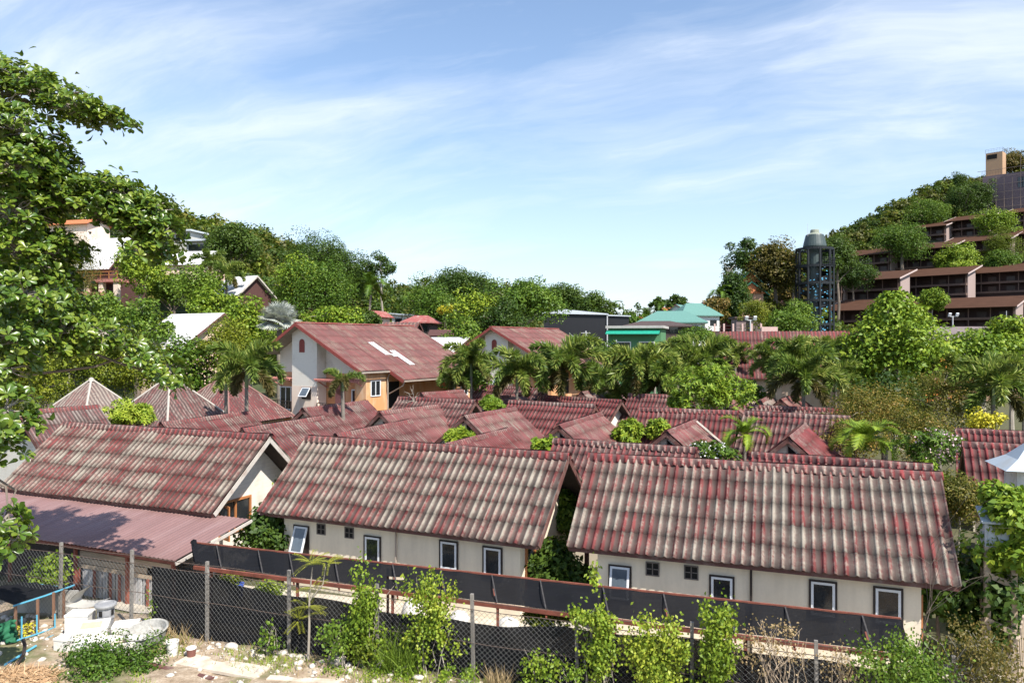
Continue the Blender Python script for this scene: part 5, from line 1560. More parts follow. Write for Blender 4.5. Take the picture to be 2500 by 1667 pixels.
# ------------------------------------------------------------- trees and shrubs
TR = [
 # kind, label, px, py, Z, w, h, group
 ('yellow', 'yellow-green clipped bush at the far left edge behind the dull grey-red roof', 40, 930, 54, 240, 210),
 ('yellow', 'yellow-green bush right behind the greyest pyramid roof', 180, 905, 62, 220, 190),
 ('yellow', 'yellow-green bush in the gap between the two pale-ridged pyramid roofs', 305, 890, 66, 210, 190),
 ('round', 'mid green tree rising behind the middle pyramid roof', 455, 905, 70, 190, 150),
 ('round', 'bushy tree below the half buried pale tiled roof, left of it', 335, 810, 76, 150, 150),
 ('dark', 'dark tree deep behind the leafy boughs at the left edge', 110, 820, 74, 260, 240),
 ('round', 'green tree between the leafy boughs and the hillside terrace', 240, 800, 80, 200, 200),
 ('yellow', 'yellowish tree below the silver palm beside the villa', 555, 850, 70, 150, 150),
 ('bright', 'bright tree left of the silver palm', 598, 790, 80, 140, 120),
 ('bright', 'bright low tree right of the half buried pale roof', 612, 835, 80, 110, 90),
 ('olive', 'feathery olive casuarina-like tree over the hillside terrace', 165, 660, 104, 165, 200),
 ('bright', 'light green tree in front of the hillside terrace pillars', 345, 660, 108, 120, 130),
 ('round', 'round tree below the long clean pale roof', 425, 705, 114, 110, 90),
 ('round', 'round bush in front of the cream annex', 478, 705, 102, 120, 100),
 ('bright', 'pale leafy bush at the foot of the cream annex wall', 515, 752, 96, 130, 90),
 ('dark', 'dark crown on the slope above the maroon gable house', 565, 600, 150, 140, 100),
 ('bright', 'bright tree touching the maroon gable house', 725, 690, 114, 120, 130),
 ('dark', 'tall dark tree standing highest behind the maroon gable house', 775, 640, 135, 200, 130),
 ('round', 'broad tree with layered green crown left of the villa ridge', 770, 715, 114, 230, 150),
 ('dark', 'dark tree behind the tall thin palm-like tree', 860, 690, 132, 140, 140),
 ('bright', 'flat bright hedge just over the villa ridge', 815, 778, 98, 150, 46),
 ('dark', 'small dark bush by the cream cottage gable', 905, 785, 104, 70, 40),
 ('sparse', 'tall thin tree with a small tufted crown sticking up from the wood', 932, 655, 128, 90, 80),
 ('round', 'leafy tree right of the cottages', 1060, 755, 128, 170, 110),
 ('gold', 'small yellow flowering tree on the wooded slope', 1087, 760, 114, 46, 26),
 ('dark', 'dark tree on the ridge above the yellow flowering tree', 1120, 705, 160, 150, 90),
 ('bright', 'light green open tree between the two villas', 1165, 770, 104, 130, 140),
 ('round', 'tree hugging the farther villa roof on its left', 1130, 840, 92, 110, 110),
 ('tiers', 'big layered tree beside the black warehouse', 1275, 745, 106, 230, 150),
 ('dark', 'dark low tree in front of the layered tree', 1230, 800, 100, 160, 110),
 ('dark', 'round dark tree above the warehouse roof', 1365, 738, 172, 120, 80),
 ('dark', 'second darker tree above the warehouse roof', 1437, 748, 168, 110, 66),
 ('round', 'low tree between the warehouse and the orange roof tips', 1542, 790, 152, 70, 50),
 ('whorl', 'yellowish broadleaf tree in front of the green house', 1600, 872, 80, 110, 62),
 ('plum', 'white flowering bush left of the green house', 1480, 865, 86, 90, 60),
 ('sparse', 'loose dark tree behind the small temple hall', 1655, 750, 180, 90, 76),
 ('sparse', 'thin papaya-like tree beside the temple hall', 1607, 745, 158, 34, 36),
 ('brown', 'mottled tree column beside the turquoise stilt house', 1745, 760, 154, 56, 80),
 ('cone', 'dark conical tree above the turquoise stilt house', 1792, 725, 158, 110, 120),
 ('sparse', 'tall loose tree on the knoll left of the round brown crown', 1815, 645, 172, 150, 150),
 ('brown', 'big round brownish crown on the knoll', 1893, 655, 168, 150, 130),
 ('dark', 'dark tree between the brown crown and the tower', 1938, 665, 176, 80, 90),
 ('yellow', 'small yellow tree over the pink terrace', 1845, 770, 122, 70, 90),
 ('round', 'round shrub tree left of the tower foot', 1915, 790, 122, 110, 70),
 ('round', 'shrub right at the tower foot', 1955, 775, 136, 80, 90),
 ('brown', 'brownish tree between tower columns and hotel', 1930, 715, 190, 100, 60),
 ('dark', 'dark tree right behind the tower top', 2045, 630, 200, 90, 110),
 ('dark', 'dark shrub tree below the third row hotel end', 2080, 672, 212, 110, 60),
 ('round', 'big round tree at the end of the third hotel row', 2203, 590, 244, 120, 88),
 ('bright', 'bright round tree between third row blocks', 2335, 632, 238, 90, 76),
 ('bright', 'small tree under the bright round tree between third row blocks', 2352, 660, 230, 66, 50),
 ('bright', 'large bright crown under the scaffolded building', 2432, 550, 252, 100, 90),
 ('yellow', 'yellowish tree on the hotel terraces near the view edge', 2445, 605, 238, 80, 100),
 ('round', 'green tree below the yellowish terrace tree', 2445, 645, 232, 90, 60),
 ('bright', 'small bright tree on the lowest terrace', 2278, 735, 200, 70, 56),
 ('dark', 'dark tree left of the scaffolded building', 2345, 495, 288, 90, 80),
 ('cone', 'pointed tree at the skyline left of the scaffolded building', 2342, 455, 296, 46, 60),
 ('dark', 'dark tree tucked against the scaffolded wall', 2385, 485, 286, 60, 90),
 ('round', 'round crowns on the skyline beside the small top block', 2270, 525, 282, 120, 60),
 ('brown', 'brownish tree behind the ochre stair tower', 2470, 400, 320, 80, 50),
 ('bright', 'the tallest bright green tree, in front of the hotel and right of the red hall', 2190, 885, 62, 350, 290),
 ('bright', 'upper tip of leafy growth on top of the tallest bright tree', 2185, 772, 63, 150, 110),
 ('bright', 'spreading bright tree in front of the lodge at the right', 2400, 870, 70, 230, 140),
 ('bright', 'light crown rising over the spreading tree by the lodge', 2470, 830, 74, 150, 100),
 ('dark', 'dark shrub below the tallest bright tree', 2160, 985, 54, 230, 110),
 ('olive', 'olive shrub with orange tips over the long red roof', 2110, 1010, 44, 260, 120),
 ('olive', 'tall orange-tinged shrub beside the dark foxtail palm', 2295, 985, 46, 190, 190),
 ('olive', 'brown-green shrub in front, right of the small steep gable', 2085, 1075, 37, 190, 100),
 ('olive', 'brown-green shrub behind the pink flowering bush', 2230, 1060, 39, 190, 130),
 ('whorl', 'round broadleaf tree with drooping bright leaves among the red roofs', 1735, 958, 44.5, 205, 150),
 ('whorl', 'leafy sprig hanging over the broad clean roof left of the broadleaf tree', 1660, 985, 46, 50, 30),
 ('plum', 'frangipani bush with pink flowers beside the widest near roof', 2290, 1105, 32, 160, 110),
 ('gold', 'bright yellow bush behind the roof at the right edge', 2405, 1030, 38, 90, 46),
 ('bright', 'glossy bright bush at the right end of the widest near roof', 2262, 1190, 27.5, 120, 110),
 ('olive', 'twiggy olive bush below the roof with the white box', 2340, 1215, 24.5, 150, 110),
 ('dark', 'large dark green bush right of the cream back wall', 2385, 1470, 20.5, 260, 260),
 ('bright', 'autumn-tinged leafy branches in front of the white box', 2465, 1290, 19.5, 130, 230),
 ('round', 'green bush under the right eave of the widest near roof', 2290, 1430, 20.5, 110, 130),
 ('dark', 'dark bush squeezed between the clapboard and streaked bungalows', 652, 1300, 28.0, 90, 120),
 ('whorl', 'banana-like bright leaves behind the clapboard gable', 655, 1180, 32.5, 50, 60),
 ('dark', 'dark planting low in the gap between the two cream bungalows', 1350, 1395, 24.5, 150, 130),
 ('round', 'lit shrub high in the gap between the two cream bungalows', 1375, 1250, 27.5, 90, 130),
 ('whorl', 'bright round shrub between the greyest and middle pyramid roofs', 320, 1018, 45, 130, 66),
 ('whorl', 'small bright shrub right of the smooth pale red gable roof', 1535, 1055, 41, 66, 56),
 ('whorl', 'leafy sprig at a gable behind the speckled roof', 1200, 992, 48, 50, 26),
 ('whorl', 'little shrub at the foot of the speckled roof gable', 1118, 1072, 34, 56, 30),
 ('bright', 'low strip of shrub in front of the white triangle gable', 1340, 1092, 34.5, 70, 22),
 ('plum', 'pale flowering shrub behind the strip roof of the widest bungalow', 1740, 1108, 33, 120, 34),
 ('plum', 'white flowering shrub by the tiny round-mouthed gable', 1835, 965, 60, 90, 60),
 ('whorl', 'leafy sprig by the gable with the white strip', 1612, 1050, 41, 44, 36),
 ('round', 'green undergrowth below the leaning palm', 800, 1020, 47, 60, 40),
 ('round', 'shrubs along the foot of the farther villa', 1150, 925, 66, 150, 60),
 ('dark', 'low dark hedge in front of the lodge', 2150, 830, 100, 150, 50),
 ('round', 'hedge at the feet of the turquoise houses', 1700, 822, 112, 150, 26),
]
for i, (kd, lab, px, py, Z, w, h) in enumerate(TR):
    small = h < 70 and Z < 60
    base = 0.0
    if Z > 95:
        c = far(px, py, Z); gz = max(float(hill_left(np.array([c.x]), np.array([c.y]))[0]), float(hill_right(np.array([c.x]), np.array([c.y]))[0]))
        base = min(gz, c.z - h * Z / F * .45)
    nm = {'whorl': 'broadleaf_tree', 'plum': 'frangipani_bush', 'olive': 'olive_shrub', 'gold': 'yellow_bush', 'cone': 'conical_tree'}.get(kd, 'tree')
    ct = 'tree'
    if h * Z / F < 2.6 or 'bush' in lab or 'shrub' in lab or 'hedge' in lab: nm = 'shrub' if nm == 'tree' else nm; ct = 'shrub'
    sz = math.sqrt(w * h) * Z / F
    PR = PRE[kd]
    lf = PR[3]; n_ = PR[0]; per_ = PR[2]
    if Z < 30: lf *= .55; n_ = int(n_ * 1.3); per_ = int(per_ * 1.5)
    elif Z < 50: lf *= .7
    elif Z > 140: lf *= 1.35
    if sz > 6: n_ = int(n_ * min(2.0, sz / 6)); per_ = int(per_ * min(1.5, sz / 6))
    if sz < 4: n_ = max(12, int(n_ * .6))
    tree(kd, nm, lab, px, py, Z, w, h, 400 + i, cat=ct, base=base, leaf=lf, n=n_, per=per_)

# flower heads on the frangipanis: small clusters of petals, parts of their bush
def flowers(root, n, size, mat, seed):
    g = np.random.default_rng(seed); cr = [c for c in root.children if c.name.startswith('crown')][0]
    co_ = np.array([v.co[:] for v in cr.data.vertices]); d = co_ @ np.array([.1, -.75, .65]); idx = np.argsort(-d)[:len(d) // 3]
    pick = co_[g.choice(idx, n, replace=False)]
    P = np.repeat(pick, 9, 0) + g.normal(size=(n * 9, 3)) * size * .9
    A = sphere_dirs(n * 9, g, .3); V, Q = leaf_arrays(P, A, sphere_dirs(n * 9, g, .8), size, size * .7, KITE)
    o = link('blossoms', np_mesh('blossoms', V, Q, mat), root); o.location = cr.location
    return o
for o in list(COL.objects):
    l = o.get('label', '')
    if 'frangipani bush with pink' in l: flowers(o, 34, .11, M_PETAL, 1)
    elif 'pale flowering shrub' in l or 'white flowering' in l: flowers(o, 18, .10, M_WHT, 2)
    elif 'tall orange-tinged' in l: flowers(o, 26, .10, M_PETALO, 3)

# bare branching tree on the knoll and dry twigs
def bare_tree(name, label, base, tips, seed, r0, cat='tree', mat=None, group=None):
    g = np.random.default_rng(seed); o = thing(name, label, cat, base)
    m = MB(); b = np.array([0, 0, 0.0])
    for tp in tips:
        q = np.array(tp) - np.array(base); pts = limb(b, q, g, .12, 5); m.tube(pts, [r0 * (1 - .17 * k) for k in range(6)], 5)
        for k in (2, 3, 4):
            for _ in range(2):
                e = np.array(pts[k]) + (q - b) * g.uniform(.18, .4) + g.normal(size=3) * np.linalg.norm(q) * .16
                m.tube(limb(pts[k], e, g, .15, 3), [r0 * .4, r0 * .3, r0 * .2, r0 * .1], 4)
    m.build('branches', mat or M_BARKP, o)
    return o
b_ = far(1785, 740, 165)
bare_tree('bare_tree', 'leafless pale tree left of the loose tree on the knoll', tuple(b_), [tuple(far(x, y, 165)) for x, y in ((1765, 665), (1780, 650), (1798, 670), (1760, 690))], 5, .22)
b_ = (10.6, 19.2, 0.2)
bare_tree('dry_branch', 'bare grey branches reaching over the right corner of the widest near roof', b_, [tuple(far(2290, 1345, 17.5)), tuple(far(2312, 1290, 18.2)), tuple(far(2345, 1330, 18))], 9, .013, cat='branch', mat=M_BARK)
b_ = far(1010, 980, 49)
bare_tree('dry_twigs', 'tangle of dry twigs lying on a red ridge below the orange villa', tuple(b_), [tuple(far(x, y, 49)) for x, y in ((990, 955), (1005, 950), (1020, 962), (985, 985), (1030, 985))], 11, .03, cat='twigs')

# ------------------------------------------------------------------------ palms
PG = 'foxtail palms among the roofs'
PL = [
 ('foxtail palm in front of the left balcony of the orange villa', 602, 905, 48, 1.0, 12, {}),
 ('half hidden foxtail palm trunk and crown left of the villa palm', 552, 935, 50, .62, 9, {}),
 ('leaning palm with few hanging brown-tipped fronds before the villa door', 835, 932, 43, .60, 6, dict(only=[3.3, 2.9, .3, -1.2, -1.75, 3.6], old=3, lean=(.1, .3))),
 ('palm at the left end of the palm row under the farther villa', 1108, 885, 64, 1.0, 10, {}),
 ('bushy palm against the farther villa gable', 1150, 878, 62, 1.25, 13, {}),
 ('palm with a tall spear leaf in front of the farther villa', 1262, 885, 57, 1.35, 13, {}),
 ('foxtail palm drooping over the pale villa corner', 1375, 905, 56, 1.32, 13, {}),
 ('palm left of the densest palm clump, by the villa eave', 1465, 905, 60, 1.35, 13, {}),
 ('palm in the densest clump with an upright spear, before the green house', 1560, 885, 57, 1.3, 13, {}),
 ('palm low in the densest clump, brown inside', 1515, 930, 56, 1.25, 13, {}),
 ('palm right in the densest clump above the streaky roof', 1610, 925, 58, 1.28, 13, {}),
 ('palm behind the round broadleaf tree, its left side', 1668, 885, 64, 1.25, 12, {}),
 ('palm behind the round broadleaf tree, its right side', 1715, 905, 62, 1.32, 13, {}),
 ('palm higher up between green house and red hall', 1655, 835, 74, 1.28, 13, {}),
 ('slender palm standing before the middle of the red hall', 1795, 862, 68, .95, 9, {}),
 ('palm against the right part of the red hall with a white glint', 1890, 855, 60, 1.28, 13, {}),
 ('palm with sunlit fronds right of the red hall middle', 1945, 885, 57, 1.32, 13, {}),
 ('palm before the right end of the red hall', 2020, 850, 62, 1.35, 13, {}),
 ('low palm with hanging skirt over the small red gables', 1962, 945, 51, 1.1, 12, dict(old=4)),
 ('palm with grey-green drooping skirt right of the low palm', 2040, 915, 57, 1.15, 12, dict(old=1)),
 ('dark foxtail palm at the right edge with a bare spear', 2425, 945, 46, 1.15, 13, dict(old=1)),
 ('palm cut by the right edge behind the dark foxtail palm', 2500, 915, 52, 1.2, 11, {}),
 ('palm fronds showing behind the tallest bright tree', 2310, 905, 58, 1.1, 9, {}),
]
for i, (lab, px, py, Z, s, nf, kw) in enumerate(PL): palm(lab, px, py - (26, -6, 0, -22, 8, -12)[i % 6] * (1 if 1100 < px < 2060 else 0) + (18 if 1100 < px < 1700 else 8 if 1700 < px < 2060 else 0) , Z * (1 + .02 * ((i * 7) % 5 - 2)), 20 + i, 'fox', s * (1.12, .82, 1.0, .74, .95, .86)[i % 6], nf, group=PG, **kw)
palm('small young palm in front of the long red roof by the olive shrubs', 1818, 1062, 37.5, 61, 'areca', .62, 11, 'young_palm', group=None, trunk=.1)
palm('fan of feathery areca fronds at the foot of the olive shrubs', 2110, 1085, 34, 62, 'areca', .72, 16, 'areca_palm', group=None, trunk=.05, up=True)
palm('feathery palm on the slope under the long clean pale roof', 512, 640, 122, 63, 'fox', 1.35, 11, 'slope_palm', group=None, base=9, trunk=.2)
palm('drooping palm before the cream annex wall', 553, 672, 106, 64, 'fox', 1.3, 11, 'slope_palm', group=None, base=6, trunk=.2)
CP = 'coconut palms beyond the villas'
palm('coconut palm with slanting trunk left of the tall thin tree', 907, 700, 122, 65, 'coco', 1.5, 12, 'coconut_palm', group=CP, base=0, trunk=.22, lean=(-1.2, 0))
palm('coconut palm low on the wooded slope right of the tall thin tree', 1010, 740, 140, 66, 'coco', 1.5, 11, 'coconut_palm', group=CP, base=3, trunk=.22)
palm('tiny coconut palm at the end of the warehouse roof', 1493, 755, 170, 67, 'coco', 1.4, 11, 'coconut_palm', group=CP, base=5, trunk=.22)
palm('dark palm left of the conical tree above the turquoise roof', 1757, 720, 156, 68, 'coco', 1.4, 10, 'coconut_palm', group=CP, base=8, trunk=.2)
palm('low palm by the orange roof tips', 1580, 775, 165, 69, 'coco', 1.5, 12, 'coconut_palm', group=CP, base=5, trunk=.2)
palm('thin young palm standing over the small temple hall', 1618, 752, 150, 70, 'coco', 1.0, 8, 'coconut_palm', group=CP, base=5, trunk=.15)

# silver fan palm
def fan_palm(label, px, py, Z, R0, seed):
    g = np.random.default_rng(seed); c = far(px, py, Z); root = thing('silver_palm', label, 'palm tree', (c.x, c.y, 0))
    m = MB(); m.tube([(0, 0, -.2), (0, 0, c.z - .9)], .26, 10); m.build('trunk', M_PTRUNK, root)
    me = None
    n = 26; k = np.arange(n); th = (k / (n - 1) - .5) * 4.6
    A = np.stack([np.cos(th), np.sin(th), np.zeros(n)], 1); P = np.tile(np.array([R0 * .55, 0, 0]), (n, 1))
    A[:, 2] = -.12 * np.abs(np.sin(th)) + .1
    V, Q = leaf_arrays(P, A, np.tile(np.array([0, 0, 1.0]), (n, 1)) + g.normal(size=(n, 3)) * .12, R0 * .62 * (1 - .12 * np.abs(th) / 2.3), R0 * .085, LONG)
    s = MB(); s.bar((0, 0, 0), (R0 * .56, 0, 0), .05); V, Q = join([(V, Q), (np.array(s.v), np.array(s.f))])
    me = np_mesh('fan_leaf', V, Q, L_SILVER)
    for i in range(30):
        el = 1.4 - 1.75 * (i / 29.0); o = link('fan_leaf', me, root); o.location = (0, 0, c.z - .25)
        o.rotation_euler = (g.uniform(-.5, .5), -el, i * 2.39996)
        o.rotation_mode = 'XYZ'
    return root
fan_palm('silver-grey fan palm standing left of the orange villa roof', 682, 780, 76, 2.0, 3)
# --------------------------------------- the big almond tree at the left edge
ALM = thing('almond_tree', 'large almond tree with glossy rosettes of broad leaves filling the left edge', 'tree', (-17.2, 19.0, 1.0))
_g = np.random.default_rng(42)
BL = [  # px, py, radius px (x, y), depth, rosettes
 (40, 185, 60, 40, 20, 26), (90, 225, 80, 45, 20, 46), (190, 265, 65, 35, 20, 36), (260, 285, 45, 20, 20.5, 20), (300, 292, 16, 10, 20.5, 5), (10, 260, 50, 60, 19, 24),
 (70, 330, 80, 60, 19, 60), (40, 410, 80, 60, 18.5, 58), (110, 390, 60, 50, 19.5, 40), (30, 520, 90, 70, 18.5, 60), (120, 480, 70, 50, 19.5, 44), (180, 470, 60, 40, 20, 34),
 (250, 460, 60, 35, 20.5, 36), (310, 480, 60, 40, 20.5, 44), (370, 520, 45, 45, 21, 36), (400, 570, 35, 45, 21, 30), (345, 545, 55, 35, 20.5, 34), (260, 510, 55, 30, 20, 26), (350, 610, 40, 30, 20.5, 16), (395, 615, 24, 26, 21, 10),
 (60, 620, 90, 70, 19, 66), (150, 600, 50, 40, 20, 24), (60, 720, 90, 70, 18.5, 66), (120, 700, 50, 60, 20, 34), (150, 770, 50, 50, 20.5, 34), (60, 830, 80, 60, 18.5, 44), (140, 810, 70, 60, 19.5, 36),
 (250, 810, 60, 36, 20.5, 24), (320, 840, 45, 26, 21, 16), (370, 872, 40, 24, 21, 15), (410, 900, 30, 26, 21.2, 16), (425, 935, 20, 14, 21.2, 7), (190, 850, 40, 22, 20, 12), (20, 900, 40, 40, 18, 20),
 (10, 1000, 26, 60, 16.5, 18), (30, 1040, 26, 40, 16.5, 14), (12, 1100, 22, 30, 16.5, 9), (8, 1270, 24, 30, 16, 10), (26, 1320, 20, 24, 16, 8), (10, 1350, 14, 16, 16, 4),
]
C = []; Rr = []; Pts = []; Dirs = []
hub = np.array([-15.6, 19.2, 9.0])
for (px, py, rx, ry, Z, n) in BL:
    c = np.array(far(px, py, Z)); sx, sy = rx * Z / F, ry * Z / F
    n = int(n * 1.65); d = sphere_dirs(n, _g); P = c + d * np.array([sx, min(1.7, .6 + (sx + sy) * .6), sy]) * (0.45 + .55 * _g.random((n, 1)) ** .5)
    Pts.append(P); o_ = unit((P - c)); outw = unit(c - hub)
    Dirs.append(unit(o_ * .7 + outw * .5 + np.array([0, -.15, .75]) + _g.normal(size=P.shape) * .3))
P = np.concatenate(Pts); D = np.concatenate(Dirs)
V, Q = rosettes(P, D, 9, .205, _g, BROAD, .62, 1.0, .35)
# scattered single leaves fill the shoots between rosettes
ex = P[_g.integers(0, len(P), 2600)] + _g.normal(size=(2600, 3)) * .14
V2, Q2 = leaf_arrays(ex, sphere_dirs(2600, _g, -.1), sphere_dirs(2600, _g, .9), (.19 * (.7 + .6 * _g.random(2600))), .12, BROAD)
V, Q = join([(V, Q), (V2, Q2)])
o = link('crown', np_mesh('crown', V - np.array([-17.2, 19.0, 1.0]), Q, L_ALMOND, smooth=True), ALM)
m = MB(); b0 = np.array([-17.2, 19.0, 1.0])
tr_pts = [(0, 0, -.4), (.3, .1, 3.0), (.9, .2, 6.0), (1.4, .2, 8.5), (1.5, .3, 11.5), (1.9, .4, 14)]
m.tube(tr_pts, [.48, .40, .34, .28, .20, .1], 12)
starts = [np.array(tr_pts[i]) for i in (2, 3, 3, 4, 5)]
for (px, py, rx, ry, Z, n) in BL:
    q = np.array(far(px, py, Z)) - b0
    s_ = min(starts, key=lambda a: abs(a[2] + .6 - q[2]) + .05 * np.linalg.norm(a - q))
    m.tube(limb(s_, q, _g, .13, 6), [.075, .065, .055, .045, .035, .025, .012], 6)
m.build('trunk', M_BARK, ALM)
# fine shoots to the leaf rosettes
m = MB()
for (px, py, rx, ry, Z, n), PP in zip(BL, Pts):
    c = np.array(far(px, py, Z)) - b0
    for p_ in PP[::2]: m.tube([tuple(c + (p_ - b0 - c) * .1), tuple((c + p_ - b0) / 2 + _g.normal(size=3) * .05), tuple(p_ - b0)], [.022, .016, .01], 4, cap=False)
m.build('twigs', M_BARKP, ALM)
# ----------------------------------------------- lean-to in front of the clapboard bungalow
def loc(root, p):
    c, s = math.cos(-root.rotation_euler.z), math.sin(-root.rotation_euler.z)
    x, y = p[0] - root.location.x, p[1] - root.location.y
    return Vector((c * x - s * y, s * x + c * y, p[2]))


def gz(x, y): return float(ground_z(np.array([x]), np.array([y]))[0])


M_LEAN = plain('brown_steel_sheet', (0.225, 0.130, 0.120), 0.5, var=0.16, scale=1.2, stretch=(1.5, .2, .2), dirt=(0.30, 0.20, 0.19), bmp=0.05)
M_GSHEET = plain('grey_sheet', (0.44, 0.44, 0.44), 0.7, var=0.35, scale=2, stretch=(6, 6, .4), dirt=(.30, .22, .17))
M_REDPOST = plain('red_rust_post', (0.24, 0.075, 0.05), 0.7, var=0.4)
M_RUST = plain('rusty_tube', (0.21, 0.065, 0.04), 0.75, var=0.45, scale=4, dirt=(.10, .045, .035))
R1 = H1['root']
s_ = Slope(); s_.pitch((-13, -2.75, 2.50), (1, 0, 0), (0, -3.4, -.62), 20.7, 3.45, .2, .028, 1, 4, 401)
lr = s_.build('lean_to_roof', M_LEAN, R1)
m = MB(); m.bar((7.72, -2.7, 2.44), (7.72, -6.2, 1.80), .05, .10); m.build('edge_trim', M_FASCIAW, lr)
m = MB(); m.bar((-13, -6.05, 1.78), (7.6, -6.05, 1.78), .06, .12); m.bar((-13, -3.2, 2.33), (7.6, -3.2, 2.33), .06, .1); m.build('lean_to_beam', M_REDPOST, R1)
for x in (-9, -5, -1, 2.6, 5.2, 7.35):
    MB().bx(x - .05, x + .05, -6.0, -5.9, -.2, 1.72).build('lean_to_post', M_REDPOST, R1)
m = MB()
for k, (z, h_) in enumerate(((1.50, .22), (1.26, .19), (1.06, .15))):
    m.bx(2.7 - .1 * k, 7.2 if k != 1 else 6.0, -5.86 + .01 * k, -5.82 + .01 * k, z - h_ / 2, z + h_ / 2)
m.build('wall_board', M_WOOD, R1)
rr = random.Random(8); m = MB(); x = 2.75
while x < 7.1:
    w_ = rr.uniform(.10, .22); m.bx(x, x + w_ - .02, -5.80 + rr.uniform(-.012, .012), -5.77, -.2, .98); x += w_ + rr.uniform(.0, .05)
m.build('wall_sheet', M_GSHEET, R1)
for x in (2.7, 3.5, 4.3, 4.75, 5.15, 6.1): MB().bx(x - .045, x + .045, -5.92, -5.87, -.2, 1.0).build('wall_batten', M_REDPOST, R1)
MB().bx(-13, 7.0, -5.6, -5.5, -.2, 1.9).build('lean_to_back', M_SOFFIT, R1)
# cooling unit on the side of the widest near bungalow
m = MB(); m.box((-H3['xw'] - .25, -1.2, 1.3), (.4, .8, .62)); ac = m.build('cooling_unit', plain('cream_metal', (.58, .54, .46), .5), H3['root'])
MB().lathe([(.24, 0), (.24, .012)], (-H3['xw'] - .25, -1.615, 1.3), 14, Matrix.Rotation(PI / 2, 3, 'X')).build('fan_grille', M_DARK, ac)

M_BARLIGHT = plain('bar_highlight', (.055, .050, .047), .9, var=.6, scale=6)
# ------------------------------------------------------------------ shade net canopy
CAN = thing('shade_canopy', 'long black shade net stretched over a rusty frame in front of the bungalow backs', 'shade canopy', (0, 18.5, -.13))
FA_, FB_ = Vector((-9.35, 21.8, 2.58)), Vector((8.45, 15.55, 2.58)); BA_, BB_ = Vector((-10.5, 24.1, 2.62)), Vector((9.2, 17.45, 2.62))
o0 = Vector((0, 18.5, 0))
m = MB(); m.bar(FA_ - o0 + Vector((-.02, -.07, .0)), FB_ - o0 + Vector((-.02, -.07, .0)), .07, .10); m.build('front_rail', M_RUST, CAN)
m = MB(); m.bar(BA_ - o0 + Vector((0, 0, .05)), BB_ - o0 + Vector((0, 0, .05)), .055, .06); m.build('back_rail', M_RUST, CAN)
rr = random.Random(2); NB = 13
for i in range(NB):
    k = (i + .5) / NB + rr.uniform(-.012, .012); a, b = FA_.lerp(FB_, k), BA_.lerp(BB_, k)
    d_ = (b - a).normalized(); m = MB(); m.bar(a - o0 - d_ * .14 + Vector((0, 0, -.11)), b - o0 + d_ * .20 + Vector((0, 0, -.09)), .04, .05); m.build('crossbar', M_RUST, CAN)
    m = MB(); m.bar(a - o0 + d_ * .02 + Vector((0, 0, .052)), b - o0 - d_ * .05 + Vector((0, 0, .058)), .035, .012); m.build('net_highlight', M_BARLIGHT, CAN)  # added pale strip, painting the light caught by the net over each bar
for i in range(7):
    k = .03 + .95 * i / 6
    for P_, Q_ in ((FA_, FB_),) + (((BA_, BB_),) if i % 2 == 0 else ()):
        q = P_.lerp(Q_, k); m = MB(); m.bar((q.x - o0.x, q.y - o0.y, -.05), (q.x - o0.x, q.y - o0.y, 2.53), .07); m.build('canopy_post', M_RUST, CAN)


def net_mat():
    q = NT('shade_net'); t = q.t
    co = q.n('TexCoord').outputs['Object']
    f_ = noise(t, co, 60, 2, .6); s1 = noise(t, scaled(t, co, .5, 6, 1), 1.5, 4, .6); h_ = noise(t, co, 9, 4, .7)
    c = mix_c(t, s1, (0.004, 0.004, 0.005), (0.013, 0.0135, 0.016))
    c = mix_c(t, ramp(t, h_, [(.68, g1(0)), (.76, g1(.5))]), c, (.15, .15, .15))
    q.set(Base_Color=c, Roughness=.85)
    q.b.inputs['Specular IOR Level'].default_value = .12
    tr = q.n('BsdfTransparent'); mx = q.n('MixShader')
    sock(t, mx.inputs[0], ramp(t, f_, [(.45, g1(0.0)), (.68, g1(.05))]))
    t.links.new(q.b.outputs[0], mx.inputs[1]); t.links.new(tr.outputs[0], mx.inputs[2]); t.links.new(mx.outputs[0], q.out.inputs[0])
    return q.m


M_NET = net_mat()
nu, nv = 150, 12
U, Vv = np.meshgrid(np.linspace(0, 1, nu), np.linspace(0, 1, nv)); g = np.random.default_rng(3)
FAn, FBn, BAn, BBn = (np.array(q) for q in (FA_, FB_, BA_, BB_))
Pn = (FAn + (FBn - FAn) * U[..., None]) * (1 - Vv[..., None]) + (BAn + (BBn - BAn) * U[..., None]) * Vv[..., None]
sag = np.abs(np.sin((U * NB) * PI)) * np.sin(Vv * PI)
Pn[..., 2] += .035 + .012 - .13 * sag + .012 * np.sin(U * 140) * np.sin(Vv * 9)
Pn[..., 1] += .03 * np.sin(U * 60 + 1) * (1 - Vv) * .5
i, j = np.arange(nu - 1), np.arange(nv - 1); I, J = np.meshgrid(i, j); b = (J * nu + I).ravel()
hole = ((np.abs(U.ravel()[b] - .352) < .012) & (np.abs(Vv.ravel()[b] - .55) < .06))
Qn = np.stack([b, b + 1, b + nu + 1, b + nu], 1)[~hole]
o = link('net', np_mesh('net', Pn.reshape(-1, 3) - np.array(o0), Qn, M_NET, smooth=True), CAN)
m = MB(); m.tube([tuple(FA_.lerp(BA_, k) + Vector((.1, 0, .07 - .2 * math.sin(k * PI))) - o0) for k in np.linspace(0, 1, 7)], .10, 6); m.build('net_roll', M_NET, CAN)

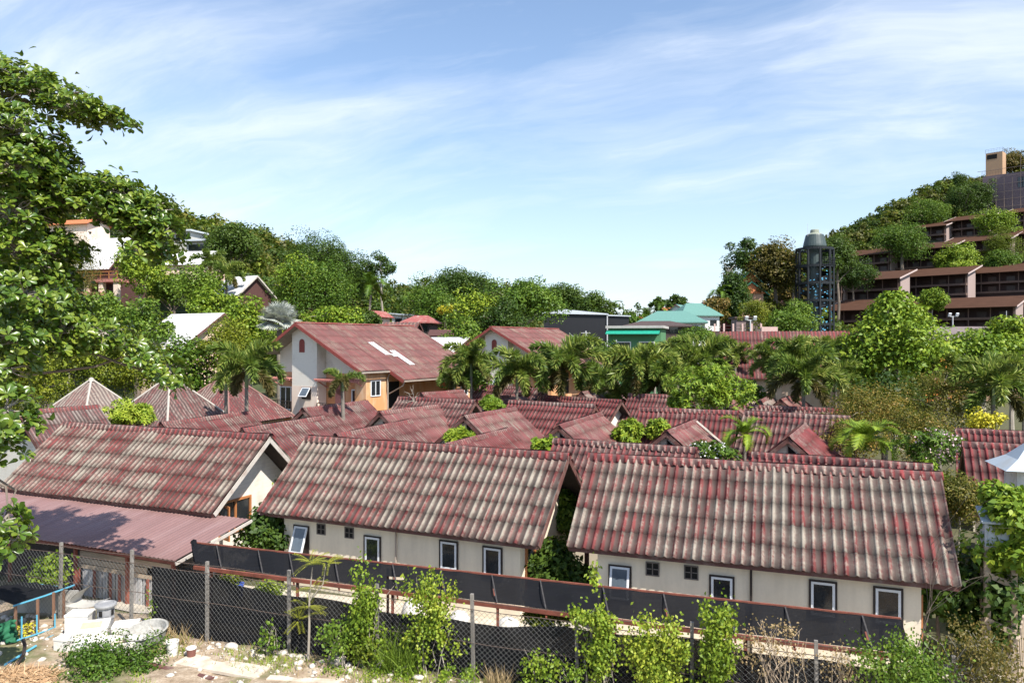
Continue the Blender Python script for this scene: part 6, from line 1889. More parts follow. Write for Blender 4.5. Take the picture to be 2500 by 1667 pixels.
# ------------------------------------------------------------------- chain link fence
M_CONC = plain('concrete_post', (0.235, 0.215, 0.19), .9, var=.4, scale=5, dirt=(.14, .12, .10), stretch=(1, 1, .6))
M_WIRE = plain('galvanised_wire', (0.16, 0.16, 0.155), .5, metal=.3, var=.2, bmp=0)
FEN = thing('chain_link_fence', 'chain link fence on speckled concrete posts backed with black netting', 'fence', (FA.x, FA.y, 0))
fd3 = Vector((FD.x, FD.y, 0)); fn3 = Vector((FN.x, FN.y, 0))
def topz(u): return 3.02 - .022 * u
for k in range(-4, 8):
    u = k * 2.56; p_ = fd3 * u + fn3 * .03; m = MB()
    h_ = topz(u) + .12 + (.05 if k % 2 else 0); lean_ = fd3 * rr.uniform(-.05, .05)
    m.bar(p_ + Vector((0, 0, .6)), p_ + lean_ + Vector((0, 0, h_)), .075, .075, fn3); m.build('fence_post', M_CONC, FEN)
# diamond mesh: two families of slanted wires
u0, u1 = -4.1 * 2.56, 7.4 * 2.56; H_ = 1.78; sp = .135; wv = []; wq = []; nb = 0
for fam in (1, -1):
    us = np.arange(u0 - H_, u1 + H_, sp)
    for ua in us:
        ub = ua + fam * H_; a_, b_ = ua, ub; za, zb = 0.0, 1.0
        lo, hi = min(a_, b_), max(a_, b_)
        if hi < u0 or lo > u1: continue
        A_ = fd3 * a_ + Vector((0, 0, .96)) + fn3 * (-.035 + .006 * fam); B_ = fd3 * b_ + fn3 * (-.035 + .006 * fam) + Vector((0, 0, topz(b_) - .18))
        d_ = (B_ - A_).normalized(); sd = d_.cross(fn3).normalized() * .0036; nn_ = fn3 * .003
        vs_ = [A_ - sd, A_ - nn_, A_ + sd, B_ - sd, B_ - nn_, B_ + sd]
        wv += vs_; wq += [(nb, nb + 1, nb + 4, nb + 3), (nb + 1, nb + 2, nb + 5, nb + 4), (nb + 2, nb, nb + 3, nb + 5)]; nb += 6
link('chain_link', np_mesh('chain_link', np.array([tuple(q) for q in wv]), np.array(wq), M_WIRE), FEN)
m = MB()
for dz, off in ((-.18, -.03), (-.98, -.03), (.02, .0)):
    m.tube([tuple(fd3 * u + fn3 * off + Vector((0, 0, topz(u) + dz + .015 * math.sin(u * 2.1)))) for u in np.arange(u0, u1, .64)], .009, 4)
    if dz > 0:
        for u in np.arange(u0, u1, .16):
            c_ = fd3 * u + Vector((0, 0, topz(u) + dz + .01)); m.bar(c_ + Vector((-.02, 0, -.03)), c_ + Vector((.02, 0, .03)), .006)
m.build('wire', plain('rusty_wire', (.10, .07, .055), .8), FEN)
# black net sewn to the back of the fence, its top edge hanging in waves
nu = 240; us = np.linspace(u0, u1, nu)
tops = np.where(us < -.2, topz(us) - .22, 2.40 + .09 * np.sin(us * .62 + .4) + .04 * np.sin(us * 2.1)); tops = np.where((us > -.2) & (us < 2.2), 2.75 - .14 * (us + .2), tops)
nv = 7; VV = []
for j in range(nv):
    k = j / (nv - 1); z = .9 + (tops - .9) * k; yy = .07 + .03 * np.sin(us * 5 + j) * np.sin(us * 1.7)
    VV.append(np.stack([FD.x * us + FN.x * yy, FD.y * us + FN.y * yy, z], 1))
VV = np.concatenate(VV); i, j = np.arange(nu - 1), np.arange(nv - 1); I, J = np.meshgrid(i, j); b = (J * nu + I).ravel()
keep = us[b % nu] > -1.95
link('backing_net', np_mesh('backing_net', VV, np.stack([b, b + 1, b + nu + 1, b + nu], 1)[keep], M_NET, smooth=True), FEN)

# --------------------------------------------------------------------- vines and weeds
def vine(name, label, px, py, rx, ry, n, seed, mat=None, size=.10, Zoff=-.15, cat='vine', group=None, strands=6, tmpl=KITE, asp=.75, thick=.28):
    """leafy climber on the fence; the ellipse is given in photograph pixels on the fence plane"""
    g = np.random.default_rng(seed)
    ray = (px - 1250) / F; Zf = (FA.x * FN.x + FA.y * FN.y + Zoff) / (ray * FN.x + FN.y)
    c = far(px, py, Zf); s = Zf / F
    root = thing(name, label, cat, (c.x, c.y, gz(c.x, c.y)), 0, group)
    n = int(n * (1.9 if mat is None else 1.0)); size = size * (.85 if mat is None else 1)
    # clumpy distribution inside the ellipse
    k = 26; cc = g.normal(size=(k, 2)) * .42; cr = .12 + .25 * g.random(k); idx = g.integers(0, k, n)
    q = cc[idx] + g.normal(size=(n, 2)) * cr[idx][:, None] * .6
    P = np.stack([q[:, 0] * rx * s * FD.x, q[:, 0] * rx * s * FD.y, q[:, 1] * ry * s], 1) + np.array([FN.x, FN.y, 0]) * (g.normal(size=(n, 1)) * thick * .5 - .05)
    P[:, 2] = np.maximum(P[:, 2], root.location.z + .03 - c.z)
    N = unit(np.array([-FN.x, -FN.y, .5]) + g.normal(size=(n, 3)) * .55); A = unit(np.array([0, 0, -.75]) + g.normal(size=(n, 3)) * .6)
    V, Q = leaf_arrays(P, A, N, size * (.6 + .8 * g.random(n)), size * asp * .9, tmpl)
    V[:, 2] += c.z - root.location.z
    link('leaves', np_mesh('leaves', V, Q, mat or L_VINE), root)
    m = MB()
    for _ in range(strands):
        x0 = g.normal() * .4 * rx * s; x1 = g.normal() * .5 * rx * s
        pts = limb((x0 * FD.x, x0 * FD.y, -.02), (x1 * FD.x, x1 * FD.y, max(.3, c.z - root.location.z + ry * s * g.uniform(-.2, .8))), g, .10, 6); m.tube(pts, [.014, .012, .011, .009, .007, .005, .004], 4)
    m.build('stems', M_BARKP if mat is not L_DRY else M_WOOD, root)
    return root


VG = 'climbers on the fence'
vine('fence_vine', 'bright heart-leaved climber on the post below the torn net hole', 890, 1495, 60, 115, 1500, 1, group=VG)
vine('fence_vine', 'climber with one orange patch, right of the tall reeds', 1050, 1490, 75, 105, 1300, 2, group=VG)
vine('fence_vine', 'narrow climber wrapping a concrete post below the canopy rail', 1468, 1570, 42, 120, 1300, 3, group=VG)
vine('fence_vine', 'small climber cap spilling over the canopy rail above the wrapped post', 1445, 1502, 60, 20, 300, 4, group=VG)
vine('fence_vine', 'wide lush climber left of the brown dry tangle', 1610, 1590, 85, 100, 2000, 5, group=VG)
vine('fence_vine', 'tall thin climber reaching up to the canopy net', 1745, 1590, 62, 120, 1500, 6, group=VG)
vine('fence_vine', 'yellowing lower leaves at the foot of the heart-leaved climber', 905, 1575, 45, 50, 500, 7, mat=L_YEL, group=VG)
vine('dry_vine', 'brown dry tangle of withered climber on the canopy corner', 1895, 1570, 85, 70, 520, 8, mat=L_DRY, strands=22, size=.06)
vine('dry_vine', 'thin withered stems beside the last concrete post', 2060, 1625, 60, 50, 260, 9, mat=L_DRY, strands=16, size=.055)
vine('fence_vine', 'few leaves climbing low between two concrete posts', 1330, 1630, 80, 60, 320, 10, group=VG)
vine('fence_bush', 'dense green bush at the canopy end, bottom right', 2210, 1615, 120, 75, 3600, 11, mat=L_MID, size=.07, thick=1.0, Zoff=-.3, cat='bush')
vine('fence_bush', 'tawny seeding bush beside the dense green bush', 2400, 1605, 110, 80, 2600, 12, mat=L_BROWN, size=.06, thick=1.0, strands=30, Zoff=-.3, cat='bush')
vine('fence_bush', 'grey-green weed shrub left of the heart-leaved climber', 822, 1560, 50, 60, 700, 13, mat=L_MID, size=.085, thick=.5, Zoff=-.4, cat='bush')
vine('fence_bush', 'small leafy weed against the net left of the second post', 658, 1555, 28, 40, 160, 14, mat=L_MID, size=.10, thick=.3, Zoff=-.3, cat='bush')
vine('fence_bush', 'feathery weed by the red post of the lean-to', 378, 1478, 24, 40, 220, 15, mat=L_BRIGHT, size=.07, thick=.3, Zoff=.2, cat='bush')
vine('wall_creeper', 'bright creeper hanging on the lean-to wall behind the dark net shelter', 122, 1395, 46, 60, 900, 16, mat=L_VINE, size=.13, thick=.5, Zoff=1.6, cat='creeper')
for k, (px, py, w_, h_) in enumerate(((1405, 1640, 30, 20), (1145, 1640, 26, 24), (985, 1640, 30, 26), (925, 1635, 26, 22), (1090, 1640, 22, 18), (815, 1655, 30, 14))):
    vine('weed_clump', ('small bright weed clump at the fence foot, number of leaves few', 'round bright weed left of the speckled post', 'low weed under the tall reeds', 'low weed at the foot of the yellowing leaves', 'tiny weed between two round weeds', 'weed patch on the rubble at the bottom edge')[k].replace(', number of leaves few', ' beside the wrapped post'),
         px, py, w_, h_, 260, 30 + k, mat=L_BRIGHT, size=.06, thick=.4, Zoff=-.5, cat='weed', strands=2)


def blades(name, label, spots, mat, seed, hmin, hmax, per, spread, kind=None, cat='grass'):
    g = np.random.default_rng(seed); ps = np.repeat(np.array(spots, float), per, 0); n = len(ps)
    ps[:, :2] += g.normal(size=(n, 2)) * spread
    z = ground_z(ps[:, 0], ps[:, 1]); P = np.stack([ps[:, 0], ps[:, 1], z - .02], 1)
    A = unit(np.stack([g.normal(size=n) * .26, g.normal(size=n) * .26, np.ones(n)], 1)); N = unit(np.stack([g.normal(size=n), g.normal(size=n), .2 * np.ones(n)], 1))
    L = hmin + (hmax - hmin) * g.random(n) ** 1.5
    V, Q = leaf_arrays(P, A, N, L, .012 + .008 * g.random(n), STRAP)
    o = link(name, np_mesh(name, V, Q, mat)); tag(o, label, cat, kind=kind); return o


def onfence(px, off):
    ray = (px - 1250) / F; Zf = (FA.x * FN.x + FA.y * FN.y + off) / (ray * FN.x + FN.y); return (ray * Zf, Zf)


blades('reed_clump', 'tall reed-like grass clump between the two leafy climbers', [onfence(px, -.3) for px in range(935, 1010, 9)], L_MID, 1, .4, 1.3, 42, .13)
blades('dry_grass', 'straw-coloured dry grass tuft right of the speckled post', [onfence(px, -.35) for px in range(1195, 1240, 8)], L_DRY, 2, .2, .6, 40, .10)
blades('dry_grass', 'straw-coloured dry stalks low at the net left of the first tall post', [onfence(px, -.3) for px in range(395, 460, 9)], L_DRY, 3, .15, .55, 16, .14)
g = np.random.default_rng(9)
sp_ = [(x, y) for x, y in zip(g.uniform(-14, 4, 2600), g.uniform(14.5, 20.5, 2600)) if (x - FA.x) * FN.x + (y - FA.y) * FN.y < -.15 and math.sin(x * 1.9 + 1) + math.sin(y * 2.7 + x * .8) > .35 and px_of(x, y) > 330]
blades('grass', 'patchy short weeds and grass over the rubble lot', sp_, L_BRIGHT, 4, .04, .20, 16, .14, kind='stuff')
sp_ = [(x, y) for x, y in zip(g.uniform(-14, 6, 500), g.uniform(14.5, 20.5, 500)) if -1.3 < (x - FA.x) * FN.x + (y - FA.y) * FN.y < -.1]
blades('dry_weeds', 'thin dry weeds along the fence foot', sp_, L_DRY, 6, .06, .28, 7, .12, kind='stuff', cat='weeds')
# slender feathery sapling
p0 = onfence(752, -.35); o = thing('sapling', 'slender sapling with feathery yellow-green top in front of the canopy', 'tree', (*p0, gz(*p0)))
m = MB(); m.tube([(0, 0, -.1), (.03, 0, .8), (.02, .05, 1.6), (.10, .05, 2.35)], [.035, .03, .022, .012], 6); m.tube([(.02, .05, 1.5), (.35, .1, 1.9), (.42, .1, 2.35)], [.018, .014, .008], 5); m.build('trunk', M_BARKP, o)
gg = np.random.default_rng(12); Pn_ = []; An = []
for cx, cz, rad, k in ((.05, 2.45, .55, 13), (.45, 2.4, .5, 12), (0, 1.35, .5, 9), (-.25, 1.0, .5, 8), (.1, 1.8, .45, 6)):
    for _ in range(k):
        a = gg.random() * 6.28; e = gg.uniform(-.1, .7); d_ = np.array([math.cos(a) * math.cos(e), math.sin(a) * math.cos(e), math.sin(e)])
        for t_ in np.linspace(.15, 1, 13):
            q = np.array([cx, .05, cz]) + d_ * t_ * rad + np.array([0, 0, -.25 * t_ * t_ * rad]); side = np.cross(d_, [0, 0, 1])
            for s in (1, -1): Pn_.append(q); An.append(side * s + d_ * .5)
V, Q = leaf_arrays(np.array(Pn_), np.array(An), np.tile([0, 0, 1.0], (len(An), 1)), .10, .022, KITE); link('leaves', np_mesh('leaves', V, Q, leaf_mat('leaf_feather', [(.09, .13, .02), (.20, .25, .035), (.32, .34, .06)])), o)

# --------------------------------------------------------------- rubble and rocks
def stone(g, r):
    import bmesh
    bm = bmesh.new(); bmesh.ops.create_icosphere(bm, subdivisions=1, radius=1)
    v = np.array([x.co[:] for x in bm.verts]); f = np.array([[w.index for w in q.verts] for q in bm.faces]); bm.free()
    v = v * (1 + g.normal(size=(len(v), 1)) * .18) * np.array([1, g.uniform(.6, 1), g.uniform(.4, .75)]) * r
    return v, f


M_ROCK = plain('pale_rubble', (0.56, 0.50, 0.43), .95, var=.35, scale=6, dirt=(.30, .22, .15), bmp=.5)
g = np.random.default_rng(21); parts = []
for _ in range(900):
    u = g.uniform(-7, 15); off = -abs(g.normal()) * .8 - .12
    if g.random() < .25: off = -g.uniform(.2, 3)
    x, y = FA.x + FD.x * u + FN.x * off, FA.y + FD.y * u + FN.y * off
    v, f = stone(g, .025 + .10 * g.random() ** 3); a = g.random() * 6.28; c_, s2 = math.cos(a), math.sin(a)
    v = np.stack([v[:, 0] * c_ - v[:, 1] * s2, v[:, 0] * s2 + v[:, 1] * c_, v[:, 2]], 1) + np.array([x, y, gz(x, y) + .01]); parts.append((v, f))
V, Q = join(parts); o = link('rubble', np_mesh('rubble', V, Q, M_ROCK)); tag(o, 'pale broken stones and rubble strewn along the fence foot', 'rubble', kind='stuff')
for k, (px, py, r, lab) in enumerate(((825, 1612, .24, 'largest pale rock at the fence foot'), (690, 1592, .17, 'white rock at the foot of the second tall post'), (850, 1618, .15, 'flat pale rock leaning on the largest rock'), (563, 1580, .19, 'pale rock among orange dry weeds'), (1020, 1652, .16, 'brownish rock by the bottom edge left of the round weed'))):
    Z = 8.1 * F / (py - 833 + 8); x = (px - 1250) / F * Z; v, f = stone(np.random.default_rng(60 + k), r)
    o = link('rock', np_mesh('rock', v, f, M_ROCK)); o.location = (x, Z, gz(x, Z) + r * .3); tag(o, lab, 'rock', 'rocks on the lot')


def lot(px, py):
    Z = 8.08 * F / (py - 833); x = (px - 1250) / F * Z; return x, Z, gz(x, Z)


# ------------------------------------------------------------------------ junk on the lot
M_FOAM = plain('white_foam', (0.68, 0.66, 0.61), .8, var=.10, scale=5, dirt=(.62, .52, .38))
M_FOAMY = plain('stained_foam', (0.70, 0.58, 0.30), .85, var=.25)
def foam_box(label, px, py, w, d, h, rz, opened=False, z=0.0, tilt=0.0, lid=None):
    x, y, zg = lot(px, py); o = thing('foam_box', label, 'foam box', (x, y, zg + z), rz, 'white foam boxes'); o.rotation_euler = (tilt, 0, rz)
    t_ = .045; m = MB()
    m.prism([(-w / 2, -d / 2, 0), (w / 2, -d / 2, 0), (w / 2, d / 2, 0), (-w / 2, d / 2, 0)], (0, 0, t_))
    m.bx(-w / 2, w / 2, -d / 2, -d / 2 + t_, t_ - .002, h); m.bx(-w / 2, w / 2, d / 2 - t_, d / 2, t_ - .002, h); m.bx(-w / 2, -w / 2 + t_, -d / 2 + t_, d / 2 - t_, t_ - .002, h); m.bx(w / 2 - t_, w / 2, -d / 2 + t_, d / 2 - t_, t_ - .002, h)
    m.build('box', M_FOAM, o)
    if opened: MB().bx(-w / 2 + t_ + .002, w / 2 - t_ - .002, -d / 2 + t_ + .002, d / 2 - t_ - .002, t_, h * .45).build('stained_inside', M_FOAMY, o)
    else:
        m = MB(); m.bx(-w / 2 - .012, w / 2 + .012, -d / 2 - .012, d / 2 + .012, h + .003, h + .055); m.build('lid', M_FOAM, o)
        if lid: MB().bx(-w * .3, w * .3, -d * .3, d * .3, h + .056, h + .062).build('lid_stain', lid, o)
    return o
foam_box('long low foam box with dented grubby front, leftmost of the foam boxes', 182, 1576, .80, .55, .30, -.25)
foam_box('foam box with yellow stained lid lying on top of the heap', 224, 1568, .82, .6, .26, .35, lid=M_FOAMY, z=.22, tilt=.12)
foam_box('foam box under the yellow stained one', 228, 1587, .9, .62, .24, .3)
foam_box('plain foam box at the back beside the round basin', 308, 1552, .62, .5, .32, .3)
foam_box('open foam box with brown stained inside', 297, 1590, .66, .56, .32, .5, opened=True)
foam_box('foam box with curled sheets resting on it, beside the net shelter', 196, 1545, .6, .48, .5, .1)
M_SHEET = plain('curled_sheet', (0.42, 0.40, 0.36), .7, var=.15)
for k, (px, py, h0, lab) in enumerate(((175, 1535, .72, 'greyish curled board standing behind the foam box'), (198, 1536, .56, 'pale curled board lying on the foam box'))):
    x, y, zg = lot(px, py); o = thing('curled_board', lab, 'board', (x, y, zg)); prof = []
    for i in range(9):
        t_ = i / 8; prof.append((-.45 + .9 * t_ if k else -.12 + .30 * t_ * t_, 0, h0 + (.28 * (t_ - .45) ** 2 if k else .42 * t_ - .1)))
    m = MB(); pr = [Vector(p_) for p_ in prof]; m.prism(pr + [p_ + Vector((.012, 0, .014)) for p_ in pr[::-1]], (.1, .5, .03)); m.build('sheet', M_SHEET, o)
# grey litter bin
x, y, zg = lot(258, 1545); o = thing('litter_bin', 'grey eight-sided plastic litter bin with round rimmed top', 'bin', (x, y, zg), .25)
M_BIN = plain('grey_plastic', (0.27, 0.27, 0.275), .5, var=.12)
m = MB(); m.lathe([(.19, 0), (.205, .45), (.225, .46), (.225, .50), (.215, .52), (.225, .76), (.25, .79)], n=8); m.build('body', M_BIN, o)
m = MB(); m.lathe([(.27, .79), (.285, .83), (.27, .87), (.21, .885), (.19, .85)], n=24); m.build('top_rim', M_BIN, o)
for k in range(8):
    a = PI / 8 + k * PI / 4; M = Matrix.Rotation(a, 3, 'Z'); MB().box(M @ Vector((.207, 0, .64)), (.012, .10, .15), M).build('slot', M_DARK if k % 2 else M_BIN, o)
# basin, buckets, tins
x, y, zg = lot(362, 1572); o = thing('basin', 'wide round cement-crusted grey basin', 'basin', (x, y, zg))
M_BAS = plain('cement_crust', (0.36, 0.35, 0.32), .9, var=.4, scale=9, dirt=(.12, .12, .11))
o.rotation_euler = (.16, -.06, 0)
m = MB(); m.lathe([(.36, 0.0), (.44, .12), (.50, .30), (.53, .36), (.55, .38), (.53, .40), (.49, .385), (.42, .22), (.30, .14)], n=28); m.build('bowl', M_BAS, o)
def bucket(label, px, py, r, h, mat, lid=None, rim=True):
    x, y, zg = lot(px, py); o = thing('bucket', label, 'bucket', (x, y, zg), 0, 'buckets on the lot')
    m = MB(); m.lathe([(r * .82, 0), (r, h), (r * 1.07, h), (r * 1.07, h + .03), (r * .95, h + .03), (r * .78, .03)] if not lid else [(r * .82, 0), (r, h)], n=20); m.build('body', mat, o)
    if lid: m = MB(); m.lathe([(r * 1.06, h + .002), (r * 1.08, h + .03), (r * .9, h + .045)], n=20); m.build('lid', lid, o)
    else:
        m = MB(); m.tube([(r * 1.04, 0, h), (r * .95, -r * .5, h - .10), (0, -r * 1.15, h - .17), (-r * .95, -r * .5, h - .1), (-r * 1.04, 0, h)], .006, 4); m.build('handle', M_WIRE, o)
bucket('white bucket in front of the basin', 339, 1588, .15, .36, M_FOAM)
bucket('white bucket standing alone right of the basin', 421, 1594, .15, .34, M_FOAM)
bucket('small brown tub with a white lid', 467, 1600, .12, .24, plain('brown_plastic', (.17, .07, .055), .5), M_FOAM)
# slabs and planks
M_PLANK = plain('pale_plank', (0.58, 0.50, 0.40), .9, var=.2, dirt=(.35, .26, .18))
def plank(label, a, b, w, mat, h=.06, dz=.02, nm='plank'):
    A, B = Vector(lot(*a)), Vector(lot(*b)); A.z += dz; B.z += dz; o = thing(nm, label, 'plank', A); m = MB(); m.bar((0, 0, 0), B - A, w, h); m.build('board', mat, o)
plank('broad pale concrete slab path right of the lidded tub', (445, 1606), (640, 1640), .62, M_PLANK, .07)
plank('dark wet plank lying before the concrete slab', (358, 1616), (520, 1650), .14, M_FASCIA, .07)
plank('pale slab under the basin', (345, 1602), (405, 1606), .5, M_PLANK, .05)
plank('thin pale plank on the rubble towards the bottom edge', (655, 1650), (830, 1662), .22, M_PLANK, .05)
# blue pipe shelter with dark net
M_BLUE = plain('blue_pipe', (0.10, 0.36, 0.50), .45, var=.15)
M_POSTW = plain('brown_stake', (0.22, 0.12, 0.075), .85, var=.4)
SH = thing('net_shelter', 'low shelter of blue plastic pipes and brown stakes under a dark net', 'shelter', (-13.2, 20.6, 1.0))
so0 = Vector((-13.2, 20.6, 1.0))
def fp(px, py, Z): return far(px, py, Z) - so0
A, B = fp(33, 1478, 19.9), fp(182, 1427, 21.9); Cc, D = fp(-60, 1440, 20.4), fp(72, 1422, 22.4)
m = MB(); m.tube([A, A.lerp(B, .5) + Vector((0, 0, -.02)), B], .026, 6); m.tube([D, fp(142, 1431, 22.6)], .022, 6); m.build('roof_pipe', M_BLUE, SH)
for (px, Z, yt) in ((38, 20.0, 1478), (92, 20.6, 1462), (131, 21.1, 1445), (156, 21.5, 1436)):
    t_ = fp(px, yt, Z); m = MB(); m.bar((t_.x, t_.y, -.1), t_, .055); m.build('stake', M_POSTW, SH)
for (px, Z, yt) in ((53, 20.0, 1504), (90, 20.4, 1500), (134, 20.9, 1497)):
    t_ = fp(px, yt, Z); m = MB(); m.tube([(t_.x, t_.y, -.05), t_], .022, 6); m.build('upright_pipe', M_BLUE, SH)
m = MB(); m.tube([fp(42, 1562, 19.8), fp(92, 1546, 20.4), fp(166, 1518, 21.4)], .022, 6); m.tube([fp(114, 1556, 20.2), fp(165, 1537, 21.0)], .02, 6); m.build('low_pipe', M_BLUE, SH)
nu, nv = 14, 12; U, Vv = np.meshgrid(np.linspace(0, 1, nu), np.linspace(0, 1, nv)); Aa, Ba, Ca, Da = (np.array(q) for q in (A, B, Cc, D))
Pn = (Aa + (Ba - Aa) * U[..., None] * .85) * (1 - Vv[..., None]) + (Ca + (Da - Ca) * U[..., None]) * Vv[..., None]; Pn[..., 2] += -.10 * np.sin(U * PI) * np.sin(Vv * PI) + .02 * np.sin(U * 21) * np.sin(Vv * 17) + .03
i, j = np.arange(nu - 1), np.arange(nv - 1); I, J = np.meshgrid(i, j); b = (J * nu + I).ravel()
link('roof_net', np_mesh('roof_net', Pn.reshape(-1, 3), np.stack([b, b + 1, b + nu + 1, b + nu], 1), M_NET, smooth=True), SH)
m = MB(); q = fp(60, 1500, 21.8); m.bx(q.x - .3, q.x + 1.6, q.y - .02, q.y + .02, .1, .75); m.build('back_board', M_SHEET, SH)
m = MB(); q = fp(75, 1520, 21.0); m.bar(q, q + Vector((1.3, .2, 0)), .05, .16); m.bar(q + Vector((0, 0, -.22)), q + Vector((1.3, .2, -.22)), .05, .14); m.build('side_plank', M_WOOD, SH)
# green net, hose, pipe, heap, bush
M_GNET = plain('green_net', (.015, .12, .055), .8, var=.5, scale=8)
x, y, zg = lot(15, 1565); o = thing('green_net', 'rumpled dark green net hanging at the left edge', 'net', (x, y, zg)); g = np.random.default_rng(4)
nu = nv = 16; U, Vv = np.meshgrid(np.linspace(0, 1, nu), np.linspace(0, 1, nv)); Pn = np.stack([-.5 + .8 * U, .1 * np.sin(U * 14 + Vv * 5) + .05 * g.normal(size=U.shape), Vv * .62 + .05 * np.sin(U * 9)], -1)
i, j = np.arange(nu - 1), np.arange(nv - 1); I, J = np.meshgrid(i, j); b = (J * nu + I).ravel(); link('cloth', np_mesh('cloth', Pn.reshape(-1, 3), np.stack([b, b + 1, b + nu + 1, b + nu], 1), M_GNET), o)
A = Vector(lot(38, 1618)); o = thing('hose', 'short bent black hose standing on the sand', 'hose', A); m = MB()
m.tube([(.12 + .0, .1, .62), (.17, .1, .45), (.17, .05, .25), (.08, 0, .08), (0, -.05, .02)], .045, 8); m.build('tube', M_DFRAME, o)
A = Vector(lot(12, 1622)); B = Vector(lot(88, 1582)); o = thing('pipe', 'blue plastic pipe lying on the sand beside the bent hose', 'pipe', A + Vector((0, 0, .04))); m = MB(); m.tube([(0, 0, 0), B - A], .03, 8); m.build('tube', M_BLUE, o)
x, y, zg = lot(50, 1655); g = np.random.default_rng(14); n = 2600; a = g.random(n) * 6.28; r = np.sqrt(g.random(n)); P = np.stack([np.cos(a) * r * .95, np.sin(a) * r * .5, .22 * (1 - r ** 2) + .02 * g.random(n)], 1)
A_ = unit(np.stack([g.normal(size=n), g.normal(size=n) * .6, g.normal(size=n) * .25], 1)); V, Q = leaf_arrays(P, A_, unit(g.normal(size=(n, 3)) + np.array([0, 0, 1])), .28, .02, STRAP)
o = link('straw_heap', np_mesh('straw_heap', V, Q, leaf_mat('straw', [(.36, .20, .10), (.52, .34, .19), (.62, .45, .28)], trans=.05))); o.location = (x, y, zg); tag(o, 'heap of reddish straw and husk fibre in the bottom left corner', 'straw heap')
tree('round', 'lot_bush', 'low spreading green bush in front of the foam boxes', 258, 1650, 18.3, 255, 100, 901, cat='bush', base=1.0, leaf=.075, n=60, per=300)
tree('gold', 'yellow_weed', 'yellow-leaved weed under the net shelter', 62, 1535, 20.4, 34, 36, 902, cat='weed', base=1.0, leaf=.07, n=12, per=20)
# behind the fence: blue bucket, potted greenery, sacks
def behind(px, py, z): q = at(px, py, z); return (q[0], q[1], 0.0)
p_ = behind(581, 1440, .75); o = thing('blue_bucket', 'blue bucket on a stand seen over the net between the first tall posts', 'bucket', (p_[0], p_[1], 0)); m = MB(); m.lathe([(.15, .55), (.19, .95), (.205, .96), (.2, .99), (.17, .97), (.13, .58)], n=18); m.build('body', plain('blue_plastic', (.05, .10, .42), .5), o); m = MB()
for sx, sy in ((-1, -1), (1, -1), (1, 1), (-1, 1)): m.bar((sx * .15, sy * .15, -.1), (sx * .15, sy * .15, .52), .05)
m.bx(-.22, .22, -.22, .22, .5, .548); m.build('stand', M_WOOD, o)
tree('yellow', 'potted_shrub', 'yellow-green potted shrub behind the fence left of the blue bucket', 560, 1420, 24.6, 60, 46, 903, cat='shrub', leaf=.09, n=16, per=70)
tree('bright', 'potted_shrub', 'bright shrub behind the fence right of the blue bucket', 650, 1440, 24.2, 80, 60, 904, cat='shrub', leaf=.10, n=18, per=80)
tree('yellow', 'trailing_plant', 'mat of yellowish trailing plants behind the fence under the canopy rail', 1330, 1515, 18.7, 120, 44, 905, cat='plant', leaf=.08, n=24, per=90)
g = np.random.default_rng(31)
for k, (px, py, lab) in enumerate(((1120, 1492, 'bulging white sack against the cream wall under the canopy'), (1240, 1508, 'crumpled white sack beside the canopy post'), (1008, 1462, 'white jug-shaped sack seen under the canopy left of the bulging sack'))):
    q = at(px, py, .75); o = thing('sack', lab, 'sack', (q[0], q[1], 0.0), k, 'white sacks'); m = MB()
    prof = [(.22, 0), (.33, .12), (.36, .35), (.31, .58), (.20, .72), (.06, .78)]; m.lathe(prof, n=12); v_ = m.build('bag', M_FOAM, o, smooth=True)
    for vv in v_.data.vertices: vv.co += Vector(g.normal(size=3) * .025)

# --------------------------------------------- cabinet and shrine-like box at the right edge
M_CAB = plain('pale_blue_metal', (0.40, 0.45, 0.49), .5, var=.15, dirt=(.4, .38, .34))
p_ = far(2437, 1330, 19.5); o = thing('cabinet', 'pale metal cabinet with sloping lid on tall timber posts at the right edge', 'cabinet', (p_.x, p_.y, 0), -.35)
z0 = p_.z; m = MB(); m.bx(-.36, .36, -.25, .25, z0, z0 + .62); m.build('box', M_CAB, o); m = MB(); m.prism([(-.45, -.36, z0 + .62), (.45, -.36, z0 + .62), (.45, .32, z0 + .9), (-.45, .32, z0 + .9)], (0, 0, .05)); m.build('lid', M_CAB, o)
MB().bx(-.30, -.01, -.262, -.252, z0 + .06, z0 + .56).build('door', M_CAB, o); MB().bx(.01, .30, -.262, -.252, z0 + .06, z0 + .56).build('door', M_CAB, o)
for sx, sy in ((-.3, -.2), (.3, -.2), (-.3, .2), (.3, .2)): MB().bx(sx - .07, sx + .07, sy - .07, sy + .07, -.2, z0 - .003).build('leg', M_WOOD, o)
for k in range(3): MB().bar((-.36, -.28, z0 - .7 - k * 1.2), (.36, -.28, z0 - 1.0 - k * 1.2), .03, .14).build('brace', M_WOOD, o)
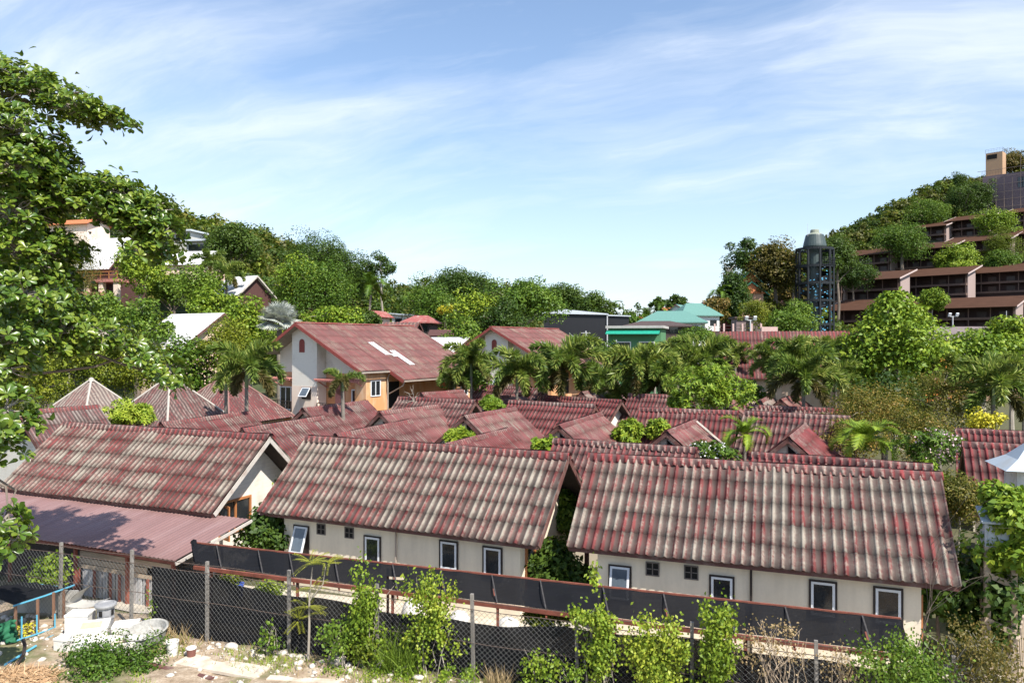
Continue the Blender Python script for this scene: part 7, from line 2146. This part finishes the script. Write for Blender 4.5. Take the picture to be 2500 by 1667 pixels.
p_ = far(2520, 1140, 21.5); o = thing('white_booth', 'white booth with flared grey-white roof cut off by the right edge', 'booth', (p_.x, p_.y, 0), -.3); z0 = p_.z
m = MB(); A = Vector((0, 0, z0 + .85)); c_ = [Vector((sx * .95, sy * .95, z0)) for sx, sy in ((-1, -1), (1, -1), (1, 1), (-1, 1))]; mids = [A.lerp(q, .55) - Vector((0, 0, .10)) for q in c_]
m.add([A] + mids + c_, [(0, 1, 2), (0, 2, 3), (0, 3, 4), (0, 4, 1), (1, 5, 6, 2), (2, 6, 7, 3), (3, 7, 8, 4), (4, 8, 5, 1), (8, 7, 6, 5)]); m.build('roof', M_CAB, o)
MB().bx(-.55, .55, -.55, .55, z0 - 2.2, z0 - .005).build('body', plain('peeling_white', (.62, .62, .60), .7, var=.15, scale=5, dirt=(.22, .24, .27)), o); MB().bx(-.35, .35, -.35, .35, -.2, z0 - 2.203).build('pedestal', M_WOOD, o)
# timber fence and planks at the lower right corner
o = thing('board_fence', 'leaning old timber boards at the lower right corner', 'fence', (10.6, 15.3, 0), .9); rr = random.Random(6)
for k in range(6): MB().bar((k * .34, 0, -.1), (k * .34 + rr.uniform(-.08, .08), .1, 2.6 + rr.uniform(-.5, .5)), .2, .035, (0, 1, 0)).build('board', M_WOOD, o)
for z in (.9, 2.0): MB().bar((-.1, .09, z), (1.9, .09, z), .05, .1).build('rail', M_WOOD, o)

# pale concrete apron between the canopy and the bungalow backs
us = np.linspace(-7, 21, 90); ds_ = np.linspace(2.0, 6.7, 16); U, Dd = np.meshgrid(us, ds_)
X = FA.x + FD.x * U + FN.x * Dd; Y = FA.y + FD.y * U + FN.y * Dd; nu = 90
i, j = np.arange(nu - 1), np.arange(15); I, J = np.meshgrid(i, j); b = (J * nu + I).ravel()
o = link('path', np_mesh('path', np.stack([X.ravel(), Y.ravel(), (ground_z(X, Y) + .03).ravel()], 1), np.stack([b, b + 1, b + nu + 1, b + nu], 1), plain('apron_concrete', (.50, .45, .37), .9, var=.25, scale=1.2, dirt=(.26, .21, .15)), smooth=True)); o['kind'] = 'structure'
